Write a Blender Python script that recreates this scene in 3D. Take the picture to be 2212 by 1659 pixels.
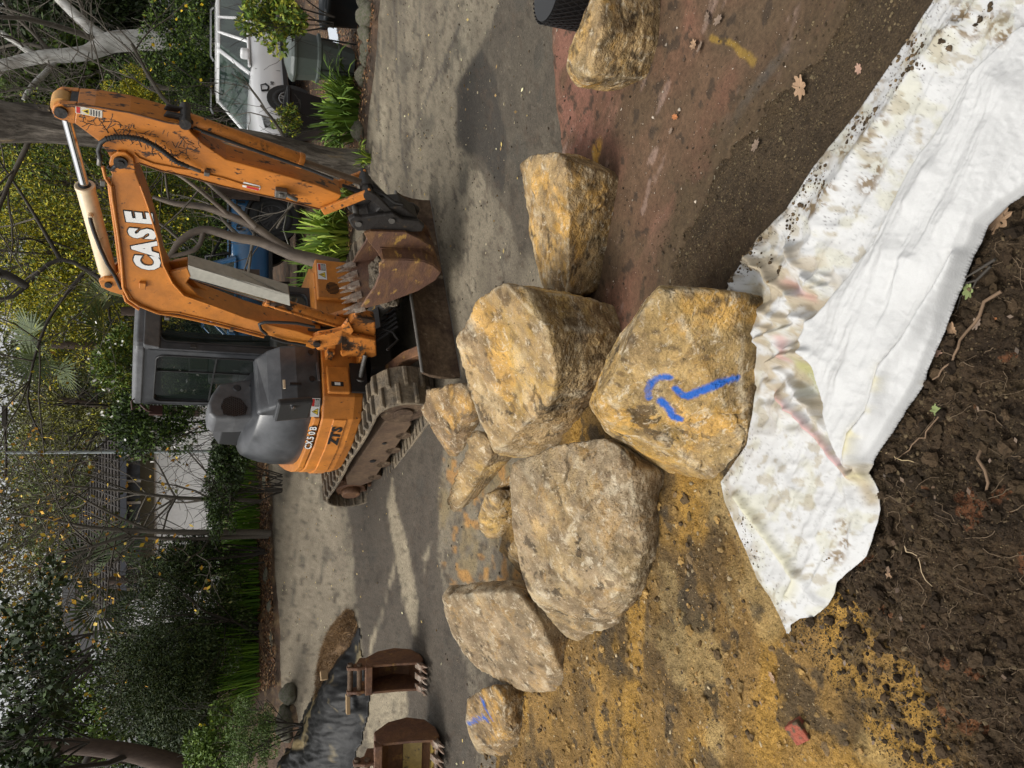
import bpy, bmesh, math, random
import numpy as np
from mathutils import Vector, Matrix
from mathutils.bvhtree import BVHTree
R = math.radians
scn = bpy.context.scene
for o in list(bpy.data.objects): bpy.data.objects.remove(o)
# ------------------------------------------------------------------ camera, world, sun, exposure
CAMH, PITCH, FP = 1.96, R(22.0), 1620.0      # eye height, downward pitch, focal length in 2212-px units
cam = bpy.data.objects.new('camera', bpy.data.cameras.new('camera'))
scn.collection.objects.link(cam); scn.camera = cam
cam.data.sensor_width = 36; cam.data.lens = 36 * FP / 2212
cam.data.clip_start = 0.05; cam.data.clip_end = 500
A = Vector((0, math.cos(PITCH), -math.sin(PITCH))); U = Vector((0, math.sin(PITCH), math.cos(PITCH))); RT = Vector((1, 0, 0))
# the phone was held on its side: world up is the picture's left
cam.matrix_world = Matrix(((-U.x, RT.x, -A.x, 0), (-U.y, RT.y, -A.y, 0), (-U.z, RT.z, -A.z, CAMH), (0, 0, 0, 1)))
SUN_EL, SUN_AZ = R(60), R(-100)               # azimuth measured clockwise from +Y
w = bpy.data.worlds.new('World'); scn.world = w; w.use_nodes = True
nt = w.node_tree; nt.nodes.clear()
sky = nt.nodes.new('ShaderNodeTexSky'); sky.sky_type = 'NISHITA'; sky.sun_disc = False
sky.sun_elevation = SUN_EL; sky.sun_rotation = SUN_AZ; sky.air_density = 1.6; sky.dust_density = 6.0; sky.ozone_density = 1.0
hs = nt.nodes.new('ShaderNodeHueSaturation'); hs.inputs['Saturation'].default_value = 0.06; hs.inputs['Value'].default_value = 1.0
bg = nt.nodes.new('ShaderNodeBackground'); bg.inputs['Strength'].default_value = 0.15
wo = nt.nodes.new('ShaderNodeOutputWorld')
nt.links.new(sky.outputs[0], hs.inputs['Color']); nt.links.new(hs.outputs[0], bg.inputs[0]); nt.links.new(bg.outputs[0], wo.inputs[0])
sl = bpy.data.lights.new('sun', 'SUN'); sl.energy = 1.4; sl.angle = R(22); sl.color = (1, .94, .84)
so = bpy.data.objects.new('sun', sl); scn.collection.objects.link(so)
sd = Vector((math.sin(SUN_AZ) * math.cos(SUN_EL), math.cos(SUN_AZ) * math.cos(SUN_EL), math.sin(SUN_EL)))
so.rotation_euler = sd.to_track_quat('Z', 'Y').to_euler()
scn.view_settings.view_transform = 'Standard'; scn.view_settings.look = 'None'
scn.view_settings.exposure = 0.25; scn.view_settings.gamma = 1.0
scn.render.resolution_x, scn.render.resolution_y = 1024, 768
scn.render.engine = 'CYCLES'
scn.cycles.max_bounces = 6; scn.cycles.transparent_max_bounces = 8
# ------------------------------------------------------------------ picture reading: a photo point (2212 x 1659 units) gives a sight line
def ray(px, py):
    u = float((1659 - py) - 829.5) / FP; v = float(px - 1106) / FP
    return A + u * RT - v * U
CP = Vector((0, 0, CAMH))
def atz(px, py, z):
    d = ray(px, py); return CP + d * ((z - CAMH) / d.z)
def aty(px, py, y):
    d = ray(px, py); return CP + d * (y / d.y)
def onplane(px, py, p0, n):
    d = ray(px, py); return CP + d * ((p0 - CP).dot(n) / d.dot(n))
# ------------------------------------------------------------------ numpy noise
def _h(ix, iy, iz, s):
    n = (ix.astype(np.int64) * 374761393 + iy.astype(np.int64) * 668265263 + iz.astype(np.int64) * 2147483647 + s * 974634777) & 0xffffffff
    n = ((n ^ (n >> 13)) * 1274126177) & 0xffffffff
    n = ((n ^ (n >> 16)) * 2246822519) & 0xffffffff
    return ((n ^ (n >> 15)) & 0xffffff) / float(0xffffff)
def _h2(n, s):
    n = n ^ (n >> np.uint32(13)); n = n * np.uint32(1274126177); n = n ^ (n >> np.uint32(16)); n = n * np.uint32(2246822519)
    return ((n ^ (n >> np.uint32(15))) & np.uint32(0xffffff)).astype(np.float32) * np.float32(1 / 0xffffff)
def vn2(p, s=0):
    f = np.floor(p[:, :2]); t = (p[:, :2] - f).astype(np.float32); t = t * t * (3 - 2 * t); i = (f.astype(np.int64) & 0xffffffff).astype(np.uint32)
    tx = t[:, 0]; ty = t[:, 1]; K = np.uint32(374761393); J = np.uint32(668265263)
    b = i[:, 0] * K + i[:, 1] * J + np.uint32((s * 974634777 + int(abs(p[0, 2]) * 7919)) & 0xffffffff)
    h00 = _h2(b, s); h10 = _h2(b + K, s); h01 = _h2(b + J, s); h11 = _h2(b + K + J, s)
    a = h00 + (h10 - h00) * tx; c = h01 + (h11 - h01) * tx
    return (a + (c - a) * ty) * 2 - 1
def vn3(p, s=0):
    if np.ptp(p[:, 2]) == 0: return vn2(p, s)
    f = np.floor(p); t = p - f; t = t * t * (3 - 2 * t); i = f.astype(np.int64); r = 0
    for a in (0, 1):
        wa = t[:, 0] if a else 1 - t[:, 0]
        for b in (0, 1):
            wb = t[:, 1] if b else 1 - t[:, 1]
            for c in (0, 1):
                wc = t[:, 2] if c else 1 - t[:, 2]
                r = r + wa * wb * wc * _h(i[:, 0] + a, i[:, 1] + b, i[:, 2] + c, s)
    return r * 2 - 1
def fbm(p, scale=1., octv=4, s=0, gain=.5):
    p = np.asarray(p, float) * scale; r = 0; a = 1; tot = 0
    for k in range(octv):
        r = r + a * vn3(p + 17.3 * k, s + k); tot += a; a *= gain; p = p * 2.03
    return r / tot
def p2(x, y, z=0.0):
    return np.stack([np.ravel(x), np.ravel(y), np.full(np.size(x), z, float)], 1)
def sstep(a, b, x):
    t = np.clip((np.asarray(x, float) - a) / (b - a), 0, 1); return t * t * (3 - 2 * t)
def gz(x, y):
    """height of the driveway: level near the camera and on the right, climbing to the back left"""
    x = np.asarray(x, float); y = np.asarray(y, float)
    q = np.clip(-.6 * x + .8 * y - 5.0, 0, 9.5)
    az = x / np.maximum(y, .5)
    return (.09 * q + .009 * q * q) * (1 - sstep(.0, .13, az))
def G(px, py, dz=0.0):
    """photo point -> point on the ground"""
    d = ray(px, py); t = 0.8; last = t
    if d.z > -0.001: t = 60 / d.y; return CP + d * t
    for i in range(4000):
        p = CP + d * t
        if p.z < float(gz(p.x, p.y)) + dz: break
        last = t; t *= 1.01
        if p.y > 60: break
    a, b = last, t
    for i in range(20):
        m = (a + b) / 2; p = CP + d * m
        if p.z < float(gz(p.x, p.y)) + dz: b = m
        else: a = m
    return CP + d * b
def sdpoly(x, y, poly):
    """signed distance to a polygon, positive inside"""
    x = np.ravel(x); y = np.ravel(y); P = np.array(poly, float); n = len(P)
    d = np.full(x.shape, 1e9); ins = np.zeros(x.shape, bool)
    for i in range(n):
        ax, ay = P[i]; bx, by = P[(i + 1) % n]
        ex, ey = bx - ax, by - ay; wx, wy = x - ax, y - ay
        t = np.clip((wx * ex + wy * ey) / (ex * ex + ey * ey + 1e-12), 0, 1)
        d = np.minimum(d, np.hypot(wx - ex * t, wy - ey * t))
        c = ((ay > y) != (by > y)) & (x < (bx - ax) * (y - ay) / ((by - ay) + 1e-12) + ax)
        ins ^= c
    return np.where(ins, d, -d)
def segd(x, y, line):
    x = np.ravel(x); y = np.ravel(y); d = np.full(x.shape, 1e9)
    for (ax, ay), (bx, by) in zip(line[:-1], line[1:]):
        ex, ey = bx - ax, by - ay
        t = np.clip(((x - ax) * ex + (y - ay) * ey) / (ex * ex + ey * ey + 1e-12), 0, 1)
        d = np.minimum(d, np.hypot(x - ax - ex * t, y - ay - ey * t))
    return d
def GP(pts, dz=0.0): return [tuple(G(a, b, dz)[:2]) for a, b in pts]
# ------------------------------------------------------------------ materials
def mat(name, col=(.5, .5, .5), rough=.7, metal=0., col2=None, scale=8., det=6., bump=0., bscale=40., coord='Object',
        mixlo=.4, mixhi=.6, col3=None, scale3=30., lo3=.6, hi3=.68, attr=None, spec=.5, coat=0., stretch=None, trans=0., dirt=0, subsurf=0):
    m = bpy.data.materials.new(name); m.use_nodes = True; n = m.node_tree; N = n.nodes; L = n.links
    b = N['Principled BSDF']
    b.inputs['Roughness'].default_value = rough; b.inputs['Metallic'].default_value = metal
    b.inputs['Specular IOR Level'].default_value = spec; b.inputs['Coat Weight'].default_value = coat
    if trans: b.inputs['Transmission Weight'].default_value = trans
    tc = N.new('ShaderNodeTexCoord'); src = tc.outputs[coord]
    if stretch:
        mp = N.new('ShaderNodeMapping'); mp.inputs['Scale'].default_value = stretch; L.new(src, mp.inputs[0]); src = mp.outputs[0]
    def noise(sc, dt, dis=0.):
        t = N.new('ShaderNodeTexNoise'); t.inputs['Scale'].default_value = sc; t.inputs['Detail'].default_value = dt
        t.inputs['Roughness'].default_value = .62; t.inputs['Distortion'].default_value = dis; L.new(src, t.inputs[0]); return t.outputs[0]
    def mr(s, a, c, lo=0., hi=1.):
        r = N.new('ShaderNodeMapRange'); r.inputs[1].default_value = a; r.inputs[2].default_value = c
        r.inputs[3].default_value = lo; r.inputs[4].default_value = hi; L.new(s, r.inputs[0]); return r.outputs[0]
    def mix(f, a, c, bt='MIX'):
        x = N.new('ShaderNodeMix'); x.data_type = 'RGBA'; x.blend_type = bt
        if isinstance(f, float): x.inputs[0].default_value = f
        else: L.new(f, x.inputs[0])
        for k, v in ((6, a), (7, c)):
            if isinstance(v, tuple): x.inputs[k].default_value = (*v[:3], 1)
            else: L.new(v, x.inputs[k])
        return x.outputs[2]
    c = col
    if attr:
        at = N.new('ShaderNodeAttribute'); at.attribute_name = attr; c = at.outputs['Color']
    if col2: c = mix(mr(noise(scale, det, .3), mixlo, mixhi), c, col2)
    if col3: c = mix(mr(noise(scale3, det), lo3, hi3), c, col3)
    if dirt:
        v = mr(noise(scale * 4.3, 8.), .25, .75, 1 - dirt, 1 + dirt * .6)
        g = N.new('ShaderNodeCombineColor'); [L.new(v, g.inputs[k]) for k in range(3)]
        c = mix(1.0, c, g.outputs[0], 'MULTIPLY')
    if isinstance(c, tuple): b.inputs['Base Color'].default_value = (*c[:3], 1)
    else: L.new(c, b.inputs['Base Color'])
    if bump:
        bm_ = N.new('ShaderNodeBump'); bm_.inputs['Strength'].default_value = min(1, bump); bm_.inputs['Distance'].default_value = .02 * max(1, bump)
        L.new(noise(bscale, 8.), bm_.inputs['Height']); L.new(bm_.outputs[0], b.inputs['Normal'])
    m['h'] = 1
    return m
# ------------------------------------------------------------------ object helpers
COL = scn.collection
WM = {}
def tag(o, label=None, cat=None, group=None, kind=None):
    if label: o['label'] = label
    if cat: o['category'] = cat
    if group: o['group'] = group
    if kind: o['kind'] = kind
    return o
def empty(name, M, label, cat, group=None):
    if isinstance(M, (tuple, Vector)): M = Matrix.Translation(Vector(M))
    o = bpy.data.objects.new(name, None); COL.objects.link(o); o.matrix_world = M; o.empty_display_size = .2
    WM[o.name] = M.copy(); return tag(o, label, cat, group)
def link(name, me, parent=None, world=False):
    """mesh coordinates are in the root's frame; world=True converts world coordinates first"""
    o = bpy.data.objects.new(name, me); COL.objects.link(o)
    M = Matrix.Identity(4)
    if parent is not None:
        M = WM.get(parent.name, M); o.parent = parent
        if world: me.transform(M.inverted())
    WM[o.name] = M.copy()
    return o
def copy_tree(o, parent=None):
    c = o.copy(); COL.objects.link(c); c.parent = parent
    for ch in o.children: copy_tree(ch, c)
    return c
def basis(ax, up=Vector((0, 0, 1))):
    ax = ax.normalized()
    if abs(ax.dot(up)) > .98: up = Vector((1, 0, 0))
    s = ax.cross(up).normalized(); return s, s.cross(ax).normalized()
class MB:
    def __init__(s): s.v = []; s.f = []; s.mi = []; s.sm = []
    def add(s, vs, fs, mi=0, sm=False):
        b = len(s.v); s.v += [tuple(p) for p in vs]; s.f += [tuple(i + b for i in f) for f in fs]
        s.mi += [mi] * len(fs); s.sm += [sm] * len(fs); return s
    def box(s, c, d, M=None, mi=0, taper=1.0):
        x, y, z = d[0] / 2, d[1] / 2, d[2] / 2
        vs = [Vector((a * x * (taper if k > 0 else 1), b * y * (taper if k > 0 else 1), k * z)) for k in (-1, 1) for b in (-1, 1) for a in (-1, 1)]
        if M is not None: vs = [M @ p for p in vs]
        vs = [p + Vector(c) for p in vs]
        return s.add(vs, [(0, 2, 3, 1), (4, 5, 7, 6), (0, 1, 5, 4), (2, 6, 7, 3), (0, 4, 6, 2), (1, 3, 7, 5)], mi)
    def cyl(s, a, b, r0, r1=None, n=14, cap=True, mi=0, up=Vector((0, 0, 1))):
        a = Vector(a); b = Vector(b); r1 = r0 if r1 is None else r1; e, g = basis(b - a, up); vs = []
        for p, r in ((a, r0), (b, r1)):
            for i in range(n):
                t = 2 * math.pi * i / n; vs.append(p + e * (r * math.cos(t)) + g * (r * math.sin(t)))
        k = len(s.f)
        s.add(vs, [(i, (i + 1) % n, n + (i + 1) % n, n + i) for i in range(n)], mi, True)
        if cap: s.add(vs[:n], [tuple(range(n))[::-1]], mi); s.add(vs[n:], [tuple(range(n))], mi)
        return s
    def tube(s, pts, r, n=8, mi=0, cap=True):
        pts = [Vector(p) for p in pts]; rr = r if isinstance(r, (list, tuple)) else [r] * len(pts); vs = []; m = len(pts)
        up = Vector((0, 0, 1)); e = None
        for i, p in enumerate(pts):
            t = (pts[min(i + 1, m - 1)] - pts[max(i - 1, 0)])
            if t.length < 1e-9: t = Vector((0, 0, 1))
            t.normalize()
            if e is None: e, g = basis(t, up)
            else:
                e = (e - t * e.dot(t))
                if e.length < 1e-6: e, g = basis(t, up)
                e.normalize(); g = e.cross(t)
            for k in range(n):
                a = 2 * math.pi * k / n; vs.append(p + e * (rr[i] * math.cos(a)) + g * (rr[i] * math.sin(a)))
        s.add(vs, [(i * n + k, i * n + (k + 1) % n, (i + 1) * n + (k + 1) % n, (i + 1) * n + k) for i in range(m - 1) for k in range(n)], mi, True)
        if cap: s.add(vs[:n], [tuple(range(n))[::-1]], mi); s.add(vs[-n:], [tuple(range(n))], mi)
        return s
    def prism(s, poly, o, ex, ey, ez, h0, h1, mi=0, cap0=True, cap1=True, sm=False):
        """poly in (ex, ey) plane extruded h0..h1 along ez"""
        o = Vector(o); n = len(poly); vs = [o + ex * a + ey * b + ez * h for h in (h0, h1) for a, b in poly]
        s.add(vs, [(i, (i + 1) % n, n + (i + 1) % n, n + i) for i in range(n)], mi, sm)
        if cap0: s.add(vs[:n], [tuple(range(n))[::-1]], mi)
        if cap1: s.add(vs[n:], [tuple(range(n))], mi)
        return s
    def loft(s, rings, mi=0, closed=True, cap=True, sm=True):
        n = len(rings[0]); vs = [p for r in rings for p in r]; m = len(rings)
        rng = range(n) if closed else range(n - 1)
        s.add(vs, [(i * n + k, i * n + (k + 1) % n, (i + 1) * n + (k + 1) % n, (i + 1) * n + k) for i in range(m - 1) for k in rng], mi, sm)
        if cap and closed: s.add(rings[0], [tuple(range(n))[::-1]], mi); s.add(rings[-1], [tuple(range(n))], mi)
        return s
    def quad(s, a, b, c, d, mi=0): return s.add([a, b, c, d], [(0, 1, 2, 3)], mi)
    def build(s, name, m, parent=None, bevel=0., world=False, smooth=False, sub=0, seg=2):
        me = bpy.data.meshes.new(name); me.from_pydata(s.v, [], s.f)
        ms = m if isinstance(m, (list, tuple)) else [m]
        for x in ms: me.materials.append(x)
        me.polygons.foreach_set('material_index', s.mi)
        me.polygons.foreach_set('use_smooth', [True] * len(s.f) if smooth else s.sm)
        bm = bmesh.new(); bm.from_mesh(me)
        if bevel or smooth: bmesh.ops.remove_doubles(bm, verts=bm.verts, dist=1e-5)
        bmesh.ops.recalc_face_normals(bm, faces=bm.faces); bm.to_mesh(me); bm.free()
        o = link(name, me, parent, world)
        if bevel:
            b = o.modifiers.new('bevel', 'BEVEL'); b.width = bevel; b.segments = seg; b.limit_method = 'ANGLE'; b.angle_limit = R(35); b.harden_normals = False
        if sub:
            b = o.modifiers.new('sub', 'SUBSURF'); b.levels = b.render_levels = sub
        if smooth or bevel or sub:
            pass
        return o
def text_mesh(name, body, size, M, m, parent, extrude=.001, offset=0., shear=0., sx=1., align='CENTER', world=False):
    cu = bpy.data.curves.new(name, 'FONT'); cu.body = body; cu.size = size; cu.extrude = extrude; cu.offset = offset; cu.shear = shear
    cu.align_x = align; cu.align_y = 'CENTER'; cu.resolution_u = 3
    t = bpy.data.objects.new('tmp', cu); COL.objects.link(t)
    dg = bpy.context.evaluated_depsgraph_get(); me = bpy.data.meshes.new_from_object(t.evaluated_get(dg))
    bpy.data.objects.remove(t); me.name = name
    me.transform(M @ Matrix.Diagonal((sx, 1, 1, 1))); me.materials.clear(); me.materials.append(m)
    return link(name, me, parent, world)
def frame(o, ex, ey):
    ex = ex.normalized(); ez = ex.cross(ey).normalized(); ey = ez.cross(ex)
    return Matrix(((ex.x, ey.x, ez.x, o.x), (ex.y, ey.y, ez.y, o.y), (ex.z, ey.z, ez.z, o.z), (0, 0, 0, 1)))
def np_mesh(name, V, F, ms, attrs=None, parent=None, smooth=True, mi=None, world=False):
    me = bpy.data.meshes.new(name); V = np.asarray(V, np.float32); F = np.asarray(F, np.int32); k = F.shape[1]
    me.vertices.add(len(V)); me.vertices.foreach_set('co', V.ravel())
    me.loops.add(F.size); me.loops.foreach_set('vertex_index', F.ravel())
    me.polygons.add(len(F)); me.polygons.foreach_set('loop_start', np.arange(0, F.size, k, dtype=np.int32))
    me.polygons.foreach_set('use_smooth', np.full(len(F), smooth))
    for x in (ms if isinstance(ms, (list, tuple)) else [ms]): me.materials.append(x)
    if mi is not None: me.polygons.foreach_set('material_index', np.asarray(mi, np.int32))
    for an, ar in (attrs or {}).items():
        at = me.color_attributes.new(an, 'FLOAT_COLOR', 'POINT')
        c = np.ones((len(V), 4), np.float32); c[:, :3] = ar; at.data.foreach_set('color', c.ravel())
    me.update(calc_edges=True); me.validate()
    return link(name, me, parent, world)
# ================================================================== GROUND
def px_of(x, y, z):
    """world -> photo units (for checking only)"""
    d = Vector((x, y, z)) - CP; k = d.dot(A); return (1106 - FP * d.dot(U) / k, 829.5 - FP * d.dot(RT) / k)
SOIL = GP([(1830, -900), (1800, -300), (1790, 60), (1560, 330), (1440, 540), (1430, 620), (1500, 800), (1560, 1000), (1580, 1080), (1640, 1250),
           (1700, 1360), (1800, 1450), (1950, 1659), (2100, 1900), (2700, 1900), (2700, -900)])
PATH = GP([(1188, -350), (1190, 0), (1200, 200), (1215, 330), (1225, 480), (1235, 620), (1300, 700), (1380, 760), (1560, 900), (1700, 900), (2100, 200), (2100, -350)])
CLAY = GP([(1045, 1900), (1050, 1659), (1085, 1600), (1110, 1560), (1140, 1480), (1200, 1400), (1230, 1300), (1120, 1230), (1075, 1180), (1100, 1090), (1130, 1010),
           (1220, 950), (1240, 850), (1255, 760), (1290, 720), (1400, 760), (1600, 900), (1800, 1100), (2100, 1500), (2300, 1900)])
def warp(x, y, s, amp, sc):
    p = p2(x, y); return x + amp * fbm(p, sc, 4, s), y + amp * fbm(p, sc, 4, s + 9)
FABP = GP([(2045, -30), (1850, 255), (1700, 455), (1603, 575), (1570, 620), (1600, 800), (1620, 960), (1572, 1040), (1590, 1120), (1640, 1250), (1700, 1350), (1800, 1290), (1840, 1235), (1890, 1170), (1908, 1080), (1900, 990), (2005, 830), (2120, 560), (2195, 445), (2330, 400), (2330, -30)])
def soilh(x, y):
    x = np.ravel(np.asarray(x, float)); y = np.ravel(np.asarray(y, float))
    wx, wy = warp(x, y, 3, .05, 6)
    d = sdpoly(wx, wy, SOIL) + .05 * fbm(p2(x, y), 3.2, 5, 29) + .05 * fbm(p2(x, y), 16, 4, 28) - .02; p = p2(x, y)
    n = fbm(p, 5, 4, 21) * .045 + (.3 - np.abs(fbm(p, 12, 4, 24))) * .030 + fbm(p, 26, 4, 22) * .022 + np.maximum(0, fbm(p, 55, 3, 23)) * .020
    amp = .22 + .78 * sstep(.75, .1, x); fd = sdpoly(x, y, FABP); under = sstep(-.09, -.01, fd); n = n * (1 - under) - .012 * under
    return np.where(d > -.05, -.010 + .016 * sstep(-.05, .10, d) + .10 * sstep(.05, .8, d) + n * sstep(-.02, .15, d) * amp, -.1), d
def clayh(x, y):
    x = np.ravel(np.asarray(x, float)); y = np.ravel(np.asarray(y, float))
    wx, wy = warp(x, y, 5, .09, 4)
    d = sdpoly(wx, wy, CLAY); p = p2(x, y)
    st = p.copy(); st[:, 0] *= .5
    n = fbm(st, 4, 5, 31) * .040 + (.3 - np.abs(fbm(p, 9, 4, 34))) * .022 + fbm(p, 26, 4, 32) * .010 + np.maximum(0, fbm(p, 60, 3, 33)) * .006
    under = sstep(-.07, .0, sdpoly(x, y, FABP)); n = n * (1 - under) - .012 * under
    return np.where(d > -.05, -.012 + .022 * sstep(-.05, .05, d) + .022 * sstep(0, .2, d) + np.maximum(n, -.028) * sstep(-.02, .12, d), -.1), d
def toph(x, y):
    a, _ = soilh(x, y); b, _ = clayh(x, y); g = gz(np.ravel(x), np.ravel(y))
    return g + np.maximum(np.maximum(a, b), 0.004)
def polar(th0, th1, nth, u0, u1, nu):
    th = np.radians(np.linspace(th0, th1, nth)); y = CAMH / np.tan(th); u = np.linspace(u0, u1, nu)
    Y = np.repeat(y[:, None], nu, 1); X = Y * u[None, :]
    i, j = np.meshgrid(np.arange(nth - 1), np.arange(nu - 1), indexing='ij'); a = (i * nu + j).ravel()
    return X.ravel(), Y.ravel(), np.stack([a, a + 1, a + nu + 1, a + nu], 1)
def compact(V, F, keep, *att):
    F = F[keep]; used = np.unique(F); mp = np.full(len(V), -1); mp[used] = np.arange(len(used))
    return V[used], mp[F], [a[used] for a in att]
def region(X, Y, F, poly, tol, ws, wa, wsc):
    wx, wy = warp(X, Y, ws, wa, wsc); d = sdpoly(wx, wy, poly); V = np.stack([X, Y, d], 1)
    V, F, _ = compact(V, F, (d[F] > tol).any(1)); return V[:, 0], V[:, 1], V[:, 2], F
def lerp(a, b, t):
    t = np.asarray(t)[:, None]; return a * (1 - t) + np.asarray(b) * t
def blob(x, y, pts, amp=.12, sc=3., soft=.03, s=50):
    wx, wy = warp(x, y, s, amp, sc); return sstep(-soft, soft, sdpoly(wx, wy, GP(pts)))
def line(x, y, pts, wd, amp=.06, sc=3., s=60):
    wx, wy = warp(x, y, s, amp, sc); return 1 - sstep(wd * .3, wd, segd(wx, wy, GP(pts)))

# --- driveway: worn pale asphalt with damp stains and grit
X, Y, F = polar(64, 1.6, 430, -1.3, 1.3, 760)
Z = gz(X, Y); P = p2(X, Y)
far = sstep(3, 7, Y)
st = P.copy(); st[:, 1] *= 3.2
st[:, 0] *= .45; n1 = fbm(st, 1.1, 6, 1); n2 = fbm(P, 6, 5, 2); n3 = fbm(P, 40, 3, 3)
right = sstep(-.1, .25, X / Y)
damp_ = np.array([.10, .083, .060]); base = np.array([.200, .170, .122]) * np.ones((len(X), 3))
base = lerp(base, [.105, .088, .066], sstep(.0, .40, n1) * .65)
base = lerp(base, [.34, .295, .21], sstep(.15, .5, fbm(P, 1.2, 5, 7)) * .5); base = lerp(base, damp_, sstep(.05, .30, fbm(P, .7, 5, 19)) * .55)
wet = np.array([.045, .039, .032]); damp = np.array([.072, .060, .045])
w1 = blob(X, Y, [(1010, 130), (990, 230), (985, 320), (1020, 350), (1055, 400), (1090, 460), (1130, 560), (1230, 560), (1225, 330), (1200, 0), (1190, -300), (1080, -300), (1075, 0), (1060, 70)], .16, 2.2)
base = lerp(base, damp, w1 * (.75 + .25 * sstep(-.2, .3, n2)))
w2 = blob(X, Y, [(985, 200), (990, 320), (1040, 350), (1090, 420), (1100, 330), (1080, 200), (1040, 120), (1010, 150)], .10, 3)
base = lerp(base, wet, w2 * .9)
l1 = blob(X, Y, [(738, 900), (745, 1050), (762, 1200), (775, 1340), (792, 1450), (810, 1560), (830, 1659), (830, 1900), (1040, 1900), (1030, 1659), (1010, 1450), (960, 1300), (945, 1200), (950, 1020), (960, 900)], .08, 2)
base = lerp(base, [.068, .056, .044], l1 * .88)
for pp in ([(848, 1030), (858, 1090), (880, 1180), (905, 1300), (900, 1390), (870, 1300), (850, 1180), (838, 1090)],
           [(870, 1150), (820, 1340), (800, 1420), (880, 1420), (880, 1560), (870, 1700), (800, 1700), (790, 1500), (800, 1380), (850, 1250)],
           [(930, 1170), (925, 1200), (915, 1240), (912, 1200)]):
    base = lerp(base, [.29, .245, .17], blob(X, Y, pp, .05, 4) * .9)
base = lerp(base, [.24, .20, .145], blob(X, Y, [(590, 950), (585, 1659), (700, 1500), (765, 1340), (740, 1150), (735, 980)], .1, 2) * .5)
mott = blob(X, Y, [(960, 960), (950, 1080), (955, 1250), (1130, 1290), (1130, 1100), (1110, 1000), (1040, 960)], .1, 3)
base = lerp(base, [.20, .155, .085], mott * sstep(-.1, .3, n2))
base = lerp(base, [.40, .20, .05], mott * sstep(.15, .35, fbm(P, 9, 4, 77)) * .7)
for q in ([(812, 20), (815, 200), (822, 330), (840, 420)], [(850, -50), (858, 150), (866, 300), (880, 380)], [(880, 330), (930, 200), (990, 60)], [(905, -50), (910, 120)]):
    base = lerp(base, [.075, .066, .055], line(X, Y, q, .05, .1, 2) * .8)
base = lerp(base, [.06, .055, .045], sstep(.30, .42, fbm(P, 3.2, 5, 11)) * .5)
base = lerp(base, [.045, .036, .027], sstep(.36, .42, fbm(P, 11, 4, 12)) * .6)
base = lerp(base, [.07, .05, .035], sstep(.34, .44, fbm(P, 17, 3, 13)) * (1 - far * .4) * .7)
base *= (1 + .22 * n3 + .18 * n2)[:, None]
Z = Z + n2 * .004 + n3 * .0015 - .035 * (soilh(X, Y)[1] > .03)
asph = mat('asphalt', attr='Col', rough=.8, spec=.25, dirt=.45, scale=12, bump=.5, bscale=90, col3=(.03, .027, .022), scale3=48, lo3=.62, hi3=.66)
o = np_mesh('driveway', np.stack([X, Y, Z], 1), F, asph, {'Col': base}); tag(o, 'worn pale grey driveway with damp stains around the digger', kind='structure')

# --- red-brown concrete path on the right
X, Y, F = polar(64, 14, 560, -.6, 1.5, 900)
X, Y, d, F = region(X, Y, F, PATH, -.02, 8, .025, 9); P = p2(X, Y)
n2 = fbm(P, 5, 5, 2); n3 = fbm(P, 45, 3, 3)
Z = gz(X, Y) + .018 * sstep(-.02, .012, d) - .012 + n2 * .003 + n3 * .001 - .03 * (soilh(X, Y)[1] > .03)
dr = P @ np.array([[.75, -.66, 0], [.66, .75, 0], [0, 0, 1]]).T; dr[:, 0] *= .35
c = np.array([.105, .064, .038]) * np.ones((len(X), 3))
c = lerp(c, [.155, .075, .048], sstep(-.15, .45, fbm(dr, 2.2, 5, 40)) * .9)
c = lerp(c, [.21, .095, .068], blob(X, Y, [(1190, -300), (1195, 0), (1215, 320), (1330, 340), (1330, 200), (1370, -300)], .1, 3, .08) * .6 * sstep(-.4, .2, n2 + .2))
c = lerp(c, [.085, .058, .034], sstep(.0, .35, fbm(P, 3, 5, 42)) * .7)
c = lerp(c, [.25, .13, .09], sstep(.28, .5, fbm(dr, 6, 5, 43)) * .5)
c = lerp(c, [.50, .27, .05], line(X, Y, [(1290, 310), (1300, 400), (1303, 470), (1285, 570)], .055, .06, 6) * sstep(-.3, .15, fbm(P, 14, 4, 44)) * .95)
c = lerp(c, [.62, .38, .10], line(X, Y, [(1285, 320), (1292, 420), (1300, 500), (1280, 600)], .02, .05, 6) * .8)
c = lerp(c, [.26, .11, .08], line(X, Y, [(1830, 50), (1780, 80), (1640, 260), (1500, 380), (1440, 480)], .05, .10, 4) * .55 * sstep(-.4, .2, n2))
c = lerp(c, [.095, .095, .092], line(X, Y, [(1700, 110), (1660, 165), (1600, 240), (1560, 290)], .035, .05, 4) * .75)
c = lerp(c, [.24, .15, .03], line(X, Y, [(1545, 85), (1580, 100), (1600, 115), (1630, 130)], .02, .04, 6) * .8)
c = lerp(c, [.045, .032, .022], sstep(.33, .42, fbm(P, 15, 4, 45)) * .8)
c = lerp(c, [.30, .21, .17], sstep(.36, .5, fbm(dr, 12, 4, 46)) * .5)
sd_ = soilh(X, Y)[1]; c = lerp(c, [.066, .045, .025], sstep(-.34, .0, sd_ + .16 * n2 + .04 * n3) * .97)
c *= (1 + .25 * n3 + .15 * n2)[:, None]
V, F2 = np.stack([X, Y, Z], 1), F
pathm = mat('red_concrete', attr='Col', rough=.8, spec=.2, dirt=.4, scale=14, bump=.35, bscale=80, col3=(.035, .026, .02), scale3=60, lo3=.64, hi3=.68)
o = np_mesh('path', V, F2, pathm, {'Col': c}); tag(o, 'muddy reddish concrete path on the right', kind='structure')

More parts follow.
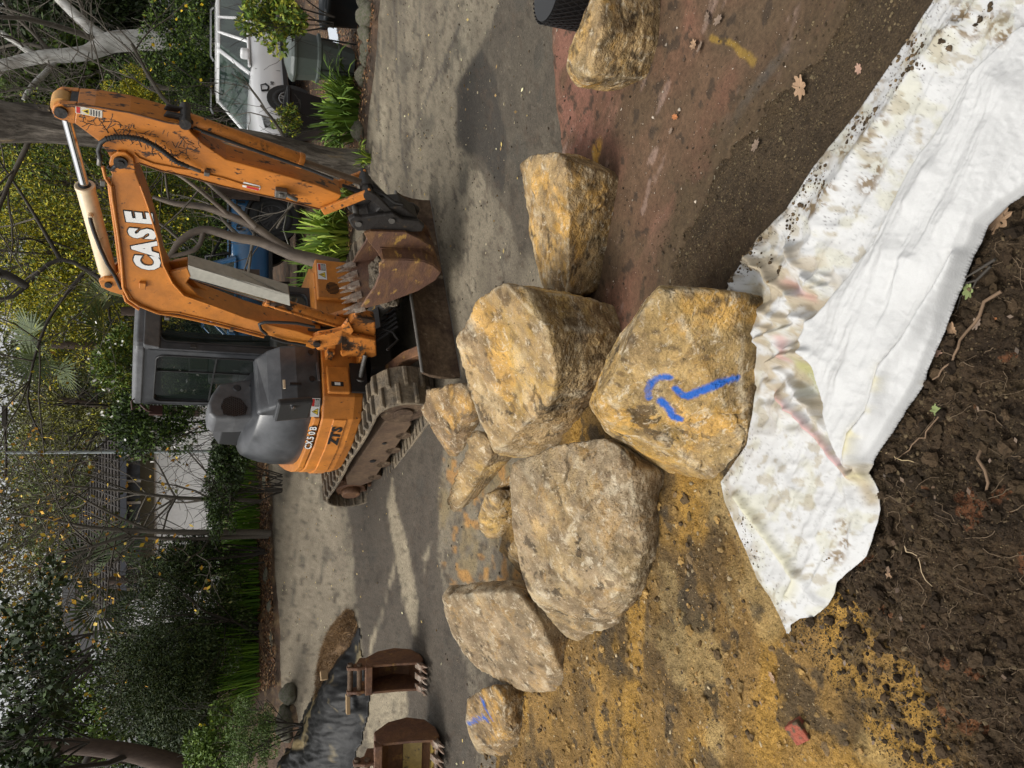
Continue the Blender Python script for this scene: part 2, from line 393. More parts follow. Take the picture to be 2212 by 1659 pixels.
# --- ochre clay, and the dark root-filled soil in front
earth = mat('earth', attr='Col', rough=.92, dirt=.6, scale=26, bump=1.6, bscale=60, spec=.25)
X, Y, F = polar(60, 20, 640, -.95, .45, 760)
X, Y, d, F = region(X, Y, F, CLAY, -.04, 5, .09, 4)
h, d = clayh(X, Y); P = p2(X, Y); st = P.copy(); st[:, 1] *= 1.9; st[:, 0] *= .7
n2 = fbm(P, 8, 5, 52); n3 = fbm(P, 40, 4, 53)
c = np.array([.235, .140, .045]) * np.ones((len(X), 3))
c = lerp(c, [.095, .062, .028], sstep(-.10, .38, fbm(st, 2.4, 6, 54)) * .9)
c = lerp(c, [.36, .205, .045], sstep(.0, .40, fbm(st, 2.8, 6, 55)) * .85)
c = lerp(c, [.44, .32, .14], sstep(.22, .5, fbm(P, 3.5, 6, 56)) * .5)
c = lerp(c, [.05, .04, .028], sstep(.16, .34, fbm(P, 7, 5, 57)) * .75)
c = lerp(c, [.075, .06, .035], sstep(.10, -.05, d) * .5)
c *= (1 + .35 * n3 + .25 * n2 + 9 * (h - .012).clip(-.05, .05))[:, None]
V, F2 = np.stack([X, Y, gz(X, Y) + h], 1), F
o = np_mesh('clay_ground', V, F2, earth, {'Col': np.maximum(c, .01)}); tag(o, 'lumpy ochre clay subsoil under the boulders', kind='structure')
X, Y, F = polar(70, 33, 700, -1.25, 2.1, 1400)
X, Y, d, F = region(X, Y, F, SOIL, -.10, 3, .05, 6)
h, d = soilh(X, Y); P = p2(X, Y)
n2 = fbm(P, 9, 5, 62); n3 = fbm(P, 45, 4, 63)
c = np.array([.056, .035, .018]) * np.ones((len(X), 3))
c = lerp(c, [.027, .017, .009], sstep(-.1, .35, fbm(P, 4, 5, 64)) * .8)
c = lerp(c, [.085, .058, .030], sstep(.1, .4, fbm(P, 11, 5, 65)) * .6)
c = lerp(c, [.26, .155, .055], sstep(.5, .0, d) * sstep(.15, .4, fbm(P, 4, 5, 66)) * sstep(-.2, -.6, X / Y * 1.) * .9)
c = lerp(c, [.19, .075, .032], sstep(.40, .46, fbm(P, 13, 4, 67)) * .7 * (X < .1))
c = lerp(c, [.074, .051, .029], sstep(.1, .4, X / Y) * .9); c = lerp(c, [.095, .062, .030], sstep(.14, .0, d) * .7)
c *= (1 + .35 * n3 + .3 * n2 + 8 * (h - h.mean()).clip(-.04, .04) * 0)[:, None]
V, F2 = np.stack([X, Y, gz(X, Y) + h], 1), F
o = np_mesh('soil', V, F2, earth, {'Col': np.maximum(c, .008)}); tag(o, 'dark crumbly garden soil in the foreground', kind='structure')

# ================================================================== BOULDERS
def ico(sub):
    bm = bmesh.new(); bmesh.ops.create_icosphere(bm, subdivisions=sub, radius=1)
    V = np.array([v.co[:] for v in bm.verts]); F = np.array([[v.index for v in f.verts] for f in bm.faces]); bm.free(); return V, F
ICO = {k: ico(k) for k in (3, 4, 5, 6, 7)}
def rock_material():
    m = mat('sandstone', attr='Col', rough=.88, bump=1.4, bscale=50, spec=.2); n = m.node_tree; N = n.nodes; L = n.links; b = N['Principled BSDF']
    at = [x for x in N if x.bl_idname == 'ShaderNodeAttribute'][0]; tc = [x for x in N if x.bl_idname == 'ShaderNodeTexCoord'][0]; c = at.outputs['Color']
    for sc, lo, hi, k, col, dist in ((6, .54, .66, .42, (.46, .25, .055), .8), (9, .52, .60, .55, (.16, .105, .055), .5), (13, .56, .64, .70, (.66, .57, .42), .6), (30, .57, .64, .55, (.60, .50, .34), .2), (24, .60, .66, .75, (.06, .04, .022), .3), (70, .60, .68, .55, (.10, .07, .04), 0), (85, .62, .70, .6, (.68, .60, .46), 0)):
        t = N.new('ShaderNodeTexNoise'); t.inputs['Scale'].default_value = sc; t.inputs['Detail'].default_value = 12; t.inputs['Roughness'].default_value = .72; t.inputs['Distortion'].default_value = dist
        mp = N.new('ShaderNodeMapping'); mp.inputs['Location'].default_value = (sc, -sc, sc * .3); mp.inputs['Rotation'].default_value = (.5, .3, sc); mp.inputs['Scale'].default_value = (1, 1.0, 1.7); L.new(tc.outputs['Object'], mp.inputs[0]); L.new(mp.outputs[0], t.inputs[0])
        r = N.new('ShaderNodeMapRange'); r.inputs[1].default_value = lo; r.inputs[2].default_value = hi; r.inputs[4].default_value = k; L.new(t.outputs[0], r.inputs[0])
        x = N.new('ShaderNodeMix'); x.data_type = 'RGBA'; L.new(r.outputs[0], x.inputs[0]); L.new(c, x.inputs[6]); x.inputs[7].default_value = (*col, 1); c = x.outputs[2]
    t = N.new('ShaderNodeTexNoise'); t.inputs['Scale'].default_value = 140; t.inputs['Detail'].default_value = 8; t.inputs['Roughness'].default_value = .7; L.new(tc.outputs['Object'], t.inputs[0])
    r = N.new('ShaderNodeMapRange'); r.inputs[1].default_value = .25; r.inputs[2].default_value = .75; r.inputs[3].default_value = .62; r.inputs[4].default_value = 1.38; L.new(t.outputs[0], r.inputs[0])
    g = N.new('ShaderNodeCombineColor'); [L.new(r.outputs[0], g.inputs[k]) for k in range(3)]
    x = N.new('ShaderNodeMix'); x.data_type = 'RGBA'; x.blend_type = 'MULTIPLY'; x.inputs[0].default_value = 1; L.new(c, x.inputs[6]); L.new(g.outputs[0], x.inputs[7])
    # sprayed paint lies over the stone
    pa = N.new('ShaderNodeAttribute'); pa.attribute_name = 'Paint'; y = N.new('ShaderNodeMix'); y.data_type = 'RGBA'; L.new(pa.outputs['Fac'], y.inputs[0]); L.new(x.outputs[2], y.inputs[6]); y.inputs[7].default_value = (.012, .12, .50, 1); L.new(y.outputs[2], b.inputs['Base Color'])
    return m
rockm = rock_material()
BVH = {}
def rock(name, faces, extra, label, seed, pal, sub=6, p=60, group=None, cat='boulder', base=-.04, shrink=.84, amp=1.0, paint=None, chips=7):
    """faces: [(three (px,py,z) points fixing a plane, [(px,py)...] its outline)]; extra: loose (px,py,z) corners"""
    pts = [atz(a, b, z) for a, b, z in extra]
    for three, outl in faces:
        A3, B3, C3 = [atz(*q) for q in three]; n3 = (B3 - A3).cross(C3 - A3).normalized(); pts += [onplane(a, b, A3, n3) for a, b in outl]
    c0 = sum((q for q in pts), Vector()) / len(pts)
    g0 = float(gz(c0.x, c0.y))
    for q in pts: q.z = max(q.z, g0 - .02)
    low = [Vector((c0.x + (q.x - c0.x) * shrink, c0.y + (q.y - c0.y) * shrink, base + g0)) for q in pts]
    allp = pts + low
    bm = bmesh.new(); [bm.verts.new(q) for q in allp]
    bmesh.ops.convex_hull(bm, input=bm.verts); bm.normal_update()
    P0 = np.array([tuple(q) for q in allp]); cen = P0.mean(0); cen[2] = (P0[:, 2].max() + base + g0) / 2
    N = []; D = []; AR = []
    for f in bm.faces:
        n = np.array(f.normal); q = np.array(f.calc_center_median()); d = n @ (q - cen)
        if d < 0: n, d = -n, -d
        N.append(n); D.append(max(d, .02)); AR.append(f.calc_area())
    bm.free(); N = np.array(N); D = np.array(D); AR = np.array(AR)
    # merge nearly coplanar hull faces so broad faces stay flat
    order = np.argsort(-AR); GN, GD = [], []; used = np.zeros(len(N), bool)
    for a in order:
        if used[a]: continue
        k = (~used) & (N @ N[a] > math.cos(R(13))); used |= k; n = (N[k] * AR[k][:, None]).sum(0); n /= np.linalg.norm(n)
        GN.append(n); GD.append(max(((P0 - cen) @ n).max() * .985, .03))
    rs = np.random.RandomState(seed); cutn = rs.normal(size=(chips, 3)); cutn[:, 2] = np.abs(cutn[:, 2]) * .7; cutn /= np.linalg.norm(cutn, axis=1)[:, None]
    sup = ((P0 - cen) @ cutn.T).max(0) * rs.uniform(.93, .985, chips); N = np.vstack([GN, cutn]); D = np.concatenate([GD, np.maximum(sup, .03)])
    lo_, hi_ = P0.min(0), P0.max(0); cand = lo_ + rs.uniform(0, 1, (6000, 3)) * (hi_ - lo_) - cen; val = (D[None] - cand @ N.T).min(1); bst = cand[val.argmax()]
    D = D - N @ bst; cen = cen + bst
    ext = np.ptp(P0, axis=0) / 2
    V, F = ICO[sub]; dirs = V * ext; dirs = dirs / np.linalg.norm(dirs, axis=1)[:, None]
    size = float(ext.max()); q0 = dirs * ext.mean() / size + seed * 3.1
    # slightly uneven faces: every plane offset wobbles on its own
    k = np.maximum(dirs @ N.T / (D * (1 + amp * .028 * rs.uniform(-1, 1, len(D)))), 1e-4); m = k.max(1)
    rr = 1 / (m * (((k / m[:, None]) ** p).sum(1)) ** (1 / p))
    S = dirs * rr[:, None] * 1.01; q = S / size + seed * 3.1
    ww = q + .25 * np.stack([fbm(q, 2, 3, seed + 30), fbm(q, 2, 3, seed + 31), fbm(q, 2, 3, seed + 32)], 1)
    bx, by, bz_ = np.abs(fbm(ww, 1.7, 3, seed + 6)), np.abs(fbm(ww, 3.4, 3, seed + 7)), np.abs(fbm(ww, 7.5, 4, seed + 8))
    st = q @ np.array([[.8, .5, .3], [-.5, .85, 0], [-.3, 0, .95]]).T; st[:, 2] *= 4
    fl = fbm(ww, 2.6, 3, seed + 4); step = np.floor(fl * 6) / 6; edge = fl * 6 - np.floor(fl * 6)
    crack = np.exp(-(np.abs(fbm(ww, 1.3, 4, seed + 9)) / .012) ** 2) * sstep(.05, .25, fbm(q, 1.1, 2, seed + 10))
    disp = .030 * fbm(q, 1.3, 3, seed + 1) + .050 * (step * .7 + fl * .3) + .022 * fbm(q, 6, 5, seed + 2) + .018 * (.3 - bz_) - .030 * crack + fbm(st, 5, 4, seed + 3) * .012 + fbm(q, 22, 5, seed + 5) * .013
    S = S + dirs * (disp * size * amp)[:, None]
    cf = lambda x, sc, o_, s_: fbm(x, sc, o_ + 1, s_, .66) * 1.25
    a = cf(q, 1.5, 6, seed + 11); b = cf(ww, 3.2, 6, seed + 12); c_ = cf(ww, 6, 6, seed + 13); e = cf(st, 2.2, 6, seed + 14); f_ = cf(q, 26, 4, seed + 17)
    c = np.array(pal[0]) * np.ones((len(S), 3))
    c = lerp(c, pal[1], sstep(.0, .30, a + .2 * c_) * .8)
    c = lerp(c, pal[2], sstep(.05, .30, b) * .7)
    c = lerp(c, pal[3], sstep(.12, .34, e) * .45)
    c = lerp(c, [.56, .30, .05], sstep(.20, .40, cf(ww, 2.5, 6, seed + 20)) * .45 * (.3 if pal is GREY else 1))
    c = lerp(c, [.035, .026, .018], sstep(.36, .42, cf(ww, 4.5, 5, seed + 15)) * .8)
    c = lerp(c, [.10, .066, .036], sstep(.40, .44, fbm(q * np.array([1, 1, .6]), 11, 2, seed + 16)) * .7)
    c = lerp(c, [.05, .035, .022], crack * .8)
    c *= (1.10 + .15 * f_ + .9 * fbm(q, 6, 5, seed + 2) + .4 * (.25 - bz_))[:, None]
    kk = np.sort(k, axis=1)[:, -2:]; ridge = sstep(.955, .995, kk[:, 0] / kk[:, 1]); c = lerp(c, [.62, .53, .38], ridge * sstep(-.1, .25, c_ + .5 * f_) * .55)
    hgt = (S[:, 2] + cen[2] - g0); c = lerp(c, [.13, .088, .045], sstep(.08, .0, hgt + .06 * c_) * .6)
    W = S + cen
    pm = np.zeros(len(W))
    if paint:
        tree = BVHTree.FromPolygons([Vector(x) for x in W], [tuple(int(t) for t in f) for f in F])
        for strk, wd in paint:
            P3 = []
            for (x0, y0), (x1, y1) in zip(strk[:-1], strk[1:]):
                for t in np.linspace(0, 1, 10):
                    h = tree.ray_cast(CP, ray(x0 + (x1 - x0) * t, y0 + (y1 - y0) * t).normalized())
                    if h[0]: P3.append(h[0][:])
            P3 = np.array(P3); dd = np.full(len(W), 9.)
            for q3 in P3: dd = np.minimum(dd, np.linalg.norm(W - q3, axis=1))
            pm = np.maximum(pm, (1 - sstep(wd * .55, wd * 1.5, dd + .010 * f_ + .006 * c_)) * (.95 - .5 * sstep(.05, .4, c_)))
    root = Vector((cen[0], cen[1], g0))
    o = np_mesh(name, W - np.array(root), F, rockm, {'Col': np.clip(c, .01, .9), 'Paint': np.stack([pm] * 3, 1)})
    o.location = root; tag(o, label, cat, group)
    return o
BUFF = ([.30, .21, .105], [.38, .25, .09], [.20, .14, .08], [.38, .30, .19])
GOLD = ([.34, .235, .115], [.44, .28, .085], [.23, .16, .09], [.48, .38, .23])
GREY = ([.27, .20, .12], [.35, .25, .125], [.19, .14, .085], [.40, .33, .22])
BRWN = ([.23, .155, .085], [.36, .22, .08], [.14, .095, .055], [.28, .21, .13])
GB = 'quarried sandstone boulders on the clay'
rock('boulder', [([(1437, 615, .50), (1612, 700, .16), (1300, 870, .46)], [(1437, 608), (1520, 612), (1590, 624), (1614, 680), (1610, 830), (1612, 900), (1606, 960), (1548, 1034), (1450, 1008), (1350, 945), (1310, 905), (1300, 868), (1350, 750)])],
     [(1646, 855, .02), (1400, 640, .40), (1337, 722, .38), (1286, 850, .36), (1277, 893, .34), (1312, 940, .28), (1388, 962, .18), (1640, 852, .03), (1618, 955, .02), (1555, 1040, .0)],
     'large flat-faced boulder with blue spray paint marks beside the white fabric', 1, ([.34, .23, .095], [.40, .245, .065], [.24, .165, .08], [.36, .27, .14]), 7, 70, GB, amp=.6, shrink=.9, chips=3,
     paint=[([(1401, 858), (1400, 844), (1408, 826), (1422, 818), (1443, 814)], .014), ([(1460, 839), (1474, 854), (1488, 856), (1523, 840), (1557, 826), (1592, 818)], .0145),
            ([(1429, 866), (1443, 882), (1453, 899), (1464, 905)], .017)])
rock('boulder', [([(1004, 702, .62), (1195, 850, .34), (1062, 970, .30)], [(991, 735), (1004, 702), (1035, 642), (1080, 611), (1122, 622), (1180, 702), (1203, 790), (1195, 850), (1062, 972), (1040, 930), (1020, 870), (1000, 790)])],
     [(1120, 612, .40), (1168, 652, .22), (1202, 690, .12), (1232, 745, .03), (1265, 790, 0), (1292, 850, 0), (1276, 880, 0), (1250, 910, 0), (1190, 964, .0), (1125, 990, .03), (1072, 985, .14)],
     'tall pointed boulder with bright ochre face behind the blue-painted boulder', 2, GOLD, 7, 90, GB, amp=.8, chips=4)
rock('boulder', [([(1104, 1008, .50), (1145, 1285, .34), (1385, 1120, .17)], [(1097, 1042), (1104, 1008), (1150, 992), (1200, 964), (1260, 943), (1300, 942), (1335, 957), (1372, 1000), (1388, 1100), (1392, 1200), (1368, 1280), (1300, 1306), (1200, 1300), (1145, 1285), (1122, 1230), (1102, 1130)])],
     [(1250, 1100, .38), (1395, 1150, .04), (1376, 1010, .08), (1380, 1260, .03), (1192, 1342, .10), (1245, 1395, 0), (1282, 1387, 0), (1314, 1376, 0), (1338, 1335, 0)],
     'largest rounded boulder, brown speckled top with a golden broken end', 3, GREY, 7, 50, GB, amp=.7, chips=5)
rock('boulder', [([(968, 1290, .48), (1110, 1277, .34), (1130, 1478, .12)], [(958, 1292), (970, 1287), (1110, 1277), (1165, 1335), (1195, 1420), (1186, 1500), (1130, 1480), (1080, 1472), (1010, 1432), (985, 1390), (966, 1340)])],
     [(955, 1285, .44), (961, 1268, .44), (1020, 1258, .36), (1100, 1252, .26), (1150, 1264, .14), (1216, 1330, .0), (1227, 1400, 0), (1227, 1486, 0)],
     'grey-brown boulder leaning between the rounded boulder and the small blue-marked one', 4, GREY, 6, 60, GB, amp=.85, chips=4)
rock('boulder', [([(1140, 345, .36), (1215, 350, .33), (1170, 610, .22)], [(1130, 346), (1146, 330), (1200, 323), (1222, 345), (1228, 520), (1222, 650), (1190, 645), (1160, 560), (1144, 450)])],
     [(1166, 622, .18), (1125, 348, .32), (1250, 334, .14), (1276, 375, .03), (1281, 450, .02), (1271, 540, .02), (1252, 640, .02), (1228, 675, .02), (1200, 664, .12)],
     'long slab-like boulder lying alone across the edge of the red path', 5, (GOLD[0], [.42, .25, .07], [.15, .105, .06], [.36, .26, .13]), 6, 36, GB, amp=.9, chips=5)
rock('boulder', [], [(1221, 150, .32), (1226, 110, .34), (1262, 50, .34), (1290, 0, .34), (1300, -80, .34), (1340, -100, .05), (1360, -60, .0), (1363, 0, .0), (1352, 70, 0), (1352, 140, 0), (1325, 182, .02), (1280, 198, .12), (1240, 188, .24), (1270, 160, .33), (1300, 60, .33), (1320, 0, .28)],
     'rounded boulder with dark lichen patches at the photo edge beside black mesh', 6, (GOLD[0], [.40, .24, .07], [.055, .042, .026], [.36, .27, .14]), 6, 22, GB, amp=1.)
rock('boulder', [([(920, 850, .30), (1008, 828, .20), (985, 930, .14)], [(906, 880), (918, 850), (960, 834), (1008, 826), (1022, 880), (990, 930), (940, 915)])], [(1026, 885, .03), (1025, 920, .0), (1003, 972, .0), (988, 995, 0), (966, 975, .04), (958, 945, .10), (930, 925, .2)],
     'dark brown wedge-shaped boulder against the digger track', 7, BRWN, 5, 60, GB, amp=1., chips=3)
rock('boulder', [([(1030, 930, .30), (1060, 975, .2), (985, 1080, .10)], [(1028, 927), (1050, 936), (1064, 980), (1020, 1050), (990, 1100), (966, 1095), (985, 1030), (1005, 970)])], [(1086, 985, .0), (1088, 1005, .0), (1043, 1050, .0), (1003, 1104, .0), (968, 1119, .02)],
     'narrow golden wedge of rock pointing away from the tall boulder', 8, GOLD, 5, 60, GB, amp=.9, chips=3)
rock('boulder', [], [(1046, 1068, .22), (1080, 1056, .18), (1112, 1062, .08), (1114, 1125, 0), (1085, 1165, 0), (1047, 1169, .04), (1031, 1142, .12), (1030, 1105, .2), (1070, 1080, .22)],
     'small rounded ochre rock beside the largest boulder', 9, GOLD, 5, 22, GB, amp=1.2)
rock('boulder', [], [(1075, 1050, .16), (1118, 1012, .12), (1132, 1015, .05), (1120, 1040, .02), (1110, 1062, .0), (1088, 1065, .06), (1105, 1030, .16)],
     'small dark stone squeezed between the round ochre rock and largest boulder', 19, BRWN, 4, 30, GB, amp=1.)
rock('boulder', [], [(1098, 1180, .16), (1112, 1160, .16), (1150, 1180, .04), (1150, 1250, 0), (1118, 1240, .0), (1096, 1205, .08), (1115, 1190, .15)],
     'little brown stone mostly hidden behind the largest boulder', 10, BUFF, 4, 30, GB, amp=1.)
rock('boulder', [([(1040, 1492, .25), (1080, 1500, .22), (1030, 1590, .17)], [(1040, 1490), (1074, 1480), (1088, 1510), (1092, 1560), (1078, 1600), (1030, 1612), (1018, 1600), (1001, 1550), (1006, 1518)])], [(1132, 1520, .03), (1135, 1595, .0), (1100, 1641, 0), (1052, 1647, .02), (1028, 1625, .08)],
     'small squarish boulder with faint blue paint marks at far left of the row', 11, ([.23, .155, .075], [.30, .19, .08], BRWN[2], GREY[3]), 6, 50, GB, amp=.8, chips=3,
     paint=[([(1042, 1512), (1048, 1529)], .014), ([(1050, 1533), (1063, 1555)], .012), ([(1014, 1563), (1044, 1548), (1055, 1560)], .015)])

# ================================================================== WHITE FABRIC
def rayv(px, py):
    u = ((1659 - py) - 829.5) / FP; v = (px - 1106) / FP
    return np.outer(np.ones(len(px)), np.array(A)) + np.outer(u, np.array(RT)) - np.outer(v, np.array(U))
def hitv(px, py, H, it=8):
    d = rayv(px, py); z = np.zeros(len(px))
    for _ in range(it):
        t = (z - CAMH) / d[:, 2]; x = d[:, 0] * t; y = d[:, 1] * t; z = .5 * z + .5 * H(x, y) if _ else H(x, y)
    return x, y, z
def smoothsoil(x, y):
    d = sdpoly(x, y, SOIL); return gz(x, y) + .020 + .10 * sstep(.05, .8, d) + .02 * fbm(p2(x, y), 4, 2, 21)
OUTX = 0
OUT = [(2045, -30), (1965, 90), (1850, 255), (1760, 365), (1700, 455), (1640, 515), (1603, 575), (1586, 608), (1560, 650), (1560, 700), (1600, 800), (1640, 835), (1634, 880), (1618, 960), (1562, 1040), (1572, 1085), (1600, 1150),
       (1640, 1250), (1668, 1290), (1690, 1330), (1704, 1368), (1716, 1385), (1712, 1350), (1735, 1335), (1765, 1332), (1792, 1310), (1808, 1280), (1812, 1258), (1840, 1235), (1876, 1203), (1890, 1170), (1908, 1100), (1906, 1060),
       (1888, 1020), (1900, 990), (1960, 900), (2005, 830), (2060, 700), (2120, 560), (2150, 490), (2195, 445), (2260, 400), (2330, 200), (2330, -30)]
STEP = 2.6
gx, gy = np.meshgrid(np.arange(1550, 2345, STEP), np.arange(-40, 1395, STEP), indexing='ij'); sh = gx.shape
wob = 3.0 * fbm(p2(gx, gy), 1 / 45., 3, 71); gxx = gx.ravel(); gyy = gy.ravel()
sdo = sdpoly(gxx + wob, gyy + wob[::-1] * .4, OUT)
i, j = np.meshgrid(np.arange(sh[0] - 1), np.arange(sh[1] - 1), indexing='ij'); a = (i * sh[1] + j).ravel()
Fq = np.stack([a, a + 1, a + sh[1] + 1, a + sh[1]], 1); keep = (sdo[Fq] > 0).sum(1) >= 2
# pull stray border points onto the outline
gr0 = np.gradient(sdo.reshape(sh), STEP); gn = np.hypot(gr0[0], gr0[1]).ravel() + 1e-6
neg = np.minimum(sdo, 0); pxv = gxx - neg * gr0[0].ravel() / gn; pyv = gyy - neg * gr0[1].ravel() / gn
x, y, z = hitv(pxv, pyv, smoothsoil)
L1 = [(2087, 64), (2009, 149), (1916, 277), (1803, 437), (1781, 479)]
UPP = [(2240, 60), (2125, 180), (2002, 355), (1916, 526), (1850, 612), (1767, 694), (1751, 734), (1758, 770), (1774, 793), (1800, 870), (1817, 942), (1836, 985), (1856, 1012), (1900, 1000), (2330, 300), (2330, 60)]
ROLL = [(2098, 549), (2060, 620), (2032, 664), (1980, 735), (1933, 787), (1922, 830), (1908, 880), (1890, 905), (1867, 929), (1860, 970), (1863, 1012)]
def rd(line_, w): return np.exp(-(segd(pxv, pyv, line_) / w) ** 2)
wv = 6 * fbm(p2(pxv, pyv), 1 / 60., 3, 72)
upm = sstep(-2, 7, sdpoly(pxv + wv * .5, pyv, UPP))
hf = .028 * upm + .006 * sstep(0, 25, sdo)
soft = lambda line_, w_, h_: h_ * np.exp(-np.abs(segd(pxv + wv, pyv, line_) / w_) ** 1.5)
hf += soft(L1, 22, .030) + soft([(2140, 0), (2050, 160), (1960, 330), (1880, 470)], 16, .014)
hf += soft([(2208, 199), (2170, 320), (2115, 458), (2030, 560)], 46, .030) + soft([(1966, 549), (1926, 634), (1900, 694), (1853, 813)], 26, .016) + soft([(2050, 380), (1960, 520), (1860, 650)], 34, .018) + soft([(2180, 60), (2120, 260), (2010, 440)], 24, .014) + soft([(2000, 560), (1960, 660), (1900, 800)], 9, .006)
hf += .030 * np.exp(-(segd(pxv, pyv, [(p_[0] + 14, p_[1] + 9) for p_ in ROLL]) / 15) ** 2) - .012 * rd(ROLL, 4)
for q, wq, hq in (([(1685, 830), (1764, 916), (1817, 978), (1860, 1028)], 9, .026), ([(1700, 800), (1760, 860), (1800, 930)], 7, .015), ([(1607, 1072), (1667, 1153), (1737, 1250), (1719, 1285)], 9, .020),
                  ([(1600, 600), (1640, 660), (1700, 690), (1760, 690)], 9, .020), ([(1640, 560), (1690, 610), (1740, 640), (1780, 650)], 8, .022), ([(1720, 540), (1760, 600), (1800, 620)], 7, .014),
                  ([(1740, 1240), (1770, 1290), (1790, 1310)], 8, .014), ([(1660, 790), (1720, 770), (1770, 760)], 8, .022), ([(1690, 1000), (1740, 1080), (1760, 1160)], 10, .010), ([(1650, 740), (1700, 720), (1745, 700)], 7, .018),
                  ([(1600, 590), (1690, 500), (1760, 400)], 8, .010), ([(1680, 480), (1740, 560), (1790, 640)], 6, .008), ([(1840, 1030), (1860, 1120), (1850, 1200)], 9, .010)):
    hf += hq * rd(q, wq)
sg = np.stack([pxv / 120., pyv / 120., np.zeros(len(pxv))], 1); rot = sg @ np.array([[-.45, .89, 0], [.89, .45, 0], [0, 0, 1]]).T; rot[:, 0] *= .16; rot[:, 1] *= 1.2
cr = sstep(200, 60, segd(pxv, pyv, [(1620, 620), (1700, 650), (1740, 780)]))
ridg = lambda f: (1 - np.abs(f) * 3).clip(-1, 1)
hf += .007 * ridg(fbm(rot, 1.1, 3, 74)) * (.4 + sstep(-.2, .3, fbm(sg, 1.2, 2, 78))) * sstep(0, 30, sdo) + (.003 + .026 * cr) * ridg(fbm(sg, 1.6, 3, 75)) * (1 - upm * .85) * sstep(0, 20, sdo) + .0015 * fbm(sg, 8, 3, 76) * (1 - .6 * upm) + .0022 * ridg(fbm(rot, 4.5, 3, 79)) + .0012 * ridg(fbm(sg, 5, 3, 80)) - .03 * np.exp(-(np.hypot(pxv - 1655, pyv - 775) / 32) ** 2)
hf = np.maximum(hf * 1.25, .001) * (.25 + .75 * sstep(0, 10, sdo)) + .012
vx, vy, vz = x, y, z + hf
n_ = fbm(sg, 3, 5, 81); n9 = fbm(sg, 14, 4, 82)
c = np.array([.47, .47, .465]) * np.ones((len(x), 3))
low = 1 - upm
c = lerp(c, [.42, .405, .30], low * sstep(.05, .45, n_) * .5)
c = lerp(c, [.33, .27, .18], low * cr * sstep(-.25, .25, fbm(sg, 4, 5, 83)) * .85)
c = lerp(c, [.30, .30, .12], (rd([(1745, 790), (1770, 810), (1775, 840)], 16) + rd([(1830, 975), (1845, 1000)], 9)) * .75 * sstep(-.3, .2, n_) * low)
c = lerp(c, [.45, .20, .19], (rd([(1700, 850), (1764, 916), (1817, 978), (1860, 1028)], 7) + .8 * rd([(1705, 730), (1725, 775)], 8) + .7 * rd([(1720, 610), (1770, 645)], 9)) * .6 * low)
c = lerp(c, [.33, .27, .18], rd([(1870, 1010), (1885, 1060), (1895, 1080)], 14) * .8)
c = lerp(c, [.48, .43, .24], rd([(p_[0] + 8, p_[1] + 12) for p_ in ROLL[4:]], 14) * sstep(-.2, .3, n_) * .8)
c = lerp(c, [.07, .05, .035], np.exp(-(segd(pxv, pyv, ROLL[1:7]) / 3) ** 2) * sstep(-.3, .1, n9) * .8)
c = lerp(c, [.50, .47, .30], rd([(1607, 1072), (1667, 1153), (1737, 1250), (1719, 1285)], 11) * .55)
for q, r_ in (((2110, 60), 34), ((2100, 30), 22), ((2180, 60), 34), ((2198, 90), 22), ((2060, 80), 14), ((1840, 330), 16), ((1850, 270), 18), ((1900, 300), 22), ((1800, 430), 22), ((1775, 450), 16), ((1905, 365), 24), ((1890, 400), 24), ((1770, 455), 20), ((1640, 530), 26), ((1660, 500), 20), ((1820, 410), 16), ((1930, 265), 14), ((1838, 335), 10), ((1830, 1140), 20), ((1840, 1170), 18), ((1820, 1200), 16)):
    dd = np.hypot(pxv - q[0], pyv - q[1]); c = lerp(c, [.17, .12, .065], (1 - sstep(r_ * .4, r_ * 1.5, dd)) * sstep(-.1, .18, n9 + .5 * fbm(sg, 7, 4, 84)) * .9)
edge = np.exp(-(segd(pxv, pyv, OUT[0:9]) / 30) ** 2) + .8 * np.exp(-(segd(pxv, pyv, OUT[13:22]) / 34) ** 2)
c = lerp(c, [.24, .19, .12], edge * sstep(.0, .35, fbm(sg, 6, 6, 85)) * .8); c = lerp(c, [.30, .26, .18], low * sstep(.22, .40, fbm(sg, 4.5, 6, 87)) * .6)
sp = sstep(.50, .56, fbm(sg, 30, 2, 86)); c = lerp(c, [.05, .04, .03], sp * np.clip(edge + .5 * rd(L1, 50) + .25, 0, 1) * (1 - upm) * .85)
V, F2, (c,) = compact(np.stack([vx, vy, vz], 1), Fq, keep, c)
fabm = mat('geotextile', attr='Col', rough=.85, bump=.12, bscale=160, dirt=.05, scale=60, spec=.2)
root = Vector((V[:, 0].mean(), V[:, 1].mean(), V[:, 2].min()))
o = np_mesh('geotextile_fabric', V - np.array(root), F2, fabm, {'Col': np.clip(c, .02, .85)}); o.location = root
b = o.modifiers.new('thickness', 'SOLIDIFY'); b.thickness = .0025; b.offset = -1
tag(o, 'crumpled white geotextile fabric with mud and green stains lying over the dark soil', 'fabric')
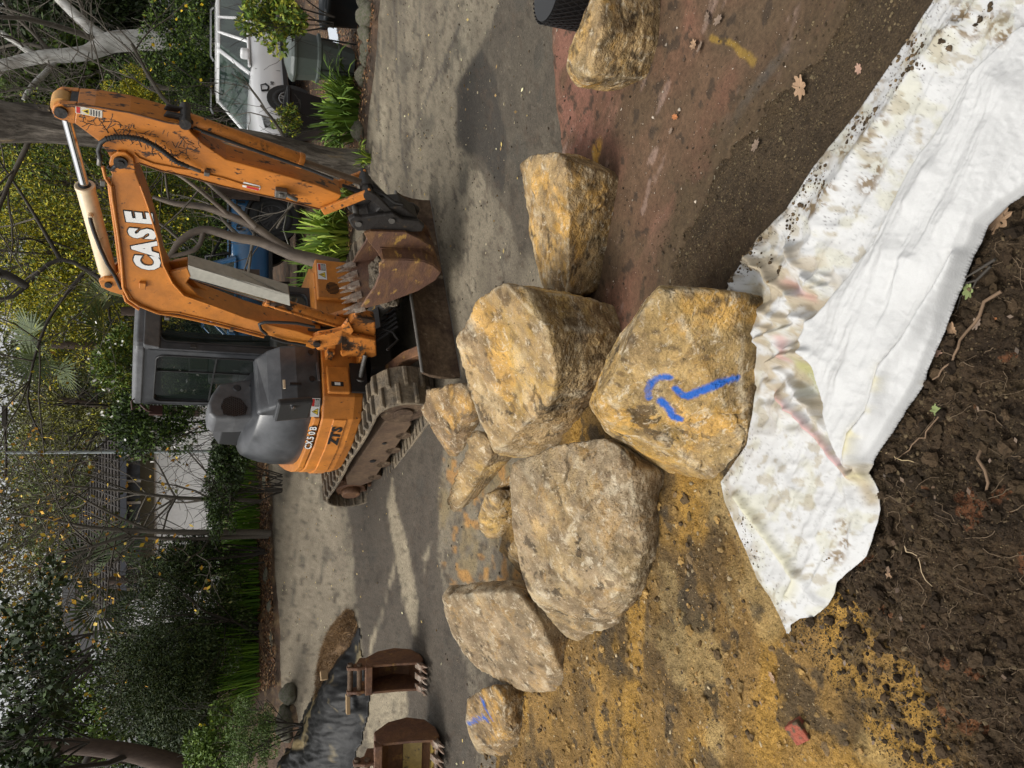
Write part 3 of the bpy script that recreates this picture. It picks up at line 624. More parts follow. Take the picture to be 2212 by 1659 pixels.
# ================================================================== MATERIALS FOR MACHINES
ORG = mat('orange_paint', (.56, .20, .028), .45, col2=(.43, .155, .03), scale=2.2, mixlo=.42, mixhi=.68, dirt=.28, col3=(.10, .045, .02), scale3=22, lo3=.63, hi3=.68, coat=.1, bump=.10, bscale=25)
ORGW = mat('worn_orange_paint', (.55, .19, .03), .5, dirt=.3, scale=5, col2=(.045, .026, .015), mixlo=.54, mixhi=.60, col3=(.05, .03, .02), scale3=24, lo3=.58, hi3=.64, bump=.2, bscale=40)
ORGD = mat('scratched_orange_paint', (.58, .20, .028), .45, dirt=.2, scale=4, col2=(.36, .13, .03), mixlo=.45, mixhi=.7, col3=(.06, .028, .015), scale3=20, lo3=.57, hi3=.62, stretch=(1, 1, .45), bump=.08, bscale=30)
GRYP = mat('grey_plastic', (.034, .036, .040), .30, dirt=.3, scale=3, col2=(.066, .069, .074), mixlo=.45, mixhi=.65, bump=.04, bscale=60, spec=.6)
GRYL = mat('pale_grey_paint', (.12, .123, .128), .45, dirt=.25, scale=4, col2=(.085, .087, .092))
CREAM = mat('cream_paint', (.70, .55, .36), .38, dirt=.12, scale=5, col3=(.35, .22, .10), scale3=20, lo3=.64, hi3=.7, coat=.2)
CHROME = mat('chrome_rod', (.55, .55, .55), .12, metal=1.)
RODD = mat('dull_rod', (.20, .16, .12), .3, metal=.8, dirt=.3)
BLK = mat('black_grease', (.018, .015, .013), .5, dirt=.4, scale=9, col3=(.07, .045, .02), scale3=14, lo3=.6, hi3=.68, bump=.3, bscale=30)
RUB = mat('rubber', (.022, .021, .020), .62, dirt=.4, scale=8)
TRK = mat('dusty_track_rubber', (.10, .082, .060), .85, dirt=.45, scale=6, col2=(.20, .155, .10), mixlo=.40, mixhi=.58, bump=.9, bscale=25)
RUST = mat('rust_brown_steel', (.105, .048, .026), .7, dirt=.4, scale=6, col2=(.16, .075, .032), col3=(.34, .19, .05), scale3=9, lo3=.60, hi3=.68, bump=.35, bscale=45)
RUSTD = mat('dark_rusty_steel', (.075, .048, .032), .8, dirt=.5, scale=6, col2=(.14, .095, .06), mixlo=.4, mixhi=.6, spec=.2, col3=(.24, .19, .13), scale3=12, lo3=.62, hi3=.7, bump=.4, bscale=40)
STEEL = mat('grey_steel', (.16, .15, .135), .45, metal=.5, dirt=.3)
TOOTH = mat('worn_tooth_steel', (.26, .21, .165), .6, metal=.2, dirt=.4, scale=14, col2=(.13, .07, .04), bump=.3)
MUD = mat('drying_mud', (.12, .095, .065), .9, dirt=.5, scale=12, bump=1.0, bscale=30)
WHT = mat('white_sticker', (.75, .75, .73), .4)
BLKP = mat('black_lettering', (.012, .012, .013), .4)
REDS = mat('red_sticker', (.50, .03, .03), .4)
YELS = mat('yellow_sticker', (.75, .55, .05), .4)
GUARD = mat('grey_guard_paint', (.40, .385, .33), .5, dirt=.2, scale=6, col3=(.16, .12, .08), scale3=18, lo3=.64, hi3=.7)
GLASS = bpy.data.materials.new('tinted_glass'); GLASS.use_nodes = True
_n = GLASS.node_tree; _b = _n.nodes['Principled BSDF']; _b.inputs['Base Color'].default_value = (.02, .03, .025, 1); _b.inputs['Roughness'].default_value = .04
_b.inputs['Alpha'].default_value = .45; _b.inputs['Specular IOR Level'].default_value = .7
SEAT = mat('seat_vinyl', (.075, .078, .08), .6)
PANEL = mat('brown_side_frame', (.135, .085, .048), .75, dirt=.35, scale=5, col2=(.10, .06, .035), bump=.15)
# ================================================================== EXCAVATOR
TH = R(29)
MX = Matrix.Translation((.06, 8.0, .12)) @ Matrix.Rotation(math.atan2(-math.cos(TH), math.sin(TH)), 4, 'Z') @ Matrix.Rotation(R(5), 4, 'Y')
ex = empty('mini_excavator', MX, 'orange and grey mini excavator standing on the driveway with its boom folded down', 'excavator')
MI = MX.inverted(); X3, Y3, Z3 = Vector((1, 0, 0)), Vector((0, 1, 0)), Vector((0, 0, 1))
BL = Matrix.Translation((.98, -.22, 0)) @ Matrix.Rotation(R(11), 4, 'Z')
BI = (MX @ BL).inverted()
BX = BL.to_3x3() @ X3; BY = BL.to_3x3() @ Y3
def bsz(px, py, wv=0.):
    """photo point -> (forward, up) in the boom's own plane, offset wv to the machine's left"""
    o = BI @ CP; d = BI.to_3x3() @ ray(px, py); t = (wv - o.y) / d.y; q = o + d * t; return (q.x, q.z)
def bp(s, wv, z): return BL @ Vector((s, wv, z))
def bprism(mb, pts, w0, w1, trace=None, mi=0, **k):
    poly = [bsz(a, b, w0 if trace is None else trace) for a, b in pts]
    return mb.prism(poly, BL @ Vector((0, 0, 0)), BX, Z3, BY, w0, w1, mi, **k)
def bcyl(mb, a, b, r, r1=None, n=18, w=0., mi=0): return mb.cyl(bp(a[0], w, a[1]), bp(b[0], w, b[1]), r, r1, n, mi=mi)
def pin(mb, sz, w0, w1, r, n=18, mi=0): return mb.cyl(bp(sz[0], w0, sz[1]), bp(sz[0], w1, sz[1]), r, None, n, mi=mi)
def bm_mid(a, b, t): return (a[0] + (b[0] - a[0]) * t, a[1] + (b[1] - a[1]) * t)
def mp_(px, py, axis, val):
    o = MI @ CP; d = MI.to_3x3() @ ray(px, py); t = (val - o[axis]) / d[axis]; return o + d * t
# ---- tracks
def track(side):
    yo, yi = side * .98, side * .60
    mb = MB(); n = 60; ro, zc = .27, .29; xs = 1.0; per = []
    def stad(r, k):
        L = 2 * 2 * xs; tot = L + 2 * math.pi * r; t = (k % 1.0) * tot
        if t < 2 * xs: return (-xs + t, zc - r), (0, -1)
        t -= 2 * xs
        if t < math.pi * r: a = -math.pi / 2 + t / r; return (xs + r * math.cos(a), zc + r * math.sin(a)), (math.cos(a), math.sin(a))
        t -= math.pi * r
        if t < 2 * xs: return (xs - t, zc + r), (0, 1)
        t -= 2 * xs; a = math.pi / 2 + t / r; return (-xs + r * math.cos(a), zc + r * math.sin(a)), (math.cos(a), math.sin(a))
    R0 = .25; N_ = 96; ring = []
    for k in range(N_):
        (x, z), (nx, nz) = stad(R0, k / N_); sag = -.018 * math.sin(math.pi * max(0, 1 - abs(x) / xs)) if nz > .9 else 0
        ring.append([Vector((x + nx * h, y, z + nz * h + sag)) for h, y in ((0, yo), (.028, yo), (.028, yi), (0, yi))])
    vs = [q for r_ in ring for q in r_]
    mb.add(vs, [(k * 4 + j, k * 4 + (j + 1) % 4, ((k + 1) % N_) * 4 + (j + 1) % 4, ((k + 1) % N_) * 4 + j) for k in range(N_) for j in range(4)])
    nl = 40
    for k in range(nl):                                   # tread bars, in two staggered rows
        for rr, (ya, yb) in enumerate(((yo, yo + (yi - yo) * .56), (yo + (yi - yo) * .44, yi))):
            (x, z), (nx, nz) = stad(R0, (k + .5 * rr) / nl); tx, tz = -nz, nx
            c = Vector((x + nx * .042, (ya + yb) / 2, z + nz * .042)); Mr = Matrix(((tx, 0, nx), (0, 1, 0), (tz, 0, nz))) 
            mb.box(c, (.045, abs(yb - ya), .034), Mr, taper=.8)
    for k in range(56):                                   # ribs on the inner face
        (x, z), (nx, nz) = stad(R0, k / 56); tx, tz = -nz, nx
        mb.box(Vector((x - nx * .006, yo - side * .075, z - nz * .006)), (.02, .14, .014), Matrix(((tx, 0, nx), (0, 1, 0), (tz, 0, nz))))
    tr = mb.build('rubber_track', TRK, ex, bevel=.006, seg=1)
    mb = MB(); prof = [(-.72, .12), (.70, .12), (.86, .20), (.90, .32), (.74, .40), (-.60, .44), (-.80, .38), (-.84, .22)]
    mb.prism(prof, (0, 0, 0), X3, Z3, Y3, side * .62, side * .90)
    fr = mb.build('track_frame', PANEL, ex, bevel=.012)
    mb = MB(); mb.cyl((-.15, side * .902, .27), (-.15, side * .908, .27), .03, n=14); mb.cyl((.28, side * .902, .27), (.28, side * .908, .27), .022, n=14)
    mb.build('frame_hole', BLKP, fr)
    mb = MB(); mb.cyl((-1.0, side * .66, .29), (-1.0, side * .88, .29), .16, n=26); mb.cyl((-1.0, side * .88, .29), (-1.0, side * .945, .29), .11, .10, n=22)
    for k in range(9):
        a = k * 2 * math.pi / 9; mb.box((-1.0 + .215 * math.cos(a), side * .79, .29 + .215 * math.sin(a)), (.05, .12, .05), Matrix.Rotation(-a, 3, 'Y'))
    mb.build('drive_sprocket', RUST, ex, bevel=.006, seg=1)
    mb = MB(); mb.cyl((.98, side * .66, .29), (.98, side * .92, .29), .21, n=26); mb.cyl((.98, side * .92, .29), (.98, side * .94, .29), .09, n=18)
    mb.build('idler_wheel', RUSTD, ex, bevel=.006, seg=1)
    mb = MB()
    for x in (-.6, -.25, .1, .45): mb.cyl((x, side * .66, .125), (x, side * .9, .125), .075, n=16)
    mb.build('track_rollers', RUSTD, ex)
track(-1); track(1)
# ---- undercarriage, blade
mb = MB(); mb.prism([(-.62, -.62), (.55, -.62), (.78, -.34), (.78, .34), (.55, .62), (-.62, .62)], (0, 0, .26), X3, Y3, Z3, 0, .22); mb.cyl((0, 0, .44), (0, 0, .62), .46, n=32)
mb.build('undercarriage', BLK, ex, bevel=.01)
mb = MB(); prof = [(1.74, .0), (1.765, .0), (1.745, .10), (1.742, .20), (1.76, .30), (1.80, .385), (1.775, .39), (1.72, .30), (1.70, .20), (1.71, .08)]
mb.prism(prof, (0, 0, 0), X3, Z3, Y3, -.97, .97)
blade = mb.build('dozer_blade', RUSTD, ex, bevel=.006)
mb = MB(); mb.tube([(1.80, -.97, .39), (1.80, .97, .39)], .014, 8); mb.box((1.755, 0, .012), (.035, 1.96, .05)); mb.build('blade_edge', STEEL, blade, bevel=.004)
for s in (-1, 1):
    mb = MB(); mb.loft([[Vector((x, s * y + dy, z + dz)) for dy, dz in ((-.05, -.06), (.05, -.06), (.05, .06), (-.05, .06))] for x, y, z in ((.55, .30, .30), (1.2, .46, .25), (1.72, .66, .20))], sm=False)
    mb.build('blade_arm', RUST, ex, bevel=.008)
mb = MB(); mb.cyl((.72, .10, .56), (1.32, .10, .36), .055); mb.cyl((1.32, .10, .36), (1.70, .10, .24), .028); mb.box((1.05, .10, .50), (.18, .15, .012), Matrix.Rotation(R(18), 3, 'Y'))
mb.build('blade_cylinder', mat('grey_yellow_cylinder', (.085, .08, .07), .5, dirt=.3, col3=(.5, .3, .05), scale3=9, lo3=.6, hi3=.66), ex, bevel=.004)
mb = MB()
for k in range(5): mb.tube([(.5, -.25 + .1 * k, .62), (.85, -.3 + .12 * k, .60 + .03 * (k % 2)), (1.05, -.22 + .08 * k, .5 - .04 * k), (1.15, -.1 + .05 * k, .30)], .014, 7)
mb.build('travel_hoses', RUB, ex)
mb = MB(); mb.tube([(1.10, -.10, .50), (1.16, -.18, .36), (1.22, -.30, .34), (1.20, -.40, .45)], .012, 7); mb.box((1.08, -.02, .52), (.2, .22, .015), Matrix.Rotation(R(30), 3, 'Y')); mb.build('hose_bracket', BLK, ex)
# ---- house: orange skirt and counterweight
def arcp(r, a0, a1, n, cx=0., cy=0.): return [(cx + r * math.cos(R(a0 + (a1 - a0) * i / (n - 1))), cy + r * math.sin(R(a0 + (a1 - a0) * i / (n - 1)))) for i in range(n)]
PLAN = [(.86, -.42), (.83, -.70), (.70, -.86), (.30, -.965)] + arcp(1.0, 262, 100, 18) + [(.2, .93), (.62, .88), (.80, .70), (.80, -.1), (.86, -.1)]
def inset(pl, k, dx=0, dy=0): return [(x * k + dx, y * k + dy) for x, y in pl]
def stack(mb, rings, **k): return mb.loft([[Vector((x, y, z)) for x, y in pl] for pl, z in rings], **k)
mb = MB(); stack(mb, [(inset(PLAN, .90), .55), (inset(PLAN, .975), .60), (PLAN, .68), (PLAN, .955), (inset(PLAN, .992), .965)], sm=False)
body = mb.build('house_body', ORG, ex, bevel=.012)
# upper orange band rising to the rear, above the seam
RSIDE = [(.83, -.70), (.70, -.86), (.30, -.965)] + arcp(1.0, 262, 150, 14)
def wall(mb, path, zlo, zhi, off=0., th=.05, mi=0):
    n = len(path); a = []; b = []
    for i, (x, y) in enumerate(path):
        t = Vector((path[min(i + 1, n - 1)][0] - path[max(i - 1, 0)][0], path[min(i + 1, n - 1)][1] - path[max(i - 1, 0)][1])).normalized(); nn = Vector((t.y, -t.x))
        if nn.dot(Vector((x, y))) < 0: nn = -nn
        z0 = zlo(i / (n - 1)); z1 = zhi(i / (n - 1))
        a.append([Vector((x + nn.x * off, y + nn.y * off, z0)), Vector((x + nn.x * off, y + nn.y * off, z1)), Vector((x + nn.x * (off - th), y + nn.y * (off - th), z1)), Vector((x + nn.x * (off - th), y + nn.y * (off - th), z0))])
    return mb.loft(a, sm=False)
mb = MB(); wall(mb, RSIDE[1:], lambda t: .975, lambda t: 1.03 + .34 * float(sstep(.15, 1., t)), off=-.006, th=.10)
mb.build('upper_body_band', ORG, body, bevel=.008)
mb = MB(); wall(mb, [(.70, -.86), (.30, -.965)] + arcp(1.0, 262, 240, 5), lambda t: .735, lambda t: .86, off=.012, th=.03); rc = mb.build('name_recess', ORG, body, bevel=.008)
# corner box with the slotted plate, above the swing cylinder pocket
mb = MB(); mb.box((.862, -.545, .83), (.05, .27, .20)); bx = mb.build('front_box', ORG, ex, bevel=.012)
mb = MB(); mb.box((.889, -.60, .845), (.006, .045, .11)); mb.build('plate', BLKP, bx)
mb = MB(); mb.box((.893, -.60, .845), (.004, .028, .05)); mb.build('plate_label', WHT, bx)
mb = MB(); mb.box((.872, -.52, .64), (.03, .30, .15)); mb.build('cylinder_pocket', BLKP, body)
mb = MB(); mb.cyl((.83, -.55, .63), (1.02, -.36, .60), .022); mb.cyl((.80, -.58, .632), (.86, -.52, .625), .055); mb.build('swing_cylinder', STEEL, ex)
# ---- grey bonnet: side cover in front, rounded engine hood behind
HP = [(.60, -.76), (.30, -.90), (.0, -.935), (-.35, -.875), (-.66, -.70), (-.86, -.45), (-.93, -.15), (-.90, .20), (-.2, .30), (.30, -.12), (.58, -.22)]
def hoodring(k, z, lean=0., cx=-.1, cy=-.35): return [(cx + (x - cx) * k + lean * (0), cy + (y - cy) * k) for x, y in HP], z
mb = MB(); stack(mb, [hoodring(.99, .97), hoodring(1.0, 1.14), hoodring(.965, 1.36), hoodring(.82, 1.53), hoodring(.50, 1.60)])
for i, v in enumerate(mb.v):
    x, y, z = v
    if z > 1.0: mb.v[i] = (x, y, z - (z - 1.0) * .10 * max(0, x + .2) * 2)
hood = mb.build('engine_hood', GRYP, ex, bevel=.02, seg=2, sub=1)
rq = mp_(641, 884, 1, -.90); mb = MB(); mb.box(rq + Vector((0, 0, .03)), (.25, .06, .30), Matrix.Rotation(R(12), 3, 'Z') @ Matrix.Rotation(R(8), 3, 'X')); mb.build('hood_recess', mat('dark_plastic', (.03, .031, .033), .35, dirt=.2), hood, bevel=.02)
mb = MB(); mb.cyl(rq + Vector((.07, -.04, .04)), rq + Vector((.07, -.022, .04)), .02, n=16); mb.build('hood_lock', CHROME, hood)
mb = MB(); sc = [(.875, .975), (.88, 1.20), (.85, 1.33), (.76, 1.43), (.60, 1.52), (.52, 1.52), (.52, .975)]
mb.prism(sc, (0, 0, 0), X3, Z3, Y3, -.66, -.20)
for i, v in enumerate(mb.v):
    x, y, z = v
    if y < -.5: mb.v[i] = (x - .10 * (x > .7), y - .10, z - .02)
cover = mb.build('side_cover', GRYP, ex, bevel=.035, seg=4)
def fx(y): return .885 + max(0, (-.20 - y)) * .0 - (.10 * (-.20 - y) / .56)
mb = MB()
for y, z in ((-.27, 1.06), (-.52, 1.055)): mb.cyl((fx(y) - .02, y, z), (fx(y) + .004, y, z), .026, n=18)
mb.box((fx(-.58) - .002, -.575, 1.20), (.012, .022, .10)); mb.build('cover_opening', BLKP, cover)
mb = MB(); mb.box((fx(-.4) + .0, -.40, 1.005), (.01, .34, .018), Matrix.Rotation(R(10), 3, 'Z')); mb.build('cover_lip', GRYL, cover)
mb = MB(); mb.box((fx(-.58), -.585, 1.30), (.012, .085, .02)); mb.build('oil_sticker', mat('cream_sticker', (.6, .5, .35), .5), cover)
# raised intake cowl with honeycomb panel on the bonnet
CX = .30
cowl = [tuple(mp_(a, b, 0, CX)[1:]) for a, b in ((449, 872), (457, 852), (474, 828), (520, 820), (560, 815), (572, 826), (566, 870), (558, 900), (510, 903), (463, 903), (452, 892))]
mb = MB(); mb.prism(cowl, (0, 0, 0), Y3, Z3, X3, CX - .32, CX)
cw = mb.build('intake_cowl', GRYL, ex, bevel=.03, seg=4)
hc = [mp_(a, b, 0, CX + .004) for a, b in ((478, 878), (484, 862), (500, 856), (520, 862), (535, 880), (530, 896), (505, 900), (484, 896))]
mb = MB(); mb.add(hc, [tuple(range(8))]); g0 = mb.build('honeycomb', BLKP, cw)
mb = MB(); c0 = sum(hc, Vector()) / 8
for i in range(-6, 7):
    for j in range(-6, 7):
        q = c0 + Vector((.004, (i + .5 * (j % 2)) * .019, j * .0165)); ins = all((hc[(k + 1) % 8] - hc[k]).cross(q - hc[k]).x * (hc[1] - hc[0]).cross(c0 - hc[0]).x > 0 for k in range(8))
        if ins:
            for k in range(3): a = k * math.pi / 3 + math.pi / 6; mb.box(q + Vector((0, .0095 * math.cos(a), .0095 * math.sin(a))), (.004, .003, .011), Matrix.Rotation(a, 3, 'X'))
mb.build('honeycomb_mesh', GRYP, cw)
for (px_, py_), r_ in (((512, 838), .036), ((545, 835), .03)):
    q = mp_(px_, py_, 0, CX + .002); mb = MB(); mb.cyl(q, q + Vector((.006, 0, 0)), r_, r_ * .8, n=20); mb.build('cowl_dimple', GRYP, cw)
lv = [mp_(a, b, 0, .0) for a, b in ((466, 905), (480, 926), (545, 932), (556, 905))]
mb = MB(); mb.prism([(q.y, q.z) for q in lv], (0, 0, 0), Y3, Z3, X3, -.35, -.02); lo_ = mb.build('rear_louvre', BLKP, ex, bevel=.01)
mb = MB()
for t in np.linspace(.1, .9, 6):
    a = lv[0].lerp(lv[3], float(t)); b = lv[1].lerp(lv[2], float(t)); mb.tube([a + X3 * .0, b + X3 * .0], .006, 6)
mb.build('louvre_slat', GRYP, lo_)
# ---- cab
y0, y1, x0, x1, zb, zt = -.15, .66, -.46, .58, .97, 2.45
def rrect(a0, b0, a1, b1, r, n=4):
    o = []
    for cx, cy, s in ((a1 - r, b0 + r, 270), (a1 - r, b1 - r, 0), (a0 + r, b1 - r, 90), (a0 + r, b0 + r, 180)):
        o += [(cx + r * math.cos(R(s + 90 * i / n)), cy + r * math.sin(R(s + 90 * i / n))) for i in range(n + 1)]
    return o
def frame_panel(mb, o, ea, eb, en, outer, inner, th):
    """flat panel with a window cut out: outer and inner are same-length loops"""
    n = len(outer); P0 = [o + ea * a + eb * b for a, b in outer]; P1 = [o + ea * a + eb * b for a, b in inner]
    vs = P0 + P1 + [q - en * th for q in P0] + [q - en * th for q in P1]; f = []
    for i in range(n):
        j = (i + 1) % n; f += [(i, j, n + j, n + i), (2 * n + i, 3 * n + i, 3 * n + j, 2 * n + j), (i, 2 * n + i, 2 * n + j, j), (n + i, n + j, 3 * n + j, 3 * n + i)]
    return mb.add(vs, f)
mb = MB()
O = Vector((0, y0, 0)); frame_panel(mb, O, X3, Z3, -Y3, rrect(x0, zb, x1, zt, .06), rrect(x0 + .075, 1.20, x1 - .10, zt - .13, .07), .05)
O = Vector((x1 + .012, 0, 0)); frame_panel(mb, O, Y3, Z3, X3, rrect(y0, .80, y1, zt - .01, .05), rrect(y0 + .075, .99, y1 - .075, zt - .15, .07), .05)
O = Vector((0, y1, 0)); frame_panel(mb, O, X3, Z3, Y3, rrect(x0, zb - .2, x1, zt, .06), rrect(x0 + .09, 1.05, x1 - .09, zt - .13, .07), .05)
O = Vector((x0 - .012, 0, 0)); frame_panel(mb, O, Y3, Z3, -X3, rrect(y0, 1.2, y1, zt - .01, .05), rrect(y0 + .1, 1.6, y1 - .1, zt - .2, .07), .05)
mb.box((x1 - .12, (y0 + y1) / 2, .84), (.24, y1 - y0 - .04, .28))
cab = mb.build('cab_frame', GRYP, ex, bevel=.01)
mb = MB(); rr = [(rrect(x0 - .03, y0 - .02, x1 + .05, y1 + .02, .09), zt - .03), (rrect(x0 - .03, y0 - .02, x1 + .05, y1 + .02, .09), zt + .03), (rrect(x0, y0 + .01, x1 + .01, y1 - .01, .09), zt + .055), (rrect(x0 + .1, y0 + .1, x1 - .1, y1 - .1, .09), zt + .06)]
stack(mb, rr, sm=False); mb.build('cab_roof', GRYL, ex, bevel=.012)
mb = MB(); mb.prism([(x1 - .03, zt - .02), (x1 + .07, zt - .02), (x1 + .03, zt - .15), (x1 + .0, zt - .15)], (0, 0, 0), X3, Z3, Y3, y0 + .0, y1 - .02); mb.build('front_visor', GRYL, cab, bevel=.01)
mb = MB(); mb.quad(Vector((x0 + .06, y0 + .022, 1.18)), Vector((x1 - .08, y0 + .022, 1.18)), Vector((x1 - .08, y0 + .022, zt - .11)), Vector((x0 + .06, y0 + .022, zt - .11))); mb.build('side_window', GLASS, ex)
mb = MB(); mb.quad(Vector((x1 - .012, y0 + .05, .96)), Vector((x1 - .012, y1 - .05, .96)), Vector((x1 - .012, y1 - .05, zt - .13)), Vector((x1 - .012, y0 + .05, zt - .13))); mb.build('windscreen', GLASS, ex)
mb = MB(); mb.quad(Vector((x0 + .06, y1 - .022, 1.0)), Vector((x1 - .08, y1 - .022, 1.0)), Vector((x1 - .08, y1 - .022, zt - .11)), Vector((x0 + .06, y1 - .022, zt - .11))); mb.build('side_window', GLASS, ex)
mb = MB(); mb.quad(Vector((x0 + .01, y0 + .06, 1.55)), Vector((x0 + .01, y1 - .06, 1.55)), Vector((x0 + .01, y1 - .06, zt - .16)), Vector((x0 + .01, y0 + .06, zt - .16))); mb.build('rear_window', GLASS, ex)
gk = mat('window_seal', (.012, .012, .012), .6)
def gasket(o, ea, eb, a0, b0, a1, b1, r_):
    q = [o + ea * a + eb * b for a, b in rrect(a0, b0, a1, b1, r_)]; m_ = MB(); m_.tube(q + [q[0]], .009, 6, cap=False); return m_
gasket(Vector((0, y0 - .004, 0)), X3, Z3, x0 + .075, 1.20, x1 - .10, zt - .13, .07).build('window_gasket', gk, cab)
gasket(Vector((x1 + .016, 0, 0)), Y3, Z3, y0 + .075, .99, y1 - .075, zt - .15, .07).build('window_gasket', gk, cab)
mb = MB(); mb.box((.18, y0 + .012, 1.78), (.012, .012, 1.1)); mb.box((.05, y0 + .012, 1.82), (.9, .012, .012)); mb.build('window_bar', gk, cab)
mb = MB(); mb.box((-.05, .26, 1.18), (.46, .46, .12)); mb.box((-.27, .26, 1.52), (.12, .44, .62), Matrix.Rotation(R(-8), 3, 'Y')); mb.box((-.29, .26, 1.92), (.09, .26, .18)); mb.box((.02, .02, 1.32), (.34, .08, .20)); mb.box((.02, .50, 1.32), (.34, .08, .20))
mb.cyl((.18, .03, 1.40), (.22, .03, 1.58), .022); mb.cyl((.18, .49, 1.40), (.22, .49, 1.58), .022); mb.build('operator_seat', SEAT, ex, bevel=.03, seg=3)
PAP = mat('pale_paper', (.45, .62, .60), .6)
for q, d_ in (((.38, y0 + .07, 1.29), (.15, .02, .16)), ((.20, y0 + .07, 1.27), (.12, .02, .12)), ((.05, y0 + .06, 1.25), (.10, .02, .08))):
    mb = MB(); mb.box(q, d_, Matrix.Rotation(R(8), 3, 'Y')); mb.build('paper_note', PAP, ex)
mb = MB(); mb.tube([(x0 - .02, y0 - .0, zt - .02), (x0 - .06, y0 - .04, zt - .08), (x0 - .08, y0 - .05, zt - .16)], .012, 8); mb.box((x0 - .08, y0 - .03, zt - .16), (.03, .10, .12)); mb.tube([(x0 - .05, y0 - .01, zt), (x0 - .05, y0 - .04, zt + .05), (x0 + .12, y0 - .04, zt + .06), (x0 + .12, y0, zt + .02)], .008, 6)
mb.build('rear_lamp_bracket', mat('dark_red_brown', (.05, .02, .015), .5), ex, bevel=.004)
mb = MB(); mb.box((x1 + .03, y0 + .03, zt - .42), (.02, .03, .05)); mb.build('door_catch', BLK, cab)
for q in ((x1 - .04, y0 - .003, 1.15), (x1 + .018, .55, 1.05)):
    pass
# ---- left front box with the round vent
mb = MB(); mb.box((.70, .60, .78), (.30, .46, .34)); vb = mb.build('vent_box', ORG, ex, bevel=.015)
mb = MB()
for k in range(9): hh = .065 * math.sqrt(max(0, 1 - ((k - 4) / 4.6) ** 2)); mb.box((.853, .49 + (k - 4) * .016, .80), (.006, .006, 2 * hh))
mb.build('vent_slot', BLKP, vb)
def warn(parent, o, ea, eb, a, b):
    """warning label: yellow triangle panel, red and black text block"""
    en = ea.cross(eb).normalized(); m_ = MB(); m_.prism([(-a / 2, -b / 2), (a / 2, -b / 2), (a / 2, b / 2), (-a / 2, b / 2)], o, ea, eb, en, .001, .003); s_ = m_.build('warning_label', WHT, parent)
    k = .42 * b; c = -a * .22
    m_ = MB(); m_.prism([(c - k, -k * .8), (c + k, -k * .8), (c, k * .95)], o, ea, eb, en, .003, .0045); t_ = m_.build('warning_triangle', BLKP, s_); k *= .8
    m_ = MB(); m_.prism([(c - k, -k * .85), (c + k, -k * .85), (c, k * .85)], o, ea, eb, en, .0045, .0055); m_.build('triangle_face', YELS, s_)
    m_ = MB(); m_.prism([(c - k * .12, -k * .6), (c + k * .12, -k * .6), (c + k * .15, k * .4), (c - k * .15, k * .4)], o, ea, eb, en, .0055, .006); m_.build('triangle_mark', BLKP, s_)
    m_ = MB(); m_.prism([(a * .06, b * .14), (a * .46, b * .14), (a * .46, b * .42), (a * .06, b * .42)], o, ea, eb, en, .003, .0045); m_.build('label_heading', REDS, s_)
    m_ = MB(); m_.prism([(a * .06, -b * .42), (a * .46, -b * .42), (a * .46, b * .10), (a * .06, b * .10)], o, ea, eb, en, .003, .0045); m_.build('label_text_block', BLKP, s_)
    m_ = MB()
    for r_ in range(4): m_.prism([(a * .09, b * (-.34 + .12 * r_)), (a * (.40 + .03 * (r_ % 2)), b * (-.34 + .12 * r_)), (a * (.40 + .03 * (r_ % 2)), b * (-.29 + .12 * r_)), (a * .09, b * (-.29 + .12 * r_))], o, ea, eb, en, .0045, .0055)
    m_.build('label_text_lines', WHT, s_)
    return s_
warn(vb, Vector((.8515, .62, .86)), Z3 * -1, Y3, .20, .10) if False else warn(vb, Vector((.8515, .68, .89)), Y3, Z3, .19, .085)
# ---- lettering on the round body side
def on_side(ang, z, off=.004, r=1.0):
    a = R(ang); n_ = Vector((math.cos(a), math.sin(a), 0)); t_ = Vector((-math.sin(a), math.cos(a), 0)); p_ = Vector((r * math.cos(a), r * math.sin(a), z)) + n_ * off
    return p_, t_, n_
def curved_text(body, ang0, dstep, z, size, m_, name, parent, off, offset=0., sx=1., shear=0.):
    for i, ch in enumerate(body):
        if ch == ' ': continue
        p_, t_, n_ = on_side(ang0 + dstep * i, z, off)
        text_mesh(name, ch, size, frame(p_, t_, Z3), m_, parent, .0015, offset, shear, sx)
SA, SB_ = Vector((.70, -.86, 0)), Vector((.30, -.965, 0)); sdir = (SA - SB_).normalized(); snr = sdir.cross(Z3)
if snr.y > 0: snr = -snr
def flat_text(body_, t, z, size, m_, nm, parent, off, step, o2, sx_=1.):
    for i, ch in enumerate(body_):
        p_ = SB_ + sdir * (t + (i - (len(body_) - 1) / 2) * step) + Z3 * z + snr * off; text_mesh(nm, ch, size, frame(p_, sdir, Z3), m_, parent, .0012, o2, .1, sx_)
flat_text('ZTS', .20, .80, .125, BLKP, 'letter', body, .018, .085, .006, 1.1)
flat_text('CX50B', .15, 1.015, .088, BLKP, 'letter_outline', body, .002, .066, .007)
flat_text('CX50B', .15, 1.015, .088, WHT, 'letter', body, .005, .066, .0015)
p_, t_, n_ = on_side(270.5, 1.01, .0); p_ = (Vector((.70, -.86, 0)) + Vector((.83, -.70, 0))) / 2 + Vector((-.002, .002, 1.03)); t_ = Vector((.13, .16, 0)).normalized(); warn(body, p_ + Vector((.004, -.004, 0)), t_, Z3, .17, .075)
mb = MB(); p_, t_, n_ = on_side(247, .80, .012); mb.cyl(p_, p_ + n_ * .008, .018, n=14); mb.build('lifting_plug', STEEL, rc)
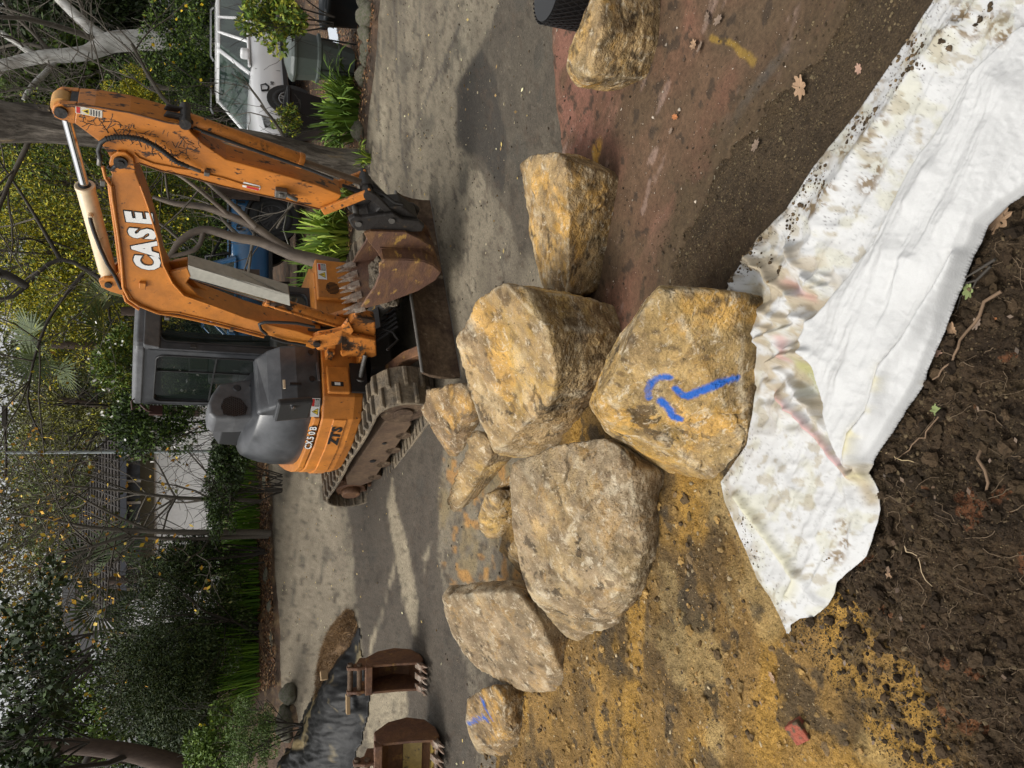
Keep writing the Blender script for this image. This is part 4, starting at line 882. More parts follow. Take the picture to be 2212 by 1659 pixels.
# ---- swing post
mb = MB(); bprism(mb, [(668, 737), (676, 745), (700, 748), (730, 742), (758, 728), (775, 728), (812, 736), (814, 770), (800, 774), (795, 752), (775, 762), (740, 772), (735, 765), (762, 748), (745, 738), (760, 715), (752, 700), (740, 715), (715, 722), (690, 726)], -.13, -.08)
bprism(mb, [(668, 737), (700, 748), (740, 742), (765, 728), (760, 706), (740, 712), (700, 724)], .06, .11, trace=-.13)
mb.cyl((.98, -.22, .50), (.98, -.22, .78), .085, n=20); mb.cyl((.98, -.22, .86), (.98, -.22, 1.02), .075, n=20); mb.box((.90, -.24, .90), (.18, .20, .07)); mb.box((.90, -.24, .60), (.18, .24, .07))
bprism(mb, [(755, 712), (770, 690), (812, 700), (815, 760), (790, 758)], -.06, .06, trace=-.1)
post = mb.build('swing_post', ORGW, ex, bevel=.012)
foot = bsz(684, 741, -.13); mb = MB(); pin(mb, foot, -.155, .13, .032); mb.build('foot_pin', BLK, post)
# ---- boom
BW = .105
boomp = [(243, 360), (240, 395), (245, 430), (256, 500), (264, 560), (271, 622), (288, 648), (330, 672), (384, 675), (473, 696), (574, 723), (640, 742), (676, 754), (694, 748), (696, 732), (682, 729), (640, 715), (589, 704), (529, 686), (463, 661),
         (397, 638), (372, 610), (352, 570), (341, 516), (318, 440), (303, 400), (290, 366)]
mb = MB(); bprism(mb, boomp, -BW, BW, trace=-BW); boom = mb.build('boom', ORG, ex, bevel=.007)
mb = MB()
for s in (-1, 1): bprism(mb, [(236, 350), (240, 334), (255, 325), (272, 327), (288, 340), (293, 366), (290, 372), (240, 372)], s * BW - .014, s * BW + .014, trace=-BW)
mb.build('boom_fork', ORGD, boom, bevel=.006)
ap = bsz(261, 346, -BW)
mb = MB(); pin(mb, ap, -BW - .035, BW + .035, .042); pin(mb, ap, -BW - .045, -BW - .03, .02); mb.build('arm_pin', BLK, boom)
# edge weld bead plates along the boom
mb = MB()
for line_ in ([(303, 400), (318, 440), (341, 516), (352, 570), (372, 610), (397, 638), (463, 661), (529, 686)], [(245, 400), (256, 500), (264, 560), (271, 622), (288, 648), (330, 672), (384, 675), (473, 696), (574, 723)]):
    q = [bp(bsz(a, b, -BW)[0], -BW - .003, bsz(a, b, -BW)[1]) for a, b in line_]; mb.tube(q, .0075, 6)
mb.build('edge_rib', ORG, boom)
for s in (-1, 1):
    mb = MB(); bprism(mb, [(213, 606), (219, 620), (240, 630), (268, 638), (268, 575), (256, 590), (245, 600), (225, 600)], s * .07 - .015, s * .07 + .015, trace=-.08); mb.build('cylinder_lug', ORG, boom, bevel=.006)
lug = bsz(234, 614, -.085); mb = MB(); pin(mb, lug, -.10, .10, .026); mb.build('lug_pin', BLK, boom)
for s in (-1, 1):
    mb = MB(); bprism(mb, [(366, 590), (380, 585), (405, 580), (412, 597), (402, 612), (430, 640), (470, 660), (440, 655), (400, 640), (372, 612)], s * .055 - .014, s * .055 + .014, trace=-.07); mb.build('boom_cylinder_lug', ORG, boom, bevel=.006)
mb = MB(); q = bsz(308, 613, -BW); mb.box(bp(q[0], -BW - .012, q[1]), (.055, .03, .045), BL.to_3x3()); mb.build('hose_clip', ORG, boom, bevel=.004)
# lettering CASE along the boom side
c1 = bsz(324, 581, -BW); c2 = bsz(302, 458, -BW); e = Vector((c2[0] - c1[0], 0, c2[1] - c1[1])); L_ = e.length; e.normalize(); mid = bm_mid(c1, c2, .5)
ex_ = (BL.to_3x3() @ e).normalized(); up_ = BY.cross(ex_) * 1.0
if up_.z < 0: up_ = -up_
for nm, m_, off, sz_, oo in (('letter_outline', BLKP, .002, 0, .020), ('letter', WHT, .005, 0, .0115)):
    hsz = L_ / 2.75
    for i, ch in enumerate('CASE'):
        pos = bp(mid[0], -BW, mid[1]) + ex_ * ((i - 1.5) * L_ * .262) - BY * off
        text_mesh(nm, ch, hsz * 1.16, frame(pos, ex_, up_), m_, boom, .0012, oo, .12, .86)
# ---- arm (dipper)
AW = .095
armL = [(166, 226), (205, 228), (281, 241), (364, 263), (400, 268), (414, 288), (440, 312), (489, 345), (560, 364), (624, 382), (684, 400), (738, 422), (720, 450), (706, 464), (690, 452), (611, 431), (549, 418), (480, 402), (400, 380), (345, 368),
        (300, 352), (262, 362), (244, 352), (232, 330), (214, 306), (190, 288), (160, 266)]
mb = MB(); bprism(mb, armL, -AW, AW, trace=-AW); arm = mb.build('arm', ORGD, ex, bevel=.007)
for s in (-1, 1):
    mb = MB(); bprism(mb, [(166, 225), (146, 224), (128, 222), (116, 228), (111, 240), (117, 253), (132, 260), (162, 268)], s * (AW - .018) - .018, s * (AW - .018) + .018, trace=-AW); mb.build('arm_fork', ORGD, arm, bevel=.006)
tp = bsz(132, 241, -AW); mb = MB(); pin(mb, tp, -AW - .02, AW + .02, .036); mb.build('rod_pin', BLK, arm)
mb = MB(); pin(mb, tp, -AW + .045, AW - .045, .062); mb.build('rod_eye', mat('pale_orange', (.62, .33, .10), .5, dirt=.2), arm)
mb = MB(); bprism(mb, [(150, 226), (186, 228), (198, 236), (190, 256), (158, 262)], -AW + .034, AW - .036, trace=-AW); mb.build('fork_notch_shade', BLK, arm)  # added black block stands in for shade in the open notch between forks
mb = MB(); q = bp(*[bsz(386, 251, 0)[0], 0, bsz(386, 251, 0)[1]]); bprism(mb, [(345, 262), (360, 240), (400, 248), (418, 262), (416, 290)], -.05, -.03, trace=-.04); bprism(mb, [(345, 262), (360, 240), (400, 248), (418, 262), (416, 290)], .03, .05, trace=-.04); mb.build('bucket_cylinder_lug', BLK, arm, bevel=.005)
mb = MB(); q0 = bsz(400, 268, -AW); pin(mb, q0, -AW - .012, AW + .012, .036); mb.build('lug_pin', BLK, arm)
mb = MB()
for line_ in ([(146, 226), (205, 230), (281, 243), (364, 265), (398, 270)], [(300, 352), (345, 368), (400, 380), (480, 402), (549, 418), (611, 431), (690, 452)]):
    mb.tube([bp(bsz(a, b, -AW)[0], -AW - .002, bsz(a, b, -AW)[1]) for a, b in line_], .006, 6)
mb.build('edge_rib', RUST, arm)
mb = MB(); mb.tube([bp(bsz(a, b, -AW)[0], -AW - .006, bsz(a, b, -AW)[1]) for a, b in ((290, 330), (300, 340), (330, 352), (380, 362), (412, 366), (440, 374), (480, 383), (520, 396), (560, 404))], .006, 6); mb.build('grease_pipe', ORG, arm)
q = bsz(606, 412, -AW); mb = MB(); mb.box(bp(q[0], -AW - .025, q[1]), (.06, .05, .08), BL.to_3x3()); mb.cyl(bp(q[0], -AW - .03, q[1] - .03), bp(q[0] - .03, -AW - .04, q[1] - .12), .016); mb.box(bp(q[0], -AW - .052, q[1]), (.03, .02, .03), BL.to_3x3()); mb.build('hose_block', STEEL, arm, bevel=.004)
q = bsz(543, 402, -AW); e_ = (BL.to_3x3() @ Vector((bsz(570, 408, -AW)[0] - bsz(520, 395, -AW)[0], 0, bsz(570, 408, -AW)[1] - bsz(520, 395, -AW)[1]))).normalized()
mb = MB(); u_ = BY.cross(e_); mb.prism([(-.055, -.022), (.055, -.022), (.062, 0), (.055, .022), (-.055, .022), (-.062, 0)], bp(q[0], -AW, q[1]), e_, u_, -BY, .001, .004); st_ = mb.build('arm_sticker', WHT, arm)
mb = MB(); mb.prism([(-.03, .002), (.055, .002), (.055, .02), (-.03, .02)], bp(q[0], -AW, q[1]), e_, u_, -BY, .004, .0055); mb.build('sticker_heading', REDS, st_)
q = bsz(192, 241, -AW); e_ = (BL.to_3x3() @ Vector((bsz(192, 225, -AW)[0] - q[0], 0, bsz(192, 225, -AW)[1] - q[1]))).normalized(); u_ = e_.cross(-BY) * -1.0
if u_.z < 0: u_ = -u_
def tall_label(parent, q, e_, u_, a, b):
    o_ = bp(q[0], -AW, q[1]); m_ = MB(); m_.prism([(-a, -b), (a, -b), (a, b), (-a, b)], o_, e_, u_, -BY, .001, .003); s_ = m_.build('warning_label', mat('aged_sticker', (.6, .56, .48), .5, dirt=.2), parent)
    m_ = MB(); m_.prism([(-a * .8, b * .0), (a * .8, b * .0), (0, b * .55)], o_, e_, u_, -BY, .003, .0045); m_.build('warning_triangle', YELS, s_)
    m_ = MB(); m_.prism([(-a * .45, b * .07), (a * .45, b * .07), (0, b * .40)], o_, e_, u_, -BY, .0045, .0055); m_.build('triangle_mark', BLKP, s_)
    m_ = MB(); m_.prism([(-a * .8, b * .65), (a * .8, b * .65), (a * .8, b * .92), (-a * .8, b * .92)], o_, e_, u_, -BY, .003, .0045); m_.build('label_heading', REDS, s_)
    m_ = MB()
    for r_ in range(4): m_.prism([(-a * .8, -b * (.2 + .2 * r_)), (a * .7, -b * (.2 + .2 * r_)), (a * .7, -b * (.12 + .2 * r_)), (-a * .8, -b * (.12 + .2 * r_))], o_, e_, u_, -BY, .003, .0045)
    m_.build('label_text_lines', GRYP, s_)
tall_label(arm, q, e_, u_, .026, .072)
# scratches and grease streaks on the arm side
random.seed(5); mb = MB()
for k in range(150):
    a = random.uniform(165, 430); b = 232 + (a - 170) * .25 + random.uniform(8, 50 + (a - 170) * .1); 
    if not (232 + (a - 170) * .17 + 6 < b < 262 + (a - 170) * .42): continue
    t = random.uniform(0, 6.28); l = random.uniform(6, 22); pts = []
    for i in range(4): pts.append((a + math.cos(t) * l * i / 3 + random.uniform(-1.5, 1.5), b + math.sin(t) * l * i / 3 + random.uniform(-1.5, 1.5)))
    mb.tube([bp(bsz(x, y, -AW)[0], -AW - .0005, bsz(x, y, -AW)[1]) for x, y in pts], random.uniform(.0012, .0028), 4)
mb.build('scratch_marks', BLK, arm)
# ---- cylinders
bt = bsz(180, 400, 0); rod0 = bp(tp[0], 0, tp[1]); lg = bp(lug[0], 0, lug[1]); d_ = (rod0 - lg).normalized()
top_ = lg + d_ * ((bp(bt[0], 0, bt[1]) - lg).dot(d_)); mb = MB(); mb.cyl(lg + d_ * .05, top_, .060, n=24); mb.cyl(top_ - d_ * .03, top_, .064, n=24); mb.cyl(lg - BY * .05, lg + BY * .05, .055, n=20); mb.cyl(top_ - d_ * .20 - BY * .055, top_ - d_ * .20 - BY * .095, .018, n=8); mb.cyl(lg + d_ * .38 - BY * .05, lg + d_ * .38 - BY * .08, .012)
ac = mb.build('arm_cylinder', CREAM, ex, bevel=.004)
mb = MB(); mb.cyl(top_, rod0, .030, n=20); mb.build('cylinder_rod', CHROME, ac)
mb = MB(); mb.cyl(top_, top_ + d_ * .006, .04, n=20); mb.build('rod_seal', BLKP, ac)
mb = MB(); mb.tube([top_ - d_ * .20 - BY * .09, top_ - d_ * .24 - BY * .10, top_ - d_ * .34 - BY * .085 , top_ - d_ * .48 - BY * .082 - Z3 * .01, top_ - d_ * .62 - BY * .085 - Z3 * .03, lg + d_ * .1 - BY * .09 - Z3 * .06, lg - d_ * .03 - BY * .09 - Z3 * .08], .014, 8); mb.build('cylinder_hose', RUB, ac)
cb = bsz(400, 262, -.02); cb3 = bp(cb[0], 0, cb[1]); ce = bsz(655, 347, 0); ce3 = bp(ce[0], 0, ce[1]); lk = bsz(790, 397, 0); lk3 = bp(lk[0], 0, lk[1])
d2 = (lk3 - cb3).normalized(); ce3 = cb3 + d2 * (ce3 - cb3).dot(d2)
mb = MB(); mb.cyl(cb3 - d2 * .01, ce3, .052, n=20); mb.cyl(ce3 - d2 * .04, ce3, .057, n=20); mb.cyl(cb3 - BY * .03, cb3 + BY * .03, .055); bc = mb.build('bucket_cylinder', ORGW, ex, bevel=.004)
mb = MB(); mb.cyl(ce3, lk3, .024, n=16); mb.build('cylinder_rod', RODD, bc)
mb = MB(); mb.tube([cb3 + d2 * .05 - BY * .06, cb3 + d2 * .4 - BY * .065, ce3 - d2 * .10 - BY * .066], .008, 6); mb.tube([cb3 + d2 * .1 - BY * .07, cb3 + d2 * .5 - BY * .075 , ce3 + d2 * .05 - BY * .075 , ce3 + d2 * .22 - BY * .09], .011, 6); mb.build('cylinder_pipe', RUB, bc)
f1 = bsz(762, 706, 0); f13 = bp(f1[0], .0, f1[1]); g1 = bsz(398, 592, -.0); g13 = bp(g1[0], 0, g1[1]); d3 = (g13 - f13).normalized()
e1 = f13 + d3 * ((bp(bsz(566, 655, 0)[0], 0, bsz(566, 655, 0)[1]) - f13).dot(d3))
mb = MB(); mb.cyl(f13, e1, .052, n=22); mb.cyl(e1 - d3 * .04, e1, .058, n=22); mb.cyl(f13 - BY * .045, f13 + BY * .045, .06); mb.tube([f13 + d3 * .12 - BY * .06, f13 + d3 * .5 - BY * .062, e1 - d3 * .08 - BY * .064], .012, 7); bc2 = mb.build('boom_cylinder', ORGW, ex, bevel=.004)
mb = MB(); mb.cyl(e1, g13, .028, n=16); mb.build('cylinder_rod', CHROME, bc2)
mb = MB(); gp = [bsz(a, b, -.06) for a, b in ((405, 575), (626, 637), (629, 662), (400, 594))]; n3 = Vector((-d3.z, 0, d3.x))
bprism(mb, [(407, 572), (500, 598), (624, 636), (627, 660), (500, 624), (402, 597)], -.066, -.060, trace=-.06)
bprism(mb, [(407, 572), (500, 598), (624, 636), (626, 641), (500, 603), (406, 577)], -.066, .06, trace=-.06)
mb.build('rod_guard', GUARD, bc2, bevel=.003)
# ---- boom-side pipes and hoses
def bt_(pts, wv): return [bp(bsz(a, b, wv)[0], wv, bsz(a, b, wv)[1]) for a, b in pts]
mb = MB(); mb.tube(bt_([(222, 360), (228, 385), (240, 402), (243, 430), (255, 505), (262, 560), (266, 620), (278, 645), (300, 660), (340, 676), (390, 684), (470, 702), (570, 728)], -.118), .011, 8); mb.tube(bt_([(234, 385), (238, 420), (250, 505), (258, 570), (262, 620), (272, 650), (300, 668)], -.07), .011, 8)
mb.build('hydraulic_pipe', ORG, boom)
mb = MB(); mb.tube(bt_([(217, 345), (212, 325), (218, 308), (230, 300), (248, 296), (275, 296), (307, 301), (335, 315), (350, 325), (380, 349), (407, 360)], -.135), .0145, 10)
mb.tube(bt_([(232, 360), (240, 365), (250, 358)], -.12), .014, 8); ch = mb.build('corrugated_hose', RUB, boom)
mb = MB(); pts = bt_([(230, 300), (248, 296), (275, 296), (307, 301), (335, 315), (350, 325), (380, 349), (400, 358)], -.135)
for a, b in zip(pts[:-1], pts[1:]):
    m_ = max(2, int((b - a).length / .016))
    for k in range(m_): c_ = a.lerp(b, k / m_); dd = (b - a).normalized() * .004; mb.cyl(c_ - dd, c_ + dd, .018, n=10)
mb.build('hose_rings', RUB, ch)
mb = MB(); mb.cyl(bt_([(407, 360)], -.13)[0], bt_([(433, 370)], -.12)[0], .013); mb.box(bt_([(447, 374)], -.115)[0], (.035, .03, .035)); mb.cyl(bt_([(216, 340)], -.13)[0], bt_([(214, 356)], -.13)[0], .016); mb.box(bt_([(222, 395)], -.11)[0], (.05, .02, .03)); mb.box(bt_([(500, 712)], -.125)[0], (.03, .03, .03)); mb.box(bt_([(361, 686)], -.125)[0], (.035, .03, .035))
mb.build('hose_fitting', STEEL, boom, bevel=.003)
mb = MB(); mb.tube(bt_([(576, 722), (564, 712), (560, 700), (572, 696), (600, 696), (640, 698), (680, 706)], -.13), .013, 8); mb.tube(bt_([(586, 730), (610, 738), (640, 742), (660, 746)], -.13), .012, 8)
for k in range(3): mb.tube(bt_([(665 + 4 * k, 712 + 3 * k), (700, 714 + 4 * k), (740, 716 + 4 * k), (775, 725 + 3 * k), (800, 730)], -.04 + .03 * k), .014, 7)
mb.build('boom_foot_hoses', RUB, boom)
# ---- linkage, hitch and bucket
mb = MB(); pin(mb, lk, -.15, .15, .036); pin(mb, lk, -.05, .05, .05); mb.build('link_pin', BLK, ex)
tipp = bsz(704, 453, -.115)
for s in (-1, 1):
    mb = MB(); a = bp(tipp[0], s * .118, tipp[1]); b = bp(lk[0], s * .118, lk[1]); d_ = (b - a).normalized(); nn = d_.cross(BY)
    mb.prism([(-.03, -.034), ((b - a).length + .03, -.034), ((b - a).length + .03, .034), (-.03, .034)], a, d_, nn, BY, -.014, .014); mb.build('side_link', ORGW, ex, bevel=.008)
hp = bsz(848, 463, -.07)
for s in (-1, 1):
    mb = MB(); a = bp(lk[0], s * .075, lk[1]); b = bp(hp[0], s * .075, hp[1]); d_ = (b - a).normalized(); nn = d_.cross(BY)
    mb.prism([(-.03, -.03), ((b - a).length + .03, -.024), ((b - a).length + .03, .024), (-.03, .03)], a, d_, nn, BY, -.018, .018); mb.build('hitch_link', BLK, ex, bevel=.006)
mb = MB()
for s in (-1, 1): bprism(mb, [(752, 474), (760, 490), (772, 499), (836, 500), (880, 502), (912, 501), (918, 488), (905, 478), (869, 473), (850, 461), (835, 462), (783, 469), (765, 466)], s * .10 - .022, s * .10 + .022, trace=-.12)
bprism(mb, [(800, 480), (820, 455), (870, 452), (905, 478), (905, 495), (800, 496)], -.08, .08, trace=-.12)
hitch = mb.build('quick_hitch', BLK, ex, bevel=.012)
mb = MB(); 
for a, b in ((774, 483), (846, 476)): q = bsz(a, b, -.122); pin(mb, q, -.135, .135, .024)
mb.build('hitch_pin', STEEL, hitch)
mb = MB(); mb.tube(bt_([(805, 410), (830, 420), (850, 436), (868, 440), (872, 452), (865, 462)], -.06), .013, 8); mb.tube(bt_([(740, 400), (770, 410), (800, 415), (830, 440)], .02), .012, 7); mb.tube(bt_([(750, 405), (790, 420), (820, 445), (850, 455)], .06), .012, 7); mb.build('hitch_hose', RUB, hitch)
# bucket: side plates, wrap, ears, lip, teeth, all in the boom plane
WB = .275; t0 = -WB
side = [bsz(a, b, t0) for a, b in ((776, 668), (836, 652), (902, 627), (940, 604), (952, 586), (936, 572), (915, 563), (879, 560), (829, 560), (818, 570), (819, 592), (809, 618), (792, 642))]
MYB = mat('bucket_steel', (.105, .050, .030), .6, dirt=.35, scale=5, col2=(.17, .085, .035), mixlo=.45, mixhi=.62, col3=(.36, .21, .05), scale3=7, lo3=.60, hi3=.66, bump=.25, bscale=40, stretch=(1, 1, 2))
mb = MB()
for s in (-1, 1): mb.prism(side, BL @ Vector((0, 0, 0)), BX, Z3, BY, s * WB - .012, s * WB + .012)
bucket = mb.build('digging_bucket', MYB, ex, bevel=.006)
outer = side[0:9]; mb = MB(); cs = Vector((sum(p[0] for p in side) / len(side), sum(p[1] for p in side) / len(side)))
def off_(p, k): v = Vector(p) - cs; return (p[0] + v.x / v.length * k, p[1] + v.y / v.length * k)
ringo = [off_(p, .008) for p in outer]; ringi = [off_(p, -.012) for p in outer]
mb.prism(ringo + ringi[::-1], BL @ Vector((0, 0, 0)), BX, Z3, BY, -WB - .004, WB + .004); mb.build('bucket_wrap', MYB, bucket, bevel=.003)
mb = MB()
for s in (-1, 1): bprism(mb, [(786, 503), (800, 498), (875, 500), (905, 514), (935, 535), (945, 560), (870, 566), (826, 562), (812, 540), (795, 520)], s * .135 - .014, s * .135 + .014, trace=-.14)
ears = mb.build('bucket_ears', MYB, bucket, bevel=.005)
mb = MB(); a = side[8]; b = side[6]; mb.prism([off_(a, .02), off_(b, .02), off_(b, -.02), off_(a, -.02)], BL @ Vector((0, 0, 0)), BX, Z3, BY, -.16, .16); mb.build('ear_plate', MYB, ears)
lip = Vector(side[0]); tipd = (Vector(bsz(748, 676, t0)) - lip).normalized(); nd = Vector((-tipd.y, tipd.x))
for k in range(5):
    wv = -WB + .02 + (2 * WB - .04) * k / 4; o_ = BL @ Vector((lip.x, wv, lip.y)); e1_ = (BL.to_3x3() @ Vector((tipd.x, 0, tipd.y))); e2_ = (BL.to_3x3() @ Vector((nd.x, 0, nd.y)))
    mb = MB(); mb.loft([[o_ + e1_ * l + e2_ * (a * h) + BY * (b * g) for a, b in ((-1, -1), (1, -1), (1, 1), (-1, 1))] for l, h, g in ((-.05, .028, .034), (.03, .026, .032), (.06, .020, .026))], sm=False)
    for s in (-1, 1): mb.loft([[o_ + e1_ * l + e2_ * (a * h) + BY * (s * (.013 + .014 * l / .13) + b * g) for a, b in ((-1, -1), (1, -1), (1, 1), (-1, 1))] for l, h, g in ((.04, .018, .012), (.09, .011, .010), (.135, .003, .005))], sm=False)
    mb.build('tooth', TOOTH, bucket, bevel=.004)
def split_obj(o):
    me = o.data; bm = bmesh.new(); bm.from_mesh(me); bm.verts.ensure_lookup_table(); seen = set(); isl = []
    for v in bm.verts:
        if v.index in seen: continue
        st = [v]; seen.add(v.index); cur = []
        while st:
            a = st.pop(); cur.append(a.index)
            for e in a.link_edges:
                b = e.other_vert(a)
                if b.index not in seen: seen.add(b.index); st.append(b)
        isl.append(set(cur))
    bm.free()
    if len(isl) < 2: return
    for k, s in enumerate(isl):
        fs = [p_ for p_ in me.polygons if p_.vertices[0] in s]; vs = sorted(s); mp = {v: i for i, v in enumerate(vs)}
        m2 = bpy.data.meshes.new(me.name); m2.from_pydata([me.vertices[v].co[:] for v in vs], [], [[mp[v] for v in f.vertices] for f in fs]); [m2.materials.append(m_) for m_ in me.materials]
        m2.polygons.foreach_set('use_smooth', [f.use_smooth for f in fs]); c = o.copy(); c.data = m2; COL.objects.link(c)
    bpy.data.objects.remove(o)
rng = np.random.RandomState(3)
# soil left in the bucket
V, F = ICO[5]; mo = Vector(bsz(838, 606, 0)); V2 = V * np.array([.17, .25, .13]); V2 = V2 * (1 + .45 * fbm(V2, 14, 4, 91))[:, None] ; Wm = np.array([tuple(bp(mo.x + v[0] * .9, v[1], mo.y + .02 + v[2])) for v in V2]); np_mesh('bucket_soil', Wm, F, MUD, parent=bucket, smooth=False)
# ================================================================== PLANTING
LEAF = mat('foliage', attr='Col', rough=.55, spec=.3)
BARKG = mat('grey_bark', (.075, .064, .052), .85, dirt=.5, scale=9, col2=(.20, .175, .145), mixlo=.44, mixhi=.60, bump=1.6, bscale=22, stretch=(1, 1, .18), col3=(.30, .22, .12), scale3=5, lo3=.60, hi3=.66, spec=.2)
BARKW = mat('pale_gum_bark', (.52, .51, .48), .7, dirt=.25, scale=4, col2=(.28, .26, .23), mixlo=.48, mixhi=.62, bump=.2, bscale=14, stretch=(1, 1, .4))
BARKB = mat('brown_bark', (.075, .05, .036), .85, dirt=.4, scale=6, bump=.7, bscale=18, stretch=(1, 1, .3))
TWIG = mat('twig_bark', (.085, .072, .055), .85, dirt=.3)
TWIGD = mat('dark_twig_bark', (.035, .029, .022), .85, dirt=.3)
def leaves(cen, nrm_bias, size, aspect, rng, pal, pv=.35, droop=0., outward=None):
    """one bent rhombus per leaf; returns verts, quads, colours"""
    n = len(cen); d = rng.normal(size=(n, 3))
    if outward is not None: d = d * .8 + outward * 1.0
    d[:, 2] -= droop; d /= np.linalg.norm(d, axis=1)[:, None] + 1e-9
    up = rng.normal(size=(n, 3)) + np.array([0, 0, nrm_bias]); s = np.cross(d, up); s /= np.linalg.norm(s, axis=1)[:, None] + 1e-9
    L = (size * rng.uniform(.6, 1.25, n))[:, None]; W = L * aspect
    a = cen - d * L * .5; b = cen + s * W * .5; c = cen + d * L * .5; e = cen - s * W * .5
    V = np.stack([a, b, c, e], 1).reshape(-1, 3); F = np.arange(4 * n).reshape(-1, 4)
    P_ = np.array(pal); k = rng.choice(len(P_), n, p=None); col = P_[k] * (1 + rng.uniform(-pv, pv, (n, 1)))
    return V, F, np.repeat(col, 4, 0)
def crown_pts(c, r, n, rng, lumps=14, hollow=.55, lump=.42):
    """points spread through an uneven crown: many overlapping clumps with gaps between"""
    c = np.array(c, float); r = np.array(r, float); u = rng.normal(size=(lumps, 3)); u /= np.linalg.norm(u, axis=1)[:, None]
    lc = u * rng.uniform(hollow * .6, .85, (lumps, 1)); lr = lump * rng.uniform(.6, 1.25, lumps)
    k = rng.choice(lumps, n, p=lr ** 2 / (lr ** 2).sum()); v = rng.normal(size=(n, 3)); v /= np.linalg.norm(v, axis=1)[:, None]
    p = lc[k] + v * (lr[k] * rng.uniform(.35, 1.0, n) ** .5)[:, None]; o = v * .7 + p * .5
    return c + p * r, o
def mesh_leaves(name, V, F, C, parent): return np_mesh(name, V, F, LEAF, {'Col': np.clip(C, .003, .8)}, parent, smooth=False, world=True)
def branch(mb, p, d, l, r, depth, rng, spread=.55, up=.1, nseg=4, n=5, ends=None, kids=(2, 3), minr=.004):
    pts = [p]; rr = [r]; q = p.copy(); dd = d.normalized()
    for i in range(nseg):
        dd = (dd + Vector(rng.normal(size=3)) * .13 + Vector((0, 0, up * .3))).normalized(); q = q + dd * (l / nseg); pts.append(q.copy()); rr.append(max(minr * .6, r * (1 - .45 * (i + 1) / nseg)))
    mb.tube(pts, rr, n if r > .02 else 4, cap=False)
    if ends is not None and depth <= 1: ends += [q, pts[-2]]
    if depth > 0:
        for k in range(rng.randint(kids[0], kids[1] + 1)):
            t = rng.uniform(.35, 1.0); i = min(nseg - 1, int(t * nseg)); s = pts[i].lerp(pts[i + 1], t * nseg - i)
            nd = (dd + Vector(rng.normal(size=3)) * spread + Vector((0, 0, up))).normalized(); branch(mb, s, nd, l * rng.uniform(.55, .8), max(minr, rr[-1] * rng.uniform(.55, .8)), depth - 1, rng, spread, up, nseg, n, ends, kids, minr)
def shrub(name, label, cat, px, py, Y, rx, ry, rz, n, size, pal, seed, base=None, group=None, aspect=.45, stems=5, lumps=16, hollow=.5, lump=.42, twig=TWIGD, pv=.35, flowers=None, bias=.8):
    rng = np.random.RandomState(seed); c = aty(px, py, Y); bz = (c.z - rz) if base is None else base
    root = empty(name, Vector((c.x, c.y, bz)), label, cat, group)
    p, o = crown_pts(c, (rx, ry, rz), n, rng, lumps, hollow, lump); V, F, C = leaves(p, bias, size, aspect, rng, pal, pv, .1, o)
    mesh_leaves('crown', V, F, C, root)
    mb = MB()
    for k in range(stems):
        a = rng.uniform(0, 6.28); s = Vector((c.x + .15 * rx * math.cos(a), c.y + .15 * ry * math.sin(a), bz)); e = Vector((rng.normal() * rx * .5, rng.normal() * ry * .5, max(.3, c.z + rz * .5 - bz)))
        branch(mb, s, e, e.length * .75, max(.012, .02 * rz), 2, rng, .5, .25)
    mb.build('stems', twig, root, world=True)
    if flowers:
        nf, fs, fc = flowers; p, o = crown_pts(c, (rx * 1.03, ry * 1.03, rz * 1.03), nf, rng, lumps, .75, lump); V, F, C = leaves(p, .5, fs, .9, rng, fc, .15); mesh_leaves('flowers', V, F, C, root)['kind'] = 'stuff'
    return root
